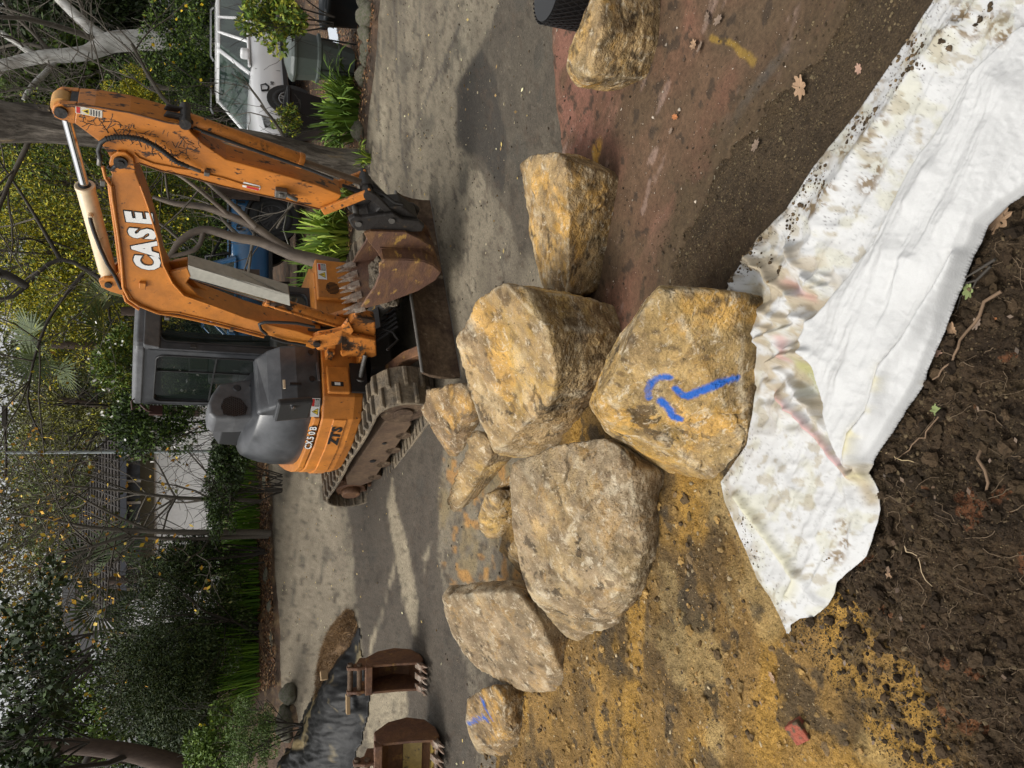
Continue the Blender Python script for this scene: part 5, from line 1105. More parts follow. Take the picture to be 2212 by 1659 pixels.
def tree(name, label, path, mt, crowns, n, size, pal, seed, branches=8, blen=1.5, bdepth=3, group=None, forks=(), cat='tree', aspect=.4, leaf_on_ends=0, endsize=.05, pv=.35, lumps=22, lump=.34, brr=.35):
    """path: [(px,py,depth,radius)...] trunk; crowns: [(px,py,depth,rx,ry,rz)]"""
    rng = np.random.RandomState(seed); pts = [aty(a, b, Y) for a, b, Y, r in path]; rr = [q[3] for q in path]
    root = empty(name, pts[0], label, cat, group)
    mb = MB()
    def curve(P_, R_):
        oP, oR = [], []
        for i in range(len(P_) - 1):
            a, b = P_[max(i - 1, 0)], P_[i]; c, d = P_[i + 1], P_[min(i + 2, len(P_) - 1)]
            for t in (0, .25, .5, .75): oP.append(.5 * ((2 * b) + (c - a) * t + (2 * a - 5 * b + 4 * c - d) * t * t + (3 * b - a - 3 * c + d) * t ** 3)); oR.append(R_[i] + (R_[i + 1] - R_[i]) * t)
        oP.append(P_[-1]); oR.append(R_[-1]); return oP, oR
    cp, cr = curve(pts, rr); vs0 = len(mb.v); mb.tube(cp, cr, 14)
    allp = [(cp, cr)]
    for f in forks:
        fp, fr = curve([aty(a, b, Y) for a, b, Y, r in f], [q[3] for q in f]); mb.tube(fp, fr, 12); allp.append((fp, fr))
    # knobbly surface
    A_ = np.array(mb.v); off = fbm(A_ * np.array([1, 1, .5]), 3.5, 3, seed); cen = A_.copy()
    for i in range(len(mb.v)): pass
    mb.build('trunk', mt, root, world=True)
    ends = []; mb = MB()
    for k in range(branches):
        P_, R_ = allp[rng.randint(len(allp))]; i = rng.randint(len(P_) // 3, len(P_)); d = Vector(rng.normal(size=3)); d.z = abs(d.z) * .6 + .1
        branch(mb, P_[i], d, blen * rng.uniform(.6, 1.2), min(R_[i] * brr, .09), bdepth, rng, .5, .12, ends=ends)
    if branches: mb.build('limbs', TWIG if mt is not BARKB else TWIGD, root, world=True)
    Vs, Fs, Cs = [], [], []; nb = 0
    tot = sum(c[3] * c[5] for c in crowns) or 1
    for (a, b, Y, rx, ry, rz) in crowns:
        c = aty(a, b, Y); m = int(n * rx * rz / tot); p, o = crown_pts(c, (rx, ry, rz), m, rng, lumps, .5, lump); V, F, C = leaves(p, .8, size, aspect, rng, pal, pv, .1, o); Vs.append(V); Fs.append(F + nb); Cs.append(C); nb += len(V)
    if leaf_on_ends and ends:
        E = np.array([tuple(q) for q in ends]); k = rng.choice(len(E), leaf_on_ends); p = E[k] + rng.normal(size=(leaf_on_ends, 3)) * .08; V, F, C = leaves(p, .5, endsize, .6, rng, pal, pv, .3); Vs.append(V); Fs.append(F + nb); Cs.append(C)
    if Vs: mesh_leaves('crown' if crowns else 'remaining_leaves', np.concatenate(Vs), np.concatenate(Fs), np.concatenate(Cs), root)
    return root
def gzf(x, y): return float(gz(x, y))
# --- garden beds and land behind
mulchm = mat('leaf_mulch', attr='Col', rough=.9, dirt=.6, scale=30, bump=1.0, bscale=40)
def bed(name, poly, label, pal, lift=.03, amp=.05, th=(22, 1.3), xy=(-1.3, 1.3), s=90):
    X, Y, F = polar(th[0], th[1], 260, xy[0], xy[1], 520); W_ = GP(poly)
    X, Y, d, F = region(X, Y, F, W_, -.05, s, .06, 3); P = p2(X, Y); n1 = fbm(P, 2.5, 5, s + 1); n2 = fbm(P, 14, 4, s + 2)
    Z = gz(X, Y) + lift * sstep(-.05, .12, d) - .01 + amp * sstep(0, .4, d) * (.5 + n1) + .03 * n2 * sstep(0, .1, d)
    c = np.array(pal[0]) * np.ones((len(X), 3)); c = lerp(c, pal[1], sstep(-.1, .3, n1)); c = lerp(c, pal[2], sstep(.1, .35, n2) * .8); c *= (1 + .4 * fbm(P, 40, 2, s + 3))[:, None]
    o = np_mesh(name, np.stack([X, Y, Z], 1), F, mulchm, {'Col': np.clip(c, .008, .8)}); tag(o, label, kind='structure'); return o
bed('garden_bed', [(828, -350), (822, 0), (812, 130), (800, 220), (793, 300), (778, 420), (755, 560), (700, 660), (640, 780), (600, 900), (566, 985), (500, 985), (470, 985), (456, 600), (456, -350)], 'leaf-littered garden bed along the right side of the driveway', ([.055, .036, .022], [.10, .055, .03], [.14, .085, .045]))
bed('mulch_strip', [(566, 975), (588, 1060), (593, 1207), (600, 1300), (607, 1400), (608, 1480), (640, 1525), (648, 1600), (650, 1900), (470, 1900), (456, 1400), (456, 975)], 'brown leaf mulch strip below the hedge on the left', ([.070, .042, .025], [.12, .065, .035], [.20, .13, .06]), s=95)
mb = MB(); mb.box((0, 45, -.6), (200, 80, .2)); land = mb.build('ground', mat('dark_ground', (.03, .03, .018), .95)); tag(land, 'dark planted ground beyond the gardens', kind='structure')
# --- foliage colours
DK = [[.016, .030, .009], [.027, .048, .012], [.042, .068, .016]]
MID = [[.055, .10, .014], [.09, .15, .02], [.13, .19, .026]]
OLV = [[.09, .10, .03], [.13, .135, .04], [.18, .175, .055]]
YGR = [[.19, .20, .012], [.36, .33, .018], [.50, .42, .025], [.10, .14, .016]]
FRH = [[.10, .16, .025], [.17, .23, .04], [.25, .28, .05]]
YEL = [[.50, .28, .02], [.42, .20, .015], [.55, .38, .04]]
TB = 'trees behind the gardens'
far = [  # px, py, depth, r, label, palette
    (170, 140, 34, 6.5, 'dark tree behind the white car hedge at far right', DK), (120, 420, 36, 7, 'deep green tree behind the digger arm', MID), (110, 620, 40, 7, 'olive tree standing behind the yellow-green wattle', OLV),
    (210, 930, 38, 4.6, 'grey-olive tree just above the tiled roof', OLV), (120, 1060, 44, 7, 'tall dull olive tree behind the lamp pole', OLV), (150, 1250, 46, 6.5, 'brownish olive tree behind the bare yellow-leaved tree', OLV),
    (200, 1430, 42, 5.5, 'dark tree behind the big clipped hedge', DK), (120, 1640, 40, 6, 'green tree behind the brown trunk at far left', MID), (330, 700, 30, 4, 'dark shrubby tree hidden behind the cab', DK), (40, 300, 30, 4, 'shadowy tree top behind the grey gum', DK), (330, 330, 30, 4.2, 'dense dark tree behind the blue ute', DK)]
far += [(60, 90, 30, 4.5, 'dark tree filling the top right corner behind the white gum', DK), (90, 250, 29, 3.6, 'dark tree right behind the grey gum', MID), (250, 120, 31, 4, 'dim green tree behind the fork of the white gum', DK), (400, 1560, 30, 3.2, 'low dark tree filling the gap behind the round bush', DK), (430, 1380, 28, 2.6, 'low dark tree behind the bottom of the clipped hedge', DK), (420, 1700, 26, 3, 'shadowy low tree beyond the brown trunk', DK), (400, 180, 34, 3.5, 'dim low tree behind the yellow-flowered hedge', DK), (430, 820, 32, 2.6, 'dim tree behind the camellia', DK)]
for i, (a, b, Y, r, lb, pal) in enumerate(far):
    tree('background_tree', lb, [(470, b, Y, .3), (a + 40, b, Y, .2), (a - 40, b + 8, Y, .1)], BARKB, [(a, b, Y, r * 1.0, r * .6, r * .85)], 14000, .25, pal, 200 + i, branches=7, blen=r * .5, bdepth=2, group=TB, lumps=30, lump=.30)
tree('wattle_tree', 'yellow-green leafy tree filling the space above the digger cab', [(560, 600, 15, .16), (420, 590, 15, .12), (250, 560, 15, .09), (100, 540, 15, .05)], BARKB,
     [(200, 560, 15, 1.9, 1.3, 1.8), (330, 640, 15, .9, .8, .9), (80, 500, 15.5, 1.5, 1.2, 1.3), (170, 700, 15.2, 1.25, 1, 1.0), (60, 650, 15.8, 1.0, 1.0, .8), (262, 480, 15, 1.0, .8, .8)], 42000, .058, YGR, 31, branches=24, blen=1.4, bdepth=3, lumps=40, lump=.24, aspect=.5)
tree('wattle_tree', 'darker green leafy tree between the wattle and the digger arm', [(560, 420, 16.5, .14), (380, 410, 16.5, .10), (200, 400, 16.5, .07), (60, 390, 16.5, .04)], BARKB,
     [(240, 420, 16.5, 1.9, 1.3, 1.8), (90, 370, 16.5, 1.6, 1.2, 1.6), (350, 470, 16, 1.5, 1, 1.3)], 30000, .065, MID + YGR[:2], 32, branches=26, blen=1.6, bdepth=3, lumps=34, lump=.27)
tree('wattle_tree', 'sparse yellow-tipped tree behind the thin lamp pole', [(430, 890, 20, .12), (250, 880, 20, .08), (120, 860, 20, .05)], BARKB, [(200, 860, 20, 1.3, 1, 1.3), (140, 800, 21, 1.5, 1, 1.2), (110, 950, 21, 1.9, 1, 1.3)], 17000, .075, OLV + OLV + YGR[:2], 33, branches=24, blen=1.6, bdepth=3, lumps=26, lump=.26)
tree('leafy_tree', 'olive-green tree beside the tiled roof', [(430, 1010, 24, .12), (250, 1000, 24, .08), (120, 1000, 24, .05)], BARKB, [(110, 1000, 24, 2.2, 1.3, 1.7), (120, 1120, 25, 1.8, 1, 1.3)], 12000, .095, OLV + MID[1:], 34, branches=18, blen=1.6, bdepth=3, lumps=28, lump=.26)
# white-barked gum with its fork, top right
tree('white_gum', 'pale white-barked gum tree forking at the top right of the garden', [(580, 80, 20, .30), (430, 84, 20, .26), (330, 86, 20, .245), (250, 90, 20, .24), (222, 98, 20, .23), (188, 114, 20, .17), (140, 120, 20, .16), (90, 123, 20, .15), (30, 135, 20, .13), (-60, 155, 20, .10)], BARKW, [], 0, .05, MID, 41, branches=9, blen=2.2, bdepth=3,
     forks=[[(230, 92, 20, .2), (200, 66, 20, .14), (165, 34, 20, .12), (120, -10, 20, .10), (80, -50, 20, .09)], [(120, 122, 20, .08), (110, 145, 20, .07), (70, 185, 19.6, .06), (50, 215, 19.5, .04)], [(80, 125, 20, .09), (40, 95, 20, .07), (0, 70, 20, .06)]], leaf_on_ends=60, endsize=.12)
# grey gum between the arm and the cars
tree('grey_gum', 'thick rough grey gum trunk leaning up behind the digger arm', [(805, 372, 10.1, .34), (780, 362, 10.1, .26), (735, 354, 10.05, .20), (690, 346, 10.0, .185), (560, 318, 9.9, .19), (400, 298, 9.85, .20), (250, 283, 9.8, .21), (120, 270, 9.7, .205), (60, 266, 9.7, .215), (-60, 262, 9.6, .23)], BARKG, [], 0, .05, MID, 42, branches=9, blen=1.3, bdepth=3, brr=.16,
     forks=[[(60, 262, 9.7, .10), (70, 240, 9.6, .05), (110, 236, 9.5, .03)]])
tree('crepe_myrtle', 'smooth multi-stemmed small tree standing in front of the blue ute', [(730, 575, 10.4, .10), (640, 552, 10.4, .085), (612, 542, 10.4, .075), (560, 522, 10.4, .062), (505, 512, 10.4, .058), (440, 496, 10.4, .05), (390, 520, 10.4, .045), (360, 560, 10.4, .03), (300, 590, 10.3, .02)], mat('smooth_bark', (.16, .125, .095), .7, dirt=.3, scale=5, col2=(.10, .08, .065), mixlo=.45, mixhi=.6, stretch=(1, 1, .3)), [], 0, .05, YGR, 43, branches=9, blen=1.1, bdepth=3,
     forks=[[(630, 545, 10.4, .07), (590, 520, 10.4, .062), (553, 492, 10.4, .056), (500, 468, 10.4, .052), (441, 447, 10.4, .045), (380, 440, 10.4, .035), (330, 425, 10.4, .022)], [(553, 490, 10.35, .04), (500, 440, 10.3, .032), (450, 395, 10.3, .026), (400, 345, 10.3, .02), (340, 330, 10.3, .012)],
            [(440, 496, 10.4, .035), (420, 540, 10.4, .03), (330, 560, 10.4, .02)], [(500, 470, 10.4, .03), (430, 410, 10.2, .024), (370, 370, 10.2, .018), (300, 350, 10.2, .01)]], leaf_on_ends=500, endsize=.05, brr=.5)
tree('leaning_tree', 'reddish-brown tree trunk at the far left edge', [(470, 1680, 11.5, .17), (389, 1656, 11.5, .15), (330, 1638, 11.5, .135), (271, 1624, 11.5, .12), (169, 1612, 11.5, .11), (0, 1608, 11.5, .10), (-80, 1606, 11.5, .1)], BARKB, [], 0, .05, DK, 44, branches=10, blen=1.6, bdepth=3, leaf_on_ends=900, endsize=.09)
tree('bare_tree', 'slender nearly bare tree with a few yellow leaves beside the hedge', [(585, 1152, 12.6, .055), (540, 1150, 12.6, .05), (400, 1150, 12.6, .045), (300, 1146, 12.6, .035), (200, 1140, 12.6, .028), (100, 1120, 12.6, .018), (20, 1110, 12.6, .012)], TWIG, [], 0, .05, YEL + OLV[1:2], 45, branches=30, blen=1.3, bdepth=3,
     forks=[[(300, 1146, 12.6, .03), (200, 1180, 12.5, .02), (100, 1200, 12.5, .012)], [(580, 1158, 12.6, .04), (520, 1160, 12.6, .035), (400, 1165, 12.6, .03), (250, 1165, 12.6, .02), (120, 1230, 12.6, .012)], [(330, 1148, 12.6, .025), (240, 1110, 12.6, .018), (150, 1060, 12.6, .012)]], leaf_on_ends=800, endsize=.08, brr=.6)
tree('bare_tree', 'thin bare-branched tree with yellow leaves standing before the tiled roof', [(580, 1085, 13.5, .04), (520, 1080, 13.5, .035), (380, 1075, 13.5, .03), (260, 1060, 13.5, .022), (140, 1050, 13.5, .014)], TWIG, [], 0, .05, YEL + OLV[:1], 46, branches=26, blen=1.2, bdepth=3, leaf_on_ends=500, endsize=.08, brr=.6)
tree('bare_tree', 'tangled bare grey twiggy tree beside the grey gum', [(720, 215, 19.5, .07), (470, 200, 19.5, .06), (330, 190, 19.5, .05), (200, 210, 19.5, .04), (80, 190, 19.5, .03), (0, 200, 19.5, .02)], TWIG, [], 0, .05, YEL, 47, branches=38, blen=1.4, bdepth=3, brr=.6,
     forks=[[(250, 200, 19.5, .03), (180, 260, 19.5, .025), (100, 330, 19.5, .015)], [(300, 195, 19.5, .03), (200, 130, 19.5, .02), (80, 60, 19.5, .012)]])
tree('bare_tree', 'dark bare tree with crooked branches across the top of the digger cab', [(350, 640, 12, .04), (250, 620, 12, .035), (130, 560, 12, .03), (30, 640, 12, .025), (-40, 640, 12, .02)], TWIGD, [], 0, .05, YEL, 48, branches=16, blen=1.4, bdepth=3, brr=.7, forks=[[(130, 560, 12, .03), (60, 440, 12, .02), (0, 350, 12, .012)], [(180, 590, 12, .03), (100, 700, 12, .02), (60, 860, 12, .015), (100, 960, 12, .01)], [(60, 620, 12, .05), (0, 590, 12, .06), (-60, 610, 12, .06)]])
# shrubs
SB = 'shrubs and hedges around the driveway'
shrub('hedge_shrub', 'big dark fine-leaved hedge shrub on the left', 'shrub', 385, 1400, 12.6, 1.75, 1.1, 1.25, 85000, .055, DK + [[.05, .07, .018], [.065, .085, .02]], 51, base=.9, aspect=.3, stems=12, lumps=90, lump=.24, hollow=.7)
shrub('hedge_shrub', 'dark leafy shrub joining the big hedge to the bare tree', 'shrub', 410, 1215, 12.8, .6, .6, .85, 9000, .055, DK + MID[:1], 52, base=1.0, stems=8, lumps=30, lump=.3)
shrub('overhanging_tree', 'dark large-leaved branches hanging in at the top left', 'tree', 75, 1420, 8.2, 1.1, .8, .5, 2200, .075, DK + [[.03, .045, .015]], 53, base=3.0, aspect=.5, stems=10, lumps=30, lump=.22, hollow=.5)
shrub('overhanging_tree', 'dark broad leaves hanging beside the brown trunk', 'tree', 60, 1600, 8.0, .7, .7, .55, 1400, .085, DK, 54, base=3.0, aspect=.5, stems=6, lumps=18, lump=.25)
shrub('round_bush', 'small light green fine-leaved bush near the black plastic', 'shrub', 548, 1595, 9.4, .50, .5, .34, 9000, .032, [[.06, .11, .02], [.09, .15, .03], [.13, .18, .05]], 55, base=.9, aspect=.35, lumps=26, lump=.3)
shrub('round_bush', 'loose green bush at the foot of the brown trunk', 'shrub', 470, 1600, 10.4, .6, .5, .45, 5000, .06, MID + FRH[:1], 56, base=1.0, lumps=20, lump=.3, flowers=(14, .06, [[.6, .5, .03]]))
shrub('camellia_bush', 'glossy camellia bush with white flowers behind the cab', 'shrub', 335, 900, 11.8, .75, .6, .85, 9000, .06, DK + MID[:2], 57, base=.9, lumps=34, lump=.28, flowers=(95, .06, [[.75, .72, .68]]))
shrub('camellia_bush', 'white-flowered bush between cab roof and wattle', 'shrub', 245, 790, 12.2, .8, .6, .55, 7000, .055, MID + YGR[:1], 58, base=1.0, lumps=24, lump=.28, flowers=(60, .055, [[.75, .74, .66]]))
shrub('hedge_shrub', 'dark shrub with trailing twigs in front of the white house wall', 'shrub', 478, 1050, 12.2, .9, .6, .32, 6500, .05, DK + MID[:1], 59, base=.9, lumps=24, lump=.3, stems=14)
shrub('hedge_shrub', 'dark underplanting shrub left of the bonnet', 'shrub', 500, 930, 12.0, .8, .5, .45, 7000, .06, DK, 60, base=.9, lumps=20, lump=.33)
shrub('flowering_hedge', 'deep green hedge dotted with yellow flowers behind the white car', 'hedge', 405, 80, 18.8, 2.2, .8, .95, 17000, .085, DK + MID, 61, base=0., lumps=44, lump=.28, flowers=(80, .085, [[.75, .50, .02]]))
shrub('flowering_hedge', 'leafy green hedge with yellowish tips between the white car and the arm', 'hedge', 370, 265, 22, 2.0, 1.2, 2.0, 20000, .08, MID + DK[1:], 62, base=0., lumps=44, lump=.28, flowers=(30, .09, [[.45, .40, .04], [.4, .03, .03]]))
shrub('flowering_hedge', 'yellow-green bush just behind the digger arm', 'shrub', 282, 218, 18, .7, .6, .8, 7000, .06, YGR, 63, base=.5, lumps=20, lump=.3)
shrub('flowering_hedge', 'dark hedge seen between the arm and the boom', 'hedge', 400, 470, 20, 2.0, 1.0, 1.7, 15000, .085, MID + DK[1:], 64, base=0., lumps=36, lump=.3)
shrub('flowering_hedge', 'shaded hedge behind the ute cab', 'hedge', 420, 620, 20, 1.6, 1.0, 1.6, 9000, .085, DK, 65, base=0., lumps=30, lump=.3)
CIT = [[.13, .21, .03], [.24, .30, .04], [.36, .36, .05], [.08, .14, .025]]
shrub('citrus_bush', 'bright green citrus bush partly covering the white car', 'shrub', 590, 28, 9.9, .55, .4, .52, 2300, .085, CIT, 66, base=.45, aspect=.45, lumps=22, lump=.3, stems=6)
shrub('citrus_bush', 'small yellow-green bush before the white car front wheel', 'shrub', 612, 258, 10.8, .22, .2, .30, 900, .06, CIT + YGR[1:2], 67, base=.4, aspect=.4, lumps=12, lump=.35)
# strap-leaved clumps
def straps(name, label, px, py, dz, n, L, w_, pal, seed, group='strap-leaved clumps', arch=1.0, spread=.12):
    rng = np.random.RandomState(seed); b = G(px, py); V = []; F = []; C = []
    for k in range(n):
        a = rng.uniform(0, 6.28); r0 = spread * math.sqrt(rng.uniform()); o = np.array([b.x + r0 * math.cos(a), b.y + r0 * math.sin(a), b.z + dz]); l = L * rng.uniform(.55, 1.1); out = rng.uniform(.15, .9) * arch; a2 = a + rng.normal() * .5
        h = np.array([math.cos(a2), math.sin(a2), 0]); sd_ = np.array([-h[1], h[0], rng.normal() * .25]); c = np.array(pal[rng.randint(len(pal))]) * rng.uniform(.7, 1.3); m = 7; i0 = len(V)
        for i in range(m):
            t = i / (m - 1); p = o + h * (l * out * t ** 1.3) + np.array([0, 0, 1]) * (l * (t * (1 - .45 * out * t * t) - out * .35 * t ** 3)); ww = w_ * (1 - t ** 3) * .5 + .0008
            V += [p - sd_ * ww, p + sd_ * ww]; C += [c * (1 + .5 * t), c * (1 + .5 * t)]
        F += [(i0 + 2 * i, i0 + 2 * i + 1, i0 + 2 * i + 3, i0 + 2 * i + 2) for i in range(m - 1)]
    V = np.array(V); root = np.array(b); o = np_mesh(name, V - root, np.array(F), LEAF, {'Col': np.clip(C, .004, .8)}); o.location = b; tag(o, label, 'plant', group); return o
AG = [[.09, .16, .02], [.14, .22, .03], [.055, .10, .015]]; AL = [[.16, .24, .03], [.24, .31, .04], [.09, .15, .02]]; LIR = [[.08, .17, .012], [.12, .23, .018], [.05, .12, .012]]
straps('strap_leaf_plant', 'dark green strap-leaved clump below the white car', 775, 250, 0, 230, .80, .036, AG, 71, spread=.36)
straps('strap_leaf_plant', 'lighter right-hand half of the clump beside the grey bin', 768, 190, 0, 110, .62, .034, AL, 72, spread=.24)
straps('strap_leaf_plant', 'large bright strap-leaved clump above the digger bucket', 750, 510, 0, 260, 1.0, .04, AL, 73, spread=.36)
straps('strap_leaf_plant', 'leafy clump beside the orange vent box', 725, 590, 0, 150, .9, .034, AG, 74, spread=.3)
straps('strap_leaf_plant', 'small pale tuft at the foot of the grey gum', 800, 345, 0, 34, .32, .02, AL, 75, spread=.07)
straps('strap_leaf_plant', 'upright leafy sprout behind the bucket cylinder', 770, 425, 0, 34, .6, .03, FRH, 76, spread=.08)
straps('strap_leaf_plant', 'tuft of blades below the small yellow-green bush', 740, 300, 0, 40, .35, .02, AG, 77, spread=.12)
for k, (py_, lb) in enumerate(((1010, 'grassy clump nearest the bonnet'), (1065, 'grassy clump beside the bare tree'), (1120, 'bright grassy clump at the bare tree foot'), (1175, 'grassy clump right of the hedge middle'), (1230, 'grassy clump under the hedge centre'), (1290, 'taller grassy clump under the hedge'), (1345, 'grassy clump left of the hedge centre'), (1400, 'grassy clump near the hedge end'), (1455, 'last grassy clump before the round bush'))):
    straps('grassy_plant', lb + ' in the row along the mulch', 553 + (k % 3) * 3, py_, 0, 230, .95, .013, LIR, 80 + k, 'grassy clumps under the hedge', arch=.6, spread=.42)
def fan_palm(px, py, Y, r, label, seed, pal):
    rng = np.random.RandomState(seed); c = aty(px, py, Y); root = empty('fan_palm', Vector((c.x, c.y, .6)), label, 'palm', 'fan palms among the trees')
    mb = MB(); mb.tube([Vector((c.x, c.y, .6)), Vector((c.x, c.y, c.z))], [.09, .07], 10); mb.build('trunk', BARKB, root, world=True)
    for k in range(7):
        a = rng.uniform(0, 6.28); el = rng.uniform(-.2, 1.1); d = Vector((math.cos(a) * math.cos(el), math.sin(a) * math.cos(el) * .6, math.sin(el))); h = c + d * r * .7; V = []; F = []; C = []; s_, u_ = basis(d)
        nrm = Vector(rng.normal(size=3)).normalized(); s_ = d.cross(nrm).normalized()
        for i in range(26):
            t = R(-125 + 250 * i / 25); dd = (d * math.cos(t) + s_ * math.sin(t)).normalized(); dd.z -= .12; e = h + dd * r * rng.uniform(.75, 1.0); w2 = dd.cross(d.cross(s_)).normalized() * r * .028; i0 = len(V)
            V += [tuple(h), tuple(h.lerp(e, .5) + w2), tuple(e), tuple(h.lerp(e, .5) - w2)]; F.append((i0, i0 + 1, i0 + 2, i0 + 3)); C += [np.array(pal[rng.randint(len(pal))])] * 4
        mesh_leaves('frond', np.array(V), np.array(F), np.array(C), root)
fan_palm(112, 745, 14.8, .62, 'fan palm with spiky fronds high above the cab', 91, [[.05, .075, .02], [.08, .105, .03]])
fan_palm(262, 672, 13.0, .55, 'fan palm peeping above the cab roof', 92, [[.05, .07, .015], [.09, .09, .02]])
fan_palm(232, 1255, 14.5, .8, 'fan palm with drooping fronds before the white gable', 93, [[.03, .05, .015], [.06, .085, .025]])
# ================================================================== HOUSES, POLE
def wall_pts(P_): return [aty(a, b, Y) for a, b, Y in P_]
WALLW = mat('white_render', (.90, .90, .88), .8, dirt=.1, scale=3)
TILE = mat('grey_roof_tile', (.13, .11, .095), .8, dirt=.3, scale=10)
HY = 20.0
a = aty(262, 1300, HY); b = aty(262, 872, HY); low = aty(455, 1000, HY)
hs_ = empty('neighbour_house', Vector(((a.x + b.x) / 2, HY + 3, 1.0)), 'low neighbour house with dark tiled roof and white brick wall behind the bonnet', 'house')
mb = MB(); mb.box(((a.x + b.x) / 2, HY + 3, (a.z + 1.0) / 2), (b.x - a.x, 6, a.z - 1.0)); wl = mb.build('wall', WALLW, hs_, world=True)
zs = aty(300, 1000, HY).z; mb = MB(); mb.box(((a.x + b.x) / 2, HY - .04, (zs + a.z) / 2 - .05), (b.x - a.x - .1, .06, a.z - zs)); mb.build('glazed_strip', mat('blue_grey_glass', (.20, .23, .30), .25, col2=(.07, .08, .10), scale=1.3), hs_, world=True)
mb = MB()
for k in range(9): x_ = a.x + .3 + (b.x - a.x - .6) * k / 8; mb.box((x_, HY - .09, (zs + a.z) / 2 - .05), (.06, .05, a.z - zs))
split_obj(mb.build('window_mullion', WALLW, hs_, world=True))
mb = MB(); mb.box(((a.x + b.x) / 2, HY - .06, zs - .18), (b.x - a.x - .1, .05, .30)); mb.build('timber_band', mat('olive_timber', (.10, .085, .05), .8, dirt=.3), hs_, world=True)
rx0, rx1 = a.x - .5, b.x + .4; rz0 = a.z - .05; rz1 = aty(172, 1040, HY + 3.5).z
mb = MB(); A1, B1, C1, D1 = Vector((rx0, HY - .5, rz0)), Vector((rx1, HY - .5, rz0)), Vector((rx1 - 3.8, HY + 3.2, rz1)), Vector((rx0, HY + 3.2, rz1)); E1, F1 = Vector((rx1, HY + 6.8, rz0)), Vector((rx0, HY + 6.8, rz0))
mb.add([A1, B1, C1, D1, E1, F1], [(0, 1, 2, 3), (1, 4, 2), (2, 4, 5, 3), (0, 3, 5), (0, 5, 4, 1)]); roof = mb.build('roof', TILE, hs_, world=True)
mb = MB(); nrows = 15
for r_ in range(nrows):
    t = (r_ + .5) / nrows; y_ = HY - .5 + 3.7 * t; z_ = rz0 + (rz1 - rz0) * t; xe = rx1 - 3.8 * t
    mb.cyl((rx0, y_, z_ + .02), (xe, y_, z_ + .02), .035, n=5)
for k in range(26):
    x_ = rx0 + (rx1 - rx0) * k / 26; t = min(1, max(0, (rx1 - x_) / 3.8)); mb.cyl((x_, HY - .5, rz0 + .03), (x_, HY - .5 + 3.7 * t, rz0 + (rz1 - rz0) * t + .03), .022, n=4)
mb.build('tile_courses', mat('dark_tile_edge', (.035, .030, .027), .9), roof, world=True)
mb = MB(); mb.box(((rx0 + rx1) / 2, HY - .55, rz0 - .05), (rx1 - rx0, .12, .13)); mb.build('gutter', mat('dark_gutter', (.06, .065, .08), .5), hs_, world=True)
q = aty(294, 910, HY - .4); mb = MB(); mb.box(q, (.62, .3, .45)); ac_ = mb.build('air_conditioner', mat('off_white_metal', (.55, .54, .50), .5), hs_, bevel=.02, world=True)
mb = MB(); mb.cyl(q + Vector((-.08, -.152, 0)), q + Vector((-.08, -.16, 0)), .17, n=24); mb.build('fan_grille', BLKP, ac_, world=True)
GY = 26.0
a = aty(222, 1360, GY); b = aty(165, 1115, GY)
h2 = empty('white_gabled_house', Vector(((a.x + b.x) / 2, GY + 2, 1.0)), 'white gabled house front showing above the dark hedge', 'house')
mb = MB(); mb.box(((a.x + b.x) / 2, GY + 2, (b.z + .5) / 2), (b.x - a.x, 4, b.z - .5)); w2_ = mb.build('wall', mat('bright_white_board', (.85, .85, .87), .6), h2, world=True)
mb = MB()
for k in range(6): x_ = a.x + (b.x - a.x) * (k + .5) / 6; mb.box((x_, GY - .03, b.z - .6), (.03, .03, 1.5))
mb.build('board_joints', mat('grey_joint', (.30, .31, .33), .7), w2_, world=True)
t0_ = aty(163, 1115, GY - .3); t1_ = aty(200, 1370, GY - .3); mb = MB(); mb.prism([(a.x - .6, b.z - .25), (a.x - .2, b.z - .55), (a.x + .6, b.z), (b.x + .3, b.z), (b.x + .3, b.z + .32), (a.x + .5, b.z + .32)], (0, GY - .3, 0), X3, Z3, Vector((0, 1, 0)), 0, 4.6); mb.build('roof', mat('grey_metal_roof', (.13, .13, .135), .6, dirt=.2), h2, world=True)
p0_ = aty(470, 975, 17); p1_ = aty(14, 978, 17); mb = MB(); mb.cyl((p0_.x, 17, p0_.z), (p1_.x, 17, p1_.z), .035, .028, n=10); pl = empty('lamp_pole', Vector((p0_.x, 17, p0_.z)), 'thin grey metal lamp pole rising in front of the roof', 'lamp pole'); mb.build('pole', mat('galvanised', (.28, .31, .31), .45, metal=.4), pl, world=True)
mb = MB(); mb.tube([(p1_.x - .5, 17, p1_.z + .02), (p1_.x, 17, p1_.z), (p1_.x + .5, 17, p1_.z + .03)], .025, 6); mb.box((p1_.x + .7, 17, p1_.z + .03), (.4, .14, .07)); mb.build('cross_arm', TWIGD, pl, world=True)
# ================================================================== VEHICLES
WPAINT = mat('white_car_paint', (.88, .88, .88), .25, coat=.6); BPAINT = mat('blue_car_paint', (.045, .14, .30), .25, coat=.7, col2=(.05, .16, .33), scale=1.)
CGL = mat('car_glass', (.02, .035, .03), .06, spec=.8, col2=(.06, .09, .07), scale=2.2, mixlo=.45, mixhi=.6); CBL = mat('black_trim', (.015, .015, .016), .5); TYR = mat('tyre_rubber', (.02, .02, .02), .75, dirt=.3); ALY = mat('alloy_wheel', (.42, .43, .44), .3, metal=.7)
def sect(x, zb, zt, w, crown=.03):
    h = [(w * .90, zb), (w * .985, zb + .12), (w, zb + (zt - zb) * .45), (w * .99, zb + (zt - zb) * .72), (w * .955, zt - .06), (w * .88, zt - .01), (w * .5, zt + crown * .8), (0, zt + crown)]
    return [Vector((x, y, z)) for y, z in h] + [Vector((x, -y, z)) for y, z in h[-2::-1]]
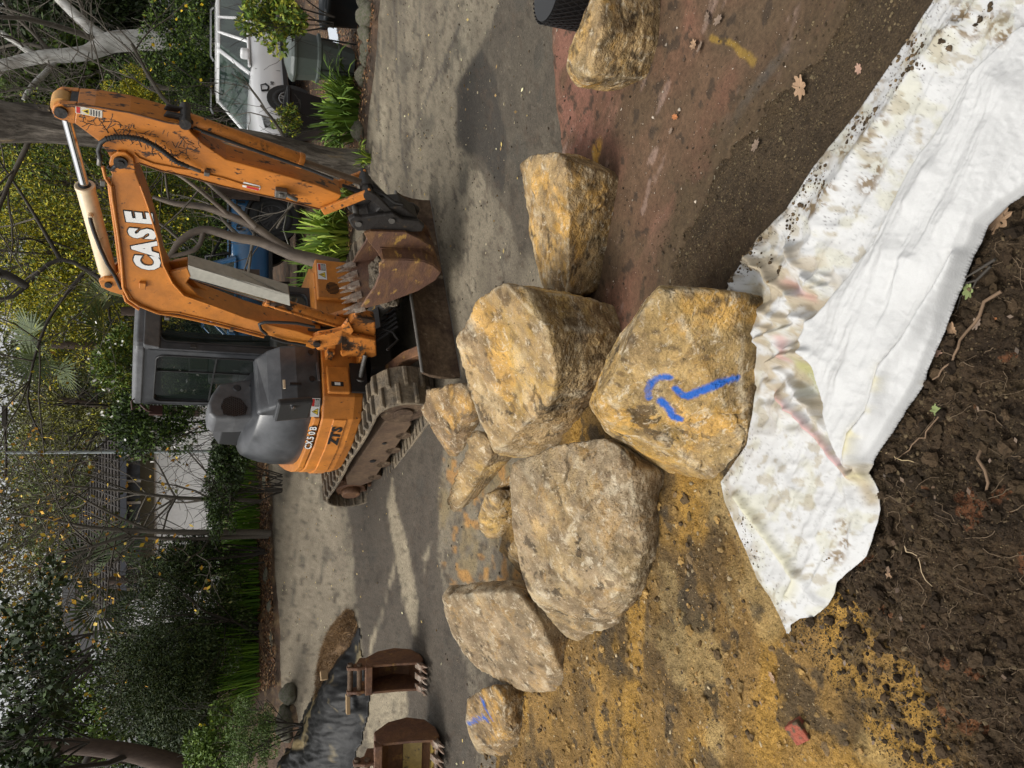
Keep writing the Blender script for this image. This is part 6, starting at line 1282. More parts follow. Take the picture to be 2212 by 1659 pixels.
def wheel(root, x, y, r, side, w_=.26, rimm=None):
    e = Vector((0, side, 0)); c = Vector((x, y, r)); n = 30; prof = [(r * .66, 0), (r * .93, .0), (r, .04), (r, w_ - .04), (r * .93, w_), (r * .66, w_)]
    mb = MB(); mb.loft([[c - e * (w_ - d) + Vector((math.cos(2 * math.pi * k / n) * q, 0, math.sin(2 * math.pi * k / n) * q)) for q, d in prof] for k in range(n + 1)], cap=False); ty = mb.build('tyre', TYR, root)
    mb = MB(); mb.cyl(c - e * .10, c - e * .06, r * .66, n=28); mb.build('wheel_back', CBL, ty)
    mb = MB()
    for k in range(12):
        a = 2 * math.pi * k / 12 + (.10 if k % 2 else -.10); mb.box(c - e * .02 + Vector((math.cos(a), 0, math.sin(a))) * r * .36, (r * .58, .03, r * .07), Matrix.Rotation(-a, 3, 'Y'))
    mb.cyl(c - e * .04, c - e * .0, r * .13, n=14); mb.loft([[c - e * (.05 - d) + Vector((math.cos(2 * math.pi * k / n) * q, 0, math.sin(2 * math.pi * k / n) * q)) for q, d in ((r * .61, 0), (r * .68, 0), (r * .68, .05), (r * .61, .05))] for k in range(n + 1)], cap=False)
    mb.build('rim', rimm or ALY, ty)
def vehicle(name, label, cat, M, paint, st, gh, wheels, wr, hw, arch_mat, extras=None, zroof=1.9):
    root = empty(name, M, label, cat); mb = MB(); mb.loft([sect(*s) for s in st]); body = mb.build('body', paint, root)
    (bx0, bx1, bw, bz), (tx0, tx1, tw, tz) = gh
    ring = lambda x0, x1, w_, z: [Vector((x0, w_, z)), Vector((x1 - .12, w_, z)), Vector((x1, w_ * .72, z)), Vector((x1, -w_ * .72, z)), Vector((x1 - .12, -w_, z)), Vector((x0, -w_, z))]
    mb = MB(); mb.loft([ring(bx0, bx1, bw, bz), ring(tx0, tx1, tw, tz)], sm=False); mb.build('windows', CGL, root)
    mb = MB(); mb.loft([ring(tx0 - .05, tx1 + .04, tw + .03, tz - .04), ring(tx0 - .03, tx1 + .02, tw + .02, tz + .03), ring(tx0 + .15, tx1 - .2, tw - .12, tz + .065)], sm=False); mb.build('roof', paint, root, bevel=.02)
    mb = MB()
    for s in (-1, 1):
        B_, T_ = ring(bx0, bx1, bw, bz), ring(tx0, tx1, tw, tz); i = 1 if s > 0 else 4; j = 2 if s > 0 else 3
        mb.tube([B_[i].lerp(B_[j], .5), T_[i].lerp(T_[j], .5)], .045, 8); mb.tube([B_[0 if s > 0 else 5], T_[0 if s > 0 else 5]], .06, 8)
        for f in (.36, .66):
            xb = bx0 + (bx1 - bx0) * f; xt = tx0 + (tx1 - tx0) * (f + .06); mb.tube([(xb, s * (bw + .003), bz), (xt, s * (tw + .003), tz)], .04, 8)
        mb.tube([(bx0, s * (bw + .01), bz + .01), (bx1 - .1, s * (bw + .01), bz + .01)], .03, 8)
    mb.build('pillars', paint, root)
    for x in wheels:
        for s in (-1, 1):
            mb = MB(); mb.cyl((x, s * (hw - .20), wr), (x, s * (hw + .012), wr), wr * 1.22, n=32); mb.build('wheel_arch', CBL, body)
            if arch_mat:
                mb = MB(); mb.tube([(x + wr * 1.26 * math.cos(R(t)), s * (hw + .02), wr + wr * 1.26 * math.sin(R(t))) for t in range(-15, 196, 15)], .045, 8); mb.build('arch_flare', arch_mat, body)
            wheel(root, x, s * (hw + .03), wr, s, rimm=arch_mat and mat('dark_rim', (.06, .06, .062), .4, metal=.4))
    for s in (-1, 1):
        mb = MB(); mb.box((bx1 - .28, s * (hw + .10), bz + .10), (.14, .22, .18)); mb.build('door_mirror', paint, root, bevel=.05, seg=3)
        mb = MB(); mb.tube([(bx1 - .95, s * (hw + .004), .55), (bx1 - .95, s * (hw * .985 + .004), bz - .1)], .006, 4); mb.tube([(bx1 - .02, s * (hw + .0), .6), (bx1 - .02, s * (hw * .97 + .0), bz - .1)], .006, 4); mb.build('door_gap', CBL, body)
        mb = MB(); mb.box((bx1 - 1.15, s * (hw + .012), bz - .20), (.22, .03, .03)); mb.build('door_handle', paint, root)
    return root, body
ph = R(34); fw = aty(632, 216, 15.8); Hh = Vector((-math.cos(ph), -math.sin(ph), 0)); Rm = Matrix.Rotation(math.atan2(Hh.y, Hh.x), 4, 'Z')
org = Vector((fw.x, fw.y, fw.z - .41)) - (Rm @ Vector((1.45, .99, 0))); MW = Matrix.Translation(org) @ Rm
suv, sb = vehicle('four_wheel_drive', 'large white four wheel drive parked beyond the garden bed at right', 'car', MW, WPAINT,
    [(-2.45, .60, 1.05, .80), (-2.38, .48, 1.18, .92), (-1.2, .45, 1.20, .97), (.6, .45, 1.19, .97), (1.0, .45, 1.21, .965), (1.6, .45, 1.19, .96), (2.1, .46, 1.13, .94), (2.36, .50, 1.04, .88), (2.46, .56, .92, .78)],
    ((-2.32, .52, .90, 1.20), (-2.2, -.36, .74, 1.80)), (-1.42, 1.45), .41, .965, None)
mb = MB(); mb.prism([(2.05, .80), (2.30, .78), (2.32, .98), (2.00, 1.03)], (0, 0, 0), X3, Z3, Y3, .905, .95); mb.build('headlight', mat('headlight', (.35, .37, .38), .1, col2=(.05, .05, .05), scale=9), suv, bevel=.01)
mb = MB(); mb.prism([(2.05, .80), (2.30, .78), (2.32, .98), (2.00, 1.03)], (0, 0, 0), X3, Z3, Y3, -.95, -.905); mb.build('headlight', ALY, suv, bevel=.01)
mb = MB()
for k in range(4): mb.box((2.475 - .004 * k, 0, .70 + .09 * k), (.03, 1.1, .035))
mb.build('grille', ALY, suv)
mb = MB(); mb.tube([(1.02, .978, .92), (1.10, .98, .86), (1.22, .98, .88), (1.26, .978, 1.00)], .02, 6); mb.tube([(1.02, .975, .92), (1.08, .975, 1.01), (1.26, .975, 1.00)], .012, 6); mb.build('side_vent', CBL, sb)
text_mesh('badge', 'V8', .10, frame(Vector((.98, .985, .78)), Vector((-1, 0, 0)), Z3), CBL, sb, .002, .002)
mb = MB(); mb.box((.30, .975, .52), (2.0, .05, .08)); mb.build('side_step', CBL, suv)
mb = MB()
for s in (-1, 1): mb.tube([(-1.9, s * .66, 1.90), (-1.8, s * .66, 1.95), (-.1, s * .66, 1.95), (.05, s * .66, 1.90)], .02, 6)
mb.build('roof_rails', ALY, suv)
ph = R(8); fw = aty(590, 470, 16.5); Hh = Vector((-math.cos(ph), -math.sin(ph), 0)); Rm = Matrix.Rotation(math.atan2(Hh.y, Hh.x), 4, 'Z')
org = Vector((fw.x, fw.y, fw.z - .42)) - (Rm @ Vector((-1.62, .99, 0))); MU = Matrix.Translation(org) @ Rm
ute, ub = vehicle('pickup_truck', 'blue dual-cab pickup with black wheel flares parked behind the multi-stemmed tree', 'pickup truck', MU, BPAINT,
    [(-2.65, .62, 1.20, .90), (-2.60, .55, 1.26, .95), (-.75, .50, 1.27, .97), (-.70, .50, 1.16, .97), (1.0, .50, 1.17, .97), (1.6, .50, 1.18, .96), (2.2, .52, 1.12, .94), (2.45, .58, 1.02, .88), (2.55, .62, .9, .8)],
    ((-.72, 1.15, .90, 1.15), (-.55, .42, .74, 1.80)), (-1.62, 1.60), .42, .965, CBL)
text_mesh('side_lettering', 'RAPTOR', .25, frame(Vector((-1.28, .985, 1.05)), Vector((-1, 0, 0)), Z3), CBL, ub, .003, .004, 0, 1.2, 'LEFT')
mb = MB(); mb.box((-1.68, 0, 1.275), (1.78, 1.75, .03)); mb.build('tub_cover', CBL, ute); 
mb = MB(); mb.tube([(-.85, .8, 1.27), (-.78, .75, 1.72), (-.78, -.75, 1.72), (-.85, -.8, 1.27)], .035, 8); mb.tube([(-1.5, .8, 1.28), (-.80, .78, 1.60)], .03, 8); mb.build('sports_bar', CBL, ute)
mb = MB(); mb.box((.1, .985, .48), (2.0, .10, .07)); mb.build('side_step', CBL, ute)
# ================================================================== THINGS IN THE GARDEN BED
GBIN = mat('grey_green_plastic', (.105, .125, .115), .45, dirt=.12, scale=5); GLID = mat('grey_green_lid', (.13, .15, .14), .4, dirt=.1, scale=5)
g = G(772, 140); root = empty('compost_bin', Vector((g.x, g.y, g.z)), 'grey-green tapered eight-sided plastic bin with lid in the garden bed', 'bin')
def octr(r, z, ph_=22.5, n=8): return [Vector((g.x + r * math.cos(R(ph_ + 360 / n * k)), g.y + r * .8 * math.sin(R(ph_ + 360 / n * k)), g.z + z)) for k in range(n)]
mb = MB(); mb.loft([octr(.20, .06), octr(.24, .25), octr(.25, .26), octr(.25, .28), octr(.245, .29), octr(.285, .52), octr(.335, .53), octr(.335, .57), octr(.30, .58), octr(.335, .86), octr(.30, .87)], sm=False); mb.build('tub', GBIN, root, bevel=.006, world=True)
mb = MB(); mb.loft([octr(.355, .85), octr(.365, .89), octr(.32, .93), octr(.12, 1.0), octr(.02, 1.0)], sm=False); ld = mb.build('lid', GLID, root, bevel=.008, world=True)
mb = MB(); mb.box((g.x + .1, g.y - .30, g.z + .92), (.10, .02, .02)); mb.build('lid_catch', BLKP, ld, world=True)
mb = MB()
for s in (-1, 1): mb.tube([(g.x + s * .22, g.y - .15, g.z + .55), (g.x + s * .20, g.y - .18, g.z + .02)], .012, 6)
split_obj(mb.build('support_rod', BLKP, root, world=True))
mb = MB(); q = G(765, 140); mb.loft([[Vector((q.x + r * math.cos(R(45 + 90 * k)), q.y + r * math.sin(R(45 + 90 * k)), q.z + z)) for k in range(4)] for r, z in ((.12, .02), (.20, .16), (.18, .16), (.11, .04))], sm=False)
t_ = empty('plastic_tray', q, 'small dark grey plastic tray at the foot of the grey-green bin', 'tray'); mb.build('tray', GBIN, t_, bevel=.004, world=True)
q = G(758, 140); mb = MB(); mb.loft([[Vector((q.x + r * math.cos(R(30 * k)), q.y + r * math.sin(R(30 * k)), q.z + z)) for k in range(12)] for r, z in ((.05, .12), (.085, .28), (.075, .28), (.04, .14))]); t_ = empty('red_cup', q, 'bright red plastic cup-like pot beside the grey-green bin', 'pot'); mb.build('cup', mat('red_plastic', (.62, .04, .06), .4), t_, world=True)
c_ = G(722, 262); t_ = empty('black_bin', c_, 'open black plastic bin behind the strap-leaved clump', 'bin'); mb = MB()
def sq(r, z, r2=None): return [Vector((c_.x + a * r, c_.y + b * (r2 or r), c_.z + z)) for a, b in ((-1, -1), (1, -1), (1, 1), (-1, 1))]
mb.loft([sq(.24, 0), sq(.33, .74), sq(.36, .75), sq(.36, .80), sq(.315, .80), sq(.22, .06)], sm=False); mb.build('tub', BLKP, t_, bevel=.01, world=True)
q = G(782, 18); t_ = empty('plant_pot', q, 'large dark plant pot holding the citrus bush', 'plant pot'); mb = MB(); mb.loft([[Vector((q.x + r * math.cos(R(15 * k)), q.y + r * math.sin(R(15 * k)), q.z + z)) for k in range(24)] for r, z in ((.26, 0), (.32, .46), (.36, .46), (.36, .54), (.32, .54), (.31, .46))]); mb.build('pot', mat('dark_pot', (.012, .016, .02), .35), t_, world=True)
a = G(742, 122); b = G(728, 38); mb = MB(); d_ = (b - a); mb.box((a + b) / 2 + Vector((0, 0, .10)), (d_.length, .22, .03), Matrix.Rotation(math.atan2(d_.y, d_.x), 3, 'Z') @ Matrix.Rotation(R(25), 3, 'X')); t_ = empty('white_board', (a + b) / 2, 'pale bluish-white board lying in the leaf litter beside the bin', 'board'); mb.build('board', mat('pale_board', (.55, .60, .66), .5), t_, bevel=.004, world=True)
a = G(740, 560); mb = MB(); mb.tube([a + Vector((0, 0, .3)), a + Vector((-.05, 0, .75)), a + Vector((.4, 0, .9)), a + Vector((.9, .1, .8))], .012, 6); t_ = empty('wire_stake', a, 'bent thin grey metal stake in the strap-leaved plants', 'garden stake'); mb.build('wire', STEEL, t_, world=True)
# edging stones
stm = mat('mossy_stone', (.14, .125, .095), .85, dirt=.4, scale=7, col2=(.09, .095, .05), mixlo=.45, mixhi=.6, bump=.6, bscale=30)
V, F = ICO[4]; Vs_ = V * np.array([1, .8, .62]); Vs_ = Vs_ * (1 + .30 * fbm(Vs_, 1.4, 4, 7) + .08 * fbm(Vs_, 6, 3, 8))[:, None]
for k, (a_, b_, r_, lb) in enumerate(((800, 6, .17, 'grey rock at the very corner of the garden bed edge'), (806, 38, .21, 'large rounded grey rock in the bed edging'), (803, 72, .17, 'pale grey edging rock beside the large rounded one'), (800, 108, .13, 'small edging rock with leaves around it'),
        (797, 128, .12, 'smaller brownish edging rock below the bin'), (792, 165, .15, 'dark edging rock beside the strap-leaved clump'), (786, 285, .17, 'dark mossy rock at the foot of the strap leaves'), (760, 600, .15, 'rock half hidden behind the digger bucket'))):
    q = G(a_, b_)
    if k == 0: st0 = np_mesh('edging_stone', Vs_, F, stm); o = st0
    else: o = st0.copy(); COL.objects.link(o)
    o.location = q + Vector((0, 0, r_ * .35)); o.scale = (r_, r_, r_); o.rotation_euler = (0, 0, k * 1.7); tag(o, lb, 'rock', 'edging stones')
for k, (a_, b_, r_, lb) in enumerate(((632, 1498, .20, 'grey-brown rock between the mulch and the black plastic'), (628, 1562, .24, 'grey rock tucked behind the black plastic sheet'), (578, 1040, .16, 'flat stone in the mulch nearest the bonnet'), (580, 1245, .15, 'flat grey stone set in the mulch under the hedge'),
        (588, 1310, .15, 'flat grey stone in the mulch further left'), (592, 1375, .13, 'flat stone in the mulch near the fibre roll'))):
    q = G(a_, b_); o = st0.copy(); COL.objects.link(o); o.location = q + Vector((0, 0, r_ * .2)); o.scale = (r_ * 1.2, r_, r_ * (1 if k < 2 else .5)); o.rotation_euler = (0, 0, 2 + k * 2.3); tag(o, lb, 'rock', 'edging stones')
# ================================================================== SPARE BUCKETS
def spare(name, label, px, py, W, dr, s=1.0, rz=0, yellow=False):
    g = G(px, py); M = Matrix.Translation(g) @ Matrix.Rotation(rz, 4, 'Z') @ Matrix.Rotation(R(-6), 4, 'X'); root = empty(name, M, label, 'digger bucket', 'spare digger buckets standing on the driveway')
    prof = [(0, .07), (.03, .30), (.04, .57), (.10, .60), (.24, .60), (.38, .46), (.43, .28), (.36, .12), (.20, .04), (.06, .03)]
    prof = [(a * s, b * s) for a, b in prof]; EY = Vector((0, 1, 0))
    for sd_ in (-1, 1):
        mb = MB(); x_ = sd_ * W / 2; mb.prism(prof, (0, 0, 0), EY, Z3, X3, x_ - .011, x_ + .011); mb.build('side_plate', RUST, root, bevel=.004)
    mb = MB(); cx_, cz_ = .2 * s, .32 * s
    def sh_(p, k): v = Vector((p[0] - cx_, p[1] - cz_)); v.normalize(); return (p[0] + v.x * k, p[1] + v.y * k)
    wr = prof[2:] + [prof[0]]; mb.prism([sh_(p, .004) for p in wr] + [sh_(p, -.012) for p in wr[::-1]], (0, 0, 0), EY, Z3, X3, -W / 2 - .004, W / 2 + .004); mb.build('back_plate', RUST, root, bevel=.003)
    if yellow:
        mb = MB(); mb.box((0, .17 * s, .075 * s), (W - .04, .26 * s, .012), Matrix.Rotation(R(-4), 3, 'X')); mb.box((0, .375 * s, .22 * s), (W - .04, .012, .18 * s), Matrix.Rotation(R(-18), 3, 'X')); mb.build('lining', mat('worn_yellow_paint', (.40, .28, .07), .5, dirt=.35, scale=6, col3=(.05, .035, .02), scale3=9, lo3=.58, hi3=.64), root)
    mb = MB(); mb.box((0, .02 * s, .06 * s), (W + .01, .05, .022)); mb.build('cutting_edge', TOOTH, root, bevel=.004)
    mb = MB(); mb.box((0, .055 * s, .585 * s), (W + .012, .10 * s, .07 * s)); mb.build('top_beam', RUST, root, bevel=.006)
    ew = min(W, .27)
    for sd_ in (-1, 1):
        mb = MB(); x_ = sd_ * (ew / 2 - .012); mb.prism([(.04 * s, .60 * s), (.03 * s, .70 * s), (.06 * s, .80 * s), (.12 * s, .80 * s), (.16 * s, .70 * s), (.28 * s, .66 * s), (.27 * s, .58 * s)], (0, 0, 0), EY, Z3, X3, x_ - .012, x_ + .012); mb.build('ear', RUST, root, bevel=.004)
    mb = MB(); mb.cyl((-ew / 2 - .025, .09 * s, .765 * s), (ew / 2 + .025, .09 * s, .765 * s), .024, n=16); mb.build('pin', RUSTD, root)
    mb = MB(); mb.cyl((-ew / 2 - .02, .08 * s, .675 * s), (ew / 2 + .02, .08 * s, .675 * s), .022, n=16); mb.build('pin', RUSTD, root)
    nt_ = 3 if W < .3 else 5
    for k in range(nt_):
        x_ = -W / 2 + .02 + (W - .04) * k / (nt_ - 1); mb = MB(); mb.loft([[Vector((x_ + a * w_, y_ + b * h * .3, z_ + b * h)) for a, b in ((-1, -1), (1, -1), (1, 1), (-1, 1))] for y_, z_, w_, h in ((.03, .075, .028, .026), (-.03, .055, .028, .026), (-.06, .042, .02, .018))], sm=False)
        for sg_ in (-1, 1): mb.loft([[Vector((x_ + sg_ * o_ + a * w_, y_, z_ + b * h)) for a, b in ((-1, -1), (1, -1), (1, 1), (-1, 1))] for y_, z_, w_, h, o_ in ((-.04, .045, .012, .014, .014), (-.085, .03, .010, .011, .022), (-.12, .016, .004, .004, .028))], sm=False)
        mb.build('tooth', TOOTH, root, bevel=.003)
    return root
spare('spare_bucket', 'narrow rusty three-toothed digger bucket standing beside the black plastic', 922, 1460, .235, .05, .86, R(-3))
spare('spare_bucket', 'wider rusty digger bucket with yellow-painted inside at the photo edge', 956, 1668, .56, .05, .90, R(-6), True)
# ================================================================== BLACK PLASTIC, COIR, TIMBER
def sheet(name, poly, step, label, cat, m_, hfun, cfun, bb, s):
    gx, gy = np.meshgrid(np.arange(bb[0], bb[1], step), np.arange(bb[2], bb[3], step), indexing='ij'); sh = gx.shape; px_ = gx.ravel(); py_ = gy.ravel()
    wb = 6 * fbm(p2(px_, py_), 1 / 28., 4, s); sd_ = sdpoly(px_ + wb, py_ + wb[::-1] * .4, poly); i, j = np.meshgrid(np.arange(sh[0] - 1), np.arange(sh[1] - 1), indexing='ij'); a = (i * sh[1] + j).ravel()
    Fq = np.stack([a, a + 1, a + sh[1] + 1, a + sh[1]], 1); keep = (sd_[Fq] > 0).sum(1) >= 2; x, y, z = hitv(px_, py_, lambda x, y: gz(x, y), 24)
    P = p2(x, y); h = hfun(px_, py_, sd_, P); V, F, (c,) = compact(np.stack([x, y, z + h], 1), Fq, keep, cfun(px_, py_, sd_, P)); root = Vector((V[:, 0].mean(), V[:, 1].mean(), V[:, 2].min()))
    o = np_mesh(name, V - np.array(root), F, m_, {'Col': np.clip(c, .004, .8)}); o.location = root; b = o.modifiers.new('thickness', 'SOLIDIFY'); b.thickness = .004; b.offset = -1; tag(o, label, cat); return o
TP = [(604, 1660), (612, 1610), (640, 1600), (668, 1520), (690, 1480), (728, 1415), (755, 1390), (758, 1362), (775, 1356), (782, 1425), (800, 1500), (795, 1550), (762, 1665), (760, 1800), (600, 1800)]
PLAS = mat('black_plastic_film', attr='Col', rough=.5, dirt=.3, scale=6, bump=.3, bscale=26, spec=.2)
def hp_(px_, py_, sd_, P):
    r = (1 - np.abs(fbm(P * np.array([1, .55, 1]), 2.4, 3, 301)) * 4).clip(0, 1); r2 = (1 - np.abs(fbm(P * np.array([1.8, .7, 1]), 8, 4, 302)) * 3).clip(0, 1); e_ = sstep(0, 25, sd_)
    return .012 + (.24 * sstep(0, 55, sd_) + .07 * r * e_ + .018 * r2 * e_ + .02 * fbm(P, 14, 3, 303) * e_)
def cp_(px_, py_, sd_, P):
    c = np.array([.007, .007, .007]) * np.ones((len(px_), 3)); c = lerp(c, [.026, .026, .026], sstep(.0, .5, fbm(P, 4, 4, 304)) * .6); c = lerp(c, [.24, .19, .10], sstep(.22, .42, fbm(P * np.array([.6, 2, 1]), 4, 5, 305)) * .7)
    return lerp(c, [.30, .23, .12], (1 - sstep(4, 14, np.hypot((px_ - 692) * .7, py_ - 1600))) * .8)
sheet('plastic_sheet', TP, 3.0, 'crumpled dusty black plastic sheet over a low heap beside the buckets', 'plastic sheet', PLAS, hp_, cp_, (590, 810, 1345, 1790), 300)
CO = [(774, 1352), (764, 1320), (752, 1318), (728, 1345), (712, 1385), (702, 1430), (690, 1480), (682, 1510), (690, 1500), (706, 1470), (740, 1420), (760, 1395), (772, 1372)]
COIR = mat('coir_fibre', attr='Col', rough=.95, dirt=.5, scale=30, bump=1., bscale=60)
co = sheet('coir_roll', CO, 2.5, 'brown shaggy coconut-fibre matting lying along the black plastic', 'matting', COIR, lambda a, b, sd_, P: .01 + .10 * sstep(0, 14, sd_) + .02 * fbm(P, 20, 3, 311), lambda a, b, sd_, P: lerp(np.array([.09, .052, .026]) * np.ones((len(a), 3)), [.24, .15, .075], sstep(-.2, .4, fbm(P, 9, 4, 312))), (660, 790, 1305, 1530), 310)
rng = np.random.RandomState(8); pts = []
cw_ = GP(CO); xs_ = [q[0] for q in cw_]; ys_ = [q[1] for q in cw_]
X_ = rng.uniform(min(xs_), max(xs_), 60000); Y_ = rng.uniform(min(ys_), max(ys_), 60000); d = sdpoly(X_, Y_, cw_); k = d > -.01; X_, Y_, d = X_[k][:6000], Y_[k][:6000], d[k][:6000]
cen = np.stack([X_, Y_, gz(X_, Y_) + .02 + .10 * sstep(0, .12, d)], 1); V, F, C = leaves(cen, .3, .11, .035, rng, [[.20, .12, .055], [.28, .17, .075], [.12, .07, .03]]); fo = np_mesh('fibre', V, F, LEAF, {'Col': C}, co, smooth=False, world=False)
WM[co.name] = Matrix.Translation(co.location); fo.data.transform(WM[co.name].inverted())
tm = mat('raw_timber', (.30, .20, .10), .7, dirt=.25, scale=6, stretch=(1, 6, 6)); g = G(748, 1452); mb = MB(); mb.box((0, 0, .05), (.10, .08, .08), Matrix.Rotation(.5, 3, 'Z')); o = mb.build('timber_block', tm, None, bevel=.004); o.location = g + Vector((0, 0, .20)); tag(o, 'short square timber offcut behind the narrow bucket', 'timber block', 'timber offcuts')
g = G(783, 1516); mb = MB(); mb.box((0, 0, .025), (.20, .07, .04), Matrix.Rotation(.1, 3, 'Z')); o = mb.build('timber_block', tm, None, bevel=.004); o.location = g + Vector((0, 0, .13)); tag(o, 'short timber length lying on black plastic left of the narrow bucket', 'timber block', 'timber offcuts')
# black mesh crate near the lichened boulder
q = atz(1258, -8, .12); t_ = empty('mesh_crate', Vector((q.x, q.y, 0)), 'black plastic mesh basket at the photo edge behind the lichened boulder', 'basket')
mb = MB(); r_ = .17; cxq = Vector((q.x, q.y, 0))
for k in range(40):
    a = 2 * math.pi * k / 40; mb.tube([cxq + Vector((r_ * math.cos(a + s_ * j * .07), r_ * math.sin(a + s_ * j * .07), .03 * j)) for j in range(12) for s_ in (1,)], .0035, 4, cap=False); mb.tube([cxq + Vector((r_ * math.cos(a - j * .07), r_ * math.sin(a - j * .07), .03 * j)) for j in range(12)], .0035, 4, cap=False)
mb.build('mesh_side', BLKP, t_, world=True); mb = MB(); mb.cyl(cxq, cxq + Vector((0, 0, .33)), r_ * .93, n=24); mb.build('liner', BLKP, t_, world=True)
# broken red brick in the soil
q = Vector(G(1755, 1572)); zz = float(toph([q.x], [q.y])[0]); mb = MB(); mb.box((0, 0, 0), (.070, .060, .052)); o = mb.build('brick_piece', mat('red_brick', (.30, .075, .042), .85, dirt=.3, scale=30, col3=(.10, .065, .035), scale3=26, lo3=.50, hi3=.56, bump=.8), None, bevel=.006); o.location = (q.x, q.y, zz + .022); o.rotation_euler = (R(18), R(-22), R(35)); tag(o, 'broken piece of red brick lying in the brown soil', 'brick')
# ================================================================== LITTER, CLODS, ROOTS
def scatter(poly, n, rng, tol=0.):
    W_ = GP(poly); xs_ = [q[0] for q in W_]; ys_ = [q[1] for q in W_]; X_ = rng.uniform(min(xs_), max(xs_), n * 4); Y_ = rng.uniform(min(ys_), max(ys_), n * 4); k = sdpoly(X_, Y_, W_) > tol; return X_[k][:n], Y_[k][:n]
rng = np.random.RandomState(21)
FABW = GP([(a, b) for a, b in OUT])
def pebbles(name, x, y, z, sz, pal, label, m_, parent=None, flat=.7, sub=1, rough=.3):
    bm = bmesh.new(); bmesh.ops.create_icosphere(bm, subdivisions=sub, radius=1); bv = np.array([v.co[:] for v in bm.verts]); bf = np.array([[v.index for v in f.verts] for f in bm.faces]); bm.free()
    n = len(x); m = len(bv); A_ = rng.uniform(0, 6.28, n); S_ = sz[:, None] * rng.uniform(.6, 1.3, (n, 3)) * np.array([1, 1, flat]); V = bv[None] * S_[:, None] * (1 + rough * rng.uniform(-1, 1, (n, m, 1)))
    ca, sa = np.cos(A_)[:, None], np.sin(A_)[:, None]; Vx = V[:, :, 0] * ca - V[:, :, 1] * sa; Vy = V[:, :, 0] * sa + V[:, :, 1] * ca; V = np.stack([Vx + x[:, None], Vy + y[:, None], V[:, :, 2] + z[:, None]], 2).reshape(-1, 3)
    F = (bf[None] + (np.arange(n) * m)[:, None, None]).reshape(-1, 3); P_ = np.array(pal); C = np.repeat(P_[rng.randint(0, len(P_), n)] * rng.uniform(.6, 1.4, (n, 1)), m, 0)
    o = np_mesh(name, V, F, m_, {'Col': np.clip(C, .004, .8)}, parent, smooth=False); tag(o, label, kind='stuff'); return o
clodm = mat('clods', attr='Col', rough=.95, spec=.2, dirt=.4, scale=40, bump=.6, bscale=90)
def offfab(x, y): k = sdpoly(x, y, FABW) < .0; return x[k], y[k]
SO = [(1700, 1360), (1800, 1450), (1950, 1659), (2100, 1900), (2500, 1900), (2500, 400), (2200, 430), (1900, 1000), (1880, 1200), (1700, 1340)]
x, y = offfab(*scatter(SO, 15000, rng)); sz = .0022 + .011 * rng.power(.25, len(x)) ** 3 * rng.uniform(0, 1, len(x)); pebbles('soil_clods', x, y, toph(x, y) + sz * .2, sz, [[.042, .028, .015], [.024, .016, .009], [.065, .045, .024], [.11, .08, .045]], 'crumbs and clods of dark soil', clodm)
x, y = scatter([(1560, 1010), (1640, 1280), (1760, 1440), (1950, 1700), (1000, 1700), (1150, 1480), (1400, 1100)], 6500, rng); sz = .002 + .015 * rng.power(.3, len(x)) ** 3 * rng.uniform(0, 1, len(x)); pebbles('clay_crumbs', x, y, toph(x, y) + sz * .2, sz, [[.22, .14, .06], [.34, .21, .08], [.12, .085, .05], [.42, .33, .2]], 'crumbs of ochre clay', clodm)
x, y = offfab(*scatter(SO, 1500, rng)); k = soilh(x, y)[1] > .10; x, y = x[k], y[k]; sz = .004 + .017 * rng.uniform(0, 1, len(x)) ** 3; pebbles('soil_lumps', x, y, toph(x, y) + sz * .25, sz, [[.038, .025, .013], [.055, .036, .02], [.028, .018, .01]], 'larger lumps of dark soil', clodm, sub=2, rough=.34, flat=.75)
x, y = scatter([(1560, 1010), (1640, 1280), (1760, 1440), (1950, 1700), (1000, 1700), (1150, 1480), (1400, 1100)], 500, rng); sz = .005 + .016 * rng.uniform(0, 1, len(x)) ** 3; pebbles('clay_lumps', x, y, toph(x, y) + sz * .2, sz, [[.23, .15, .06], [.32, .20, .07], [.15, .10, .05]], 'larger lumps of ochre clay', clodm, sub=2, rough=.34, flat=.6)
x, y = scatter([(1780, 0), (1560, 330), (1420, 600), (1590, 600), (1850, 250), (2030, 0)], 5000, rng); sz = .002 + .008 * rng.power(.3, len(x)) ** 3 * rng.uniform(0, 1, len(x)); pebbles('gravel_crumbs', x, y, toph(x, y) + sz * .2, sz, [[.085, .06, .033], [.06, .042, .024], [.15, .115, .065]], 'crumbs of brown soil and grit between path and fabric', clodm)
x, y = scatter([(1800, -20), (1560, 310), (1420, 600), (1370, 560), (1500, 300), (1700, -20)], 2600, rng); dd_ = soilh(x, y)[1]; k = dd_ > -.20 * rng.uniform(0, 1, len(x)) ** 2; x, y = x[k], y[k]; sz = .0015 + .006 * rng.power(.3, len(x)) ** 3; pebbles('spilled_soil', x, y, np.maximum(toph(x, y), gz(x, y) + .010), sz, [[.06, .042, .024], [.085, .06, .033]], 'soil crumbs spilled over the lower edge of the path', clodm, flat=.5)
x, y = scatter([(840, 0), (800, 400), (960, 620), (960, 1659), (1050, 1659), (1190, 600), (1190, 0)], 5000, rng); sz = .002 + .010 * rng.power(.3, len(x)) ** 4; pebbles('driveway_grit', x, y, gz(x, y) + .003, sz, [[.10, .075, .05], [.06, .045, .03], [.35, .3, .2]], 'grit and small dirt lumps on the driveway', clodm, flat=.5)
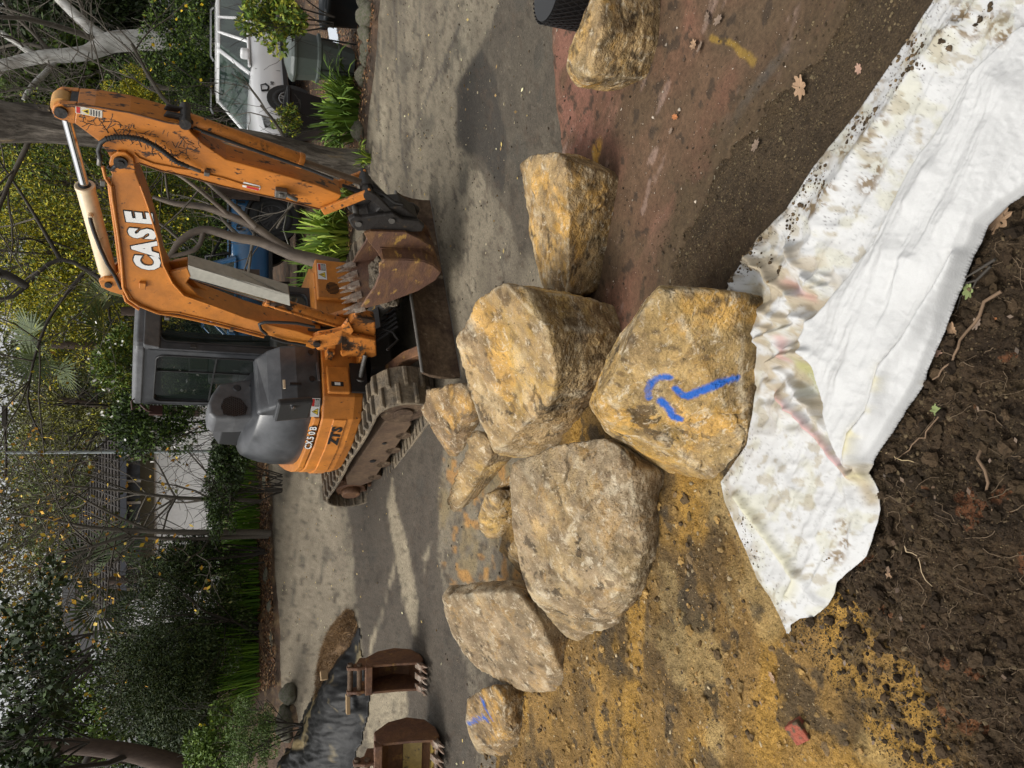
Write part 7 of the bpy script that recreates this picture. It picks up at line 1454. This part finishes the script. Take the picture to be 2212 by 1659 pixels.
x, y = scatter([(1200, 0), (1215, 330), (1300, 680), (1500, 560), (1780, 20)], 1500, rng); sz = .0015 + .007 * rng.power(.3, len(x)) ** 4; pebbles('path_grit', x, y, gz(x, y) + .010, sz, [[.06, .045, .03], [.10, .07, .05], [.45, .38, .3]], 'grit and mud crumbs on the red path', clodm, flat=.5)
x, y = scatter([(1900, 60), (1800, 380), (1660, 520), (1700, 640), (1900, 330), (2200, 0)], 420, rng); k = sdpoly(x, y, FABW) > .01; x, y = x[k], y[k]
fab_ = bpy.data.objects['geotextile_fabric']; fme = fab_.data; ft = BVHTree.FromPolygons([v.co + fab_.location for v in fme.vertices], [tuple(f.vertices) for f in fme.polygons])
def onfab(poly, n, s0, s1, label, name, pal):
    x, y = scatter(poly, n, rng); P3 = []
    cl = fbm(p2(x, y), 9, 3, 333)
    for a, b, c_ in zip(x, y, cl):
        h = ft.ray_cast(Vector((a, b, 1.2)), Vector((0, 0, -1)))
        if h[0] and c_ > .12: P3.append(h[0][:])
    P3 = np.array(P3); sz = s0 + (s1 - s0) * rng.uniform(0, 1, len(P3)) ** 4; pebbles(name, P3[:, 0], P3[:, 1], P3[:, 2] + sz * .3, sz, pal, label, clodm, sub=1, rough=.3)
onfab([(2060, -20), (1850, 255), (1700, 455), (1586, 608), (1620, 760), (1760, 620), (1920, 300), (2212, 60), (2212, -20)], 2600, .0012, .009, 'dirt crumbs scattered on the upper half of the white fabric', 'fabric_dirt', [[.09, .062, .035], [.17, .12, .065], [.06, .042, .025]])
onfab([(1800, 1280), (1850, 1100), (1900, 1060), (1880, 1200), (1700, 1340), (1600, 1120), (1660, 1100)], 500, .001, .005, 'dirt crumbs at the near end of the white fabric', 'fabric_dirt', [[.07, .048, .027], [.16, .11, .06]])
# leaf litter along the beds
def litter(name, polys, n, size, pal, label, zf, aspect=.6):
    V_, F_, C_ = [], [], []; nb = 0
    for poly, m in zip(polys, n):
        x, y = scatter(poly, m, rng); c = np.stack([x, y, zf(x, y) + rng.uniform(.004, .03, len(x))], 1); V, F, C = leaves(c, 2.5, size, aspect, rng, pal, .4); V[:, 2] = np.repeat(c[:, 2], 4) + (V[:, 2] - np.repeat(c[:, 2], 4)) * .45; V_.append(V); F_.append(F + nb); C_.append(C); nb += len(V)
    o = np_mesh(name, np.concatenate(V_), np.concatenate(F_), LEAF, {'Col': np.concatenate(C_)}, smooth=False); tag(o, label, kind='stuff'); return o
BRL = [[.16, .075, .035], [.24, .12, .05], [.10, .05, .028], [.30, .19, .09]]
litter('leaf_litter', [[(822, 0), (805, 200), (785, 400), (765, 540), (700, 640), (690, 300), (720, 0)], [(588, 1000), (600, 1300), (606, 1480), (560, 1500), (552, 1000)], [(650, 280), (620, 0), (720, 0), (720, 300)]], [5200, 4500, 1500], .055, BRL, 'fallen brown leaves on the garden beds', lambda x, y: gz(x, y) + .05)
litter('scattered_leaves', [[(830, 0), (800, 400), (960, 560), (1180, 560), (1190, 0)], [(600, 1000), (615, 1500), (760, 1340), (740, 1000)], [(760, 1000), (800, 1650), (1040, 1650), (950, 1000)]], [110, 190, 60], .035, [[.40, .30, .10], [.25, .16, .06], [.45, .42, .25]], 'small fallen leaves scattered on the driveway', lambda x, y: gz(x, y) + .002)
litter('soil_leaf_scraps', [SO, [(1560, 1010), (1700, 1360), (1900, 1659), (1300, 1659)]], [70, 20], .022, [[.11, .07, .045], [.07, .05, .035], [.17, .12, .085]], 'torn dry leaf scraps in the dark soil', lambda x, y: toph(x, y) - .002)
# rootlets
mb = MB(); random.seed(9)
x, y = offfab(*scatter(SO, 340, rng))
for a, b in zip(x, y):
    l = random.uniform(.02, .10); t = random.uniform(0, 6.28); pts = []; c = Vector((a, b, 0)); 
    for i in range(6): t += random.uniform(-.7, .7); c = c + Vector((math.cos(t), math.sin(t), 0)) * l / 6; pts.append(c.copy())
    hz = toph([p.x for p in pts], [p.y for p in pts]); mb.tube([Vector((p.x, p.y, float(h) + random.uniform(.0, .012))) for p, h in zip(pts, hz)], random.uniform(.0005, .0014), 4, cap=False)
o = mb.build('rootlets', mat('rootlet', (.13, .088, .05), .8, dirt=.3)); tag(o, 'fine pale rootlets poking out of the dark soil', kind='stuff')
ROOT = mat('root_bark', (.15, .095, .055), .85, dirt=.3)
def root_(pts, r, label, m_=ROOT, lift=.012):
    P_ = [G(a, b) for a, b in pts]; h = toph([p.x for p in P_], [p.y for p in P_]); P_ = [Vector((p.x, p.y, float(z) + lift)) for p, z in zip(P_, h)]; mb = MB(); q = []; rs = np.random.RandomState(int(abs(P_[0].x * 999)))
    for i in range(len(P_) - 1): q += [P_[i].lerp(P_[i + 1], t) + Vector(rs.normal(size=3)) * (P_[i + 1] - P_[i]).length * .05 for t in (0, .25, .5, .75)]
    q.append(P_[-1]); mb.tube([p + Vector((0, 0, .004 * math.sin(i * 1.3))) for i, p in enumerate(q)], [r * (1 - .6 * i / len(q)) for i in range(len(q))], 7); c = q[0]
    o = empty('root', c, label, 'root', 'exposed roots in the soil'); mb.build('root_stem', m_, o, world=True)
root_([(2205, 640), (2150, 720), (2120, 780), (2080, 820)], .005, 'thick orange-brown root at the right of the soil')
root_([(1920, 945), (1990, 980), (2030, 995)], .002, 'thin pale stalk lying beside the fabric edge', mat('straw', (.45, .34, .18), .7))
root_([(2100, 890), (2060, 940), (2010, 975), (2000, 990)], .0025, 'forked brown rootlet left of the thick root')
root_([(2010, 1160), (2040, 1200), (2060, 1260)], .0022, 'curling pale rootlet in the middle of the dark soil', mat('straw', (.40, .30, .18), .7))
root_([(2170, 960), (2185, 1060), (2210, 1120)], .005, 'muddy brown root near the lower frame edge')
# dark twig hanging over the fabric edge
P_ = [atz(a, b, .12 - i * .008) for i, (a, b) in enumerate(((2140, 575), (2110, 605), (2085, 612), (2060, 635), (2048, 655), (2036, 690)))]; mb = MB(); mb.tube(P_, [.0035, .0035, .003, .0025, .002, .001], 7); mb.tube([P_[1], atz(2100, 625, .10), atz(2075, 640, .10), atz(2068, 668, .09)], [.0025, .002, .0016, .001], 6); mb.tube([atz(2150, 560, .14), atz(2110, 585, .125), atz(2085, 600, .12)], [.004, .0035, .002], 6); o = empty('dark_twig', P_[0], 'dark forked twig hanging over the edge of the white fabric', 'twig'); mb.build('twig_stem', TWIGD, o, world=True)
# individual oak leaves
def oak(seed):
    rs = np.random.RandomState(seed); pts = []; n = 44
    for i in range(n):
        t = 2 * math.pi * i / n; lob = .62 + .38 * abs(math.cos(t * 3.5 + .2)) ** 1.5 * (1 + rs.uniform(-.2, .2)); pts.append((math.cos(t) * lob, math.sin(t) * lob * .62))
    V = [(0, 0, .0)] + [(a, b, .10 * (a * a) + .22 * abs(b) * (1 if b > 0 else .6) + .03 * rs.normal()) for a, b in pts]; F = [(0, i + 1, (i + 1) % n + 1) for i in range(n)]; return np.array(V), np.array(F)
LM = {k: mat(k, c, .7, dirt=.25, scale=6) for k, c in (('tan_leaf', (.30, .19, .11)), ('orange_leaf', (.40, .15, .05)), ('grey_brown_leaf', (.17, .12, .085)), ('green_leaf', (.20, .24, .09)), ('pink_brown_leaf', (.34, .21, .15)))}
for k, (a, b, s_, rz, mk, lb) in enumerate(((1738, 190, .052, .4, 'tan_leaf', 'curled tan oak leaf where the red path meets the brown soil'), (1642, 315, .034, 2.0, 'grey_brown_leaf', 'grey-brown oak leaf at the lower path edge'), (1466, 254, .022, 1.0, 'orange_leaf', 'small orange oak leaf lying on the red path'),
        (1457, 284, .018, 2.2, 'grey_brown_leaf', 'tiny brown leaf beside the orange one on the path'), (1507, 98, .036, .9, 'tan_leaf', 'tan leaf in the dark clump at the right of the path'), (1520, 104, .030, 2.7, 'grey_brown_leaf', 'dark leaf beside the tan leaf on the path'),
        (1560, 45, .03, 1.8, 'grey_brown_leaf', 'greyish leaf nearest the frame edge on the path'), (1536, 40, .03, .3, 'grey_brown_leaf', 'crumpled brown leaf near the frame edge on the path'), (1870, 152, .020, .1, 'pink_brown_leaf', 'smooth oval leaf on the soil beside the fabric'),
        (1682, 1460, .024, .9, 'tan_leaf', 'star-shaped tan leaf on the ochre clay'), (2148, 632, .026, .3, 'green_leaf', 'green torn leaf at the fabric edge'), (2185, 690, .022, 1.2, 'orange_leaf', 'reddish leaf near the thick root'),
        (2110, 715, .030, .5, 'tan_leaf', 'jagged tan leaf beside the fabric edge on the soil'), (2165, 700, .022, 2.5, 'grey_brown_leaf', 'pale grey-brown leaf right of the jagged tan one'), (2075, 765, .022, 1.9, 'pink_brown_leaf', 'pinkish small leaf close to the fabric'), (1985, 922, .024, 2.6, 'pink_brown_leaf', 'oval pinkish leaf in the dark soil'),
        (2075, 885, .026, 1.1, 'green_leaf', 'mottled green leaf on the dark soil'), (2030, 850, .022, 0.2, 'grey_brown_leaf', 'brown leaf between the fabric and green mottled leaf'), (2192, 480, .045, 2.2, 'tan_leaf', 'large brown dry leaf at the right fabric edge'), (1965, 1240, .018, .6, 'tan_leaf', 'small tan scrap leaf in middle of the soil'),
        (1245, 440 + 250, .02, 1.1, 'grey_brown_leaf', 'small dark leaf between the slab boulder and the tall boulder'))):
    V, F = oak(k); q = G(a, b); zf = max(float(toph([q.x], [q.y])[0]), float(gz(q.x, q.y)) + .014); me_o = np_mesh('fallen_leaf', V * s_, F, LM[mk], smooth=False); me_o.location = (q.x, q.y, zf + .006); me_o.rotation_euler = (R(8 * (k % 3 - 1)), R(10 * ((k + 1) % 3 - 1)), rz); tag(me_o, lb, 'leaf', 'fallen oak leaves')
for nm_ in ('hose_fitting', 'cover_opening', 'frame_hole', 'frame_hole.001'):
    if nm_ in bpy.data.objects: split_obj(bpy.data.objects[nm_])
# brown flakes behind the digger wheels: mud lumps dropped on the driveway
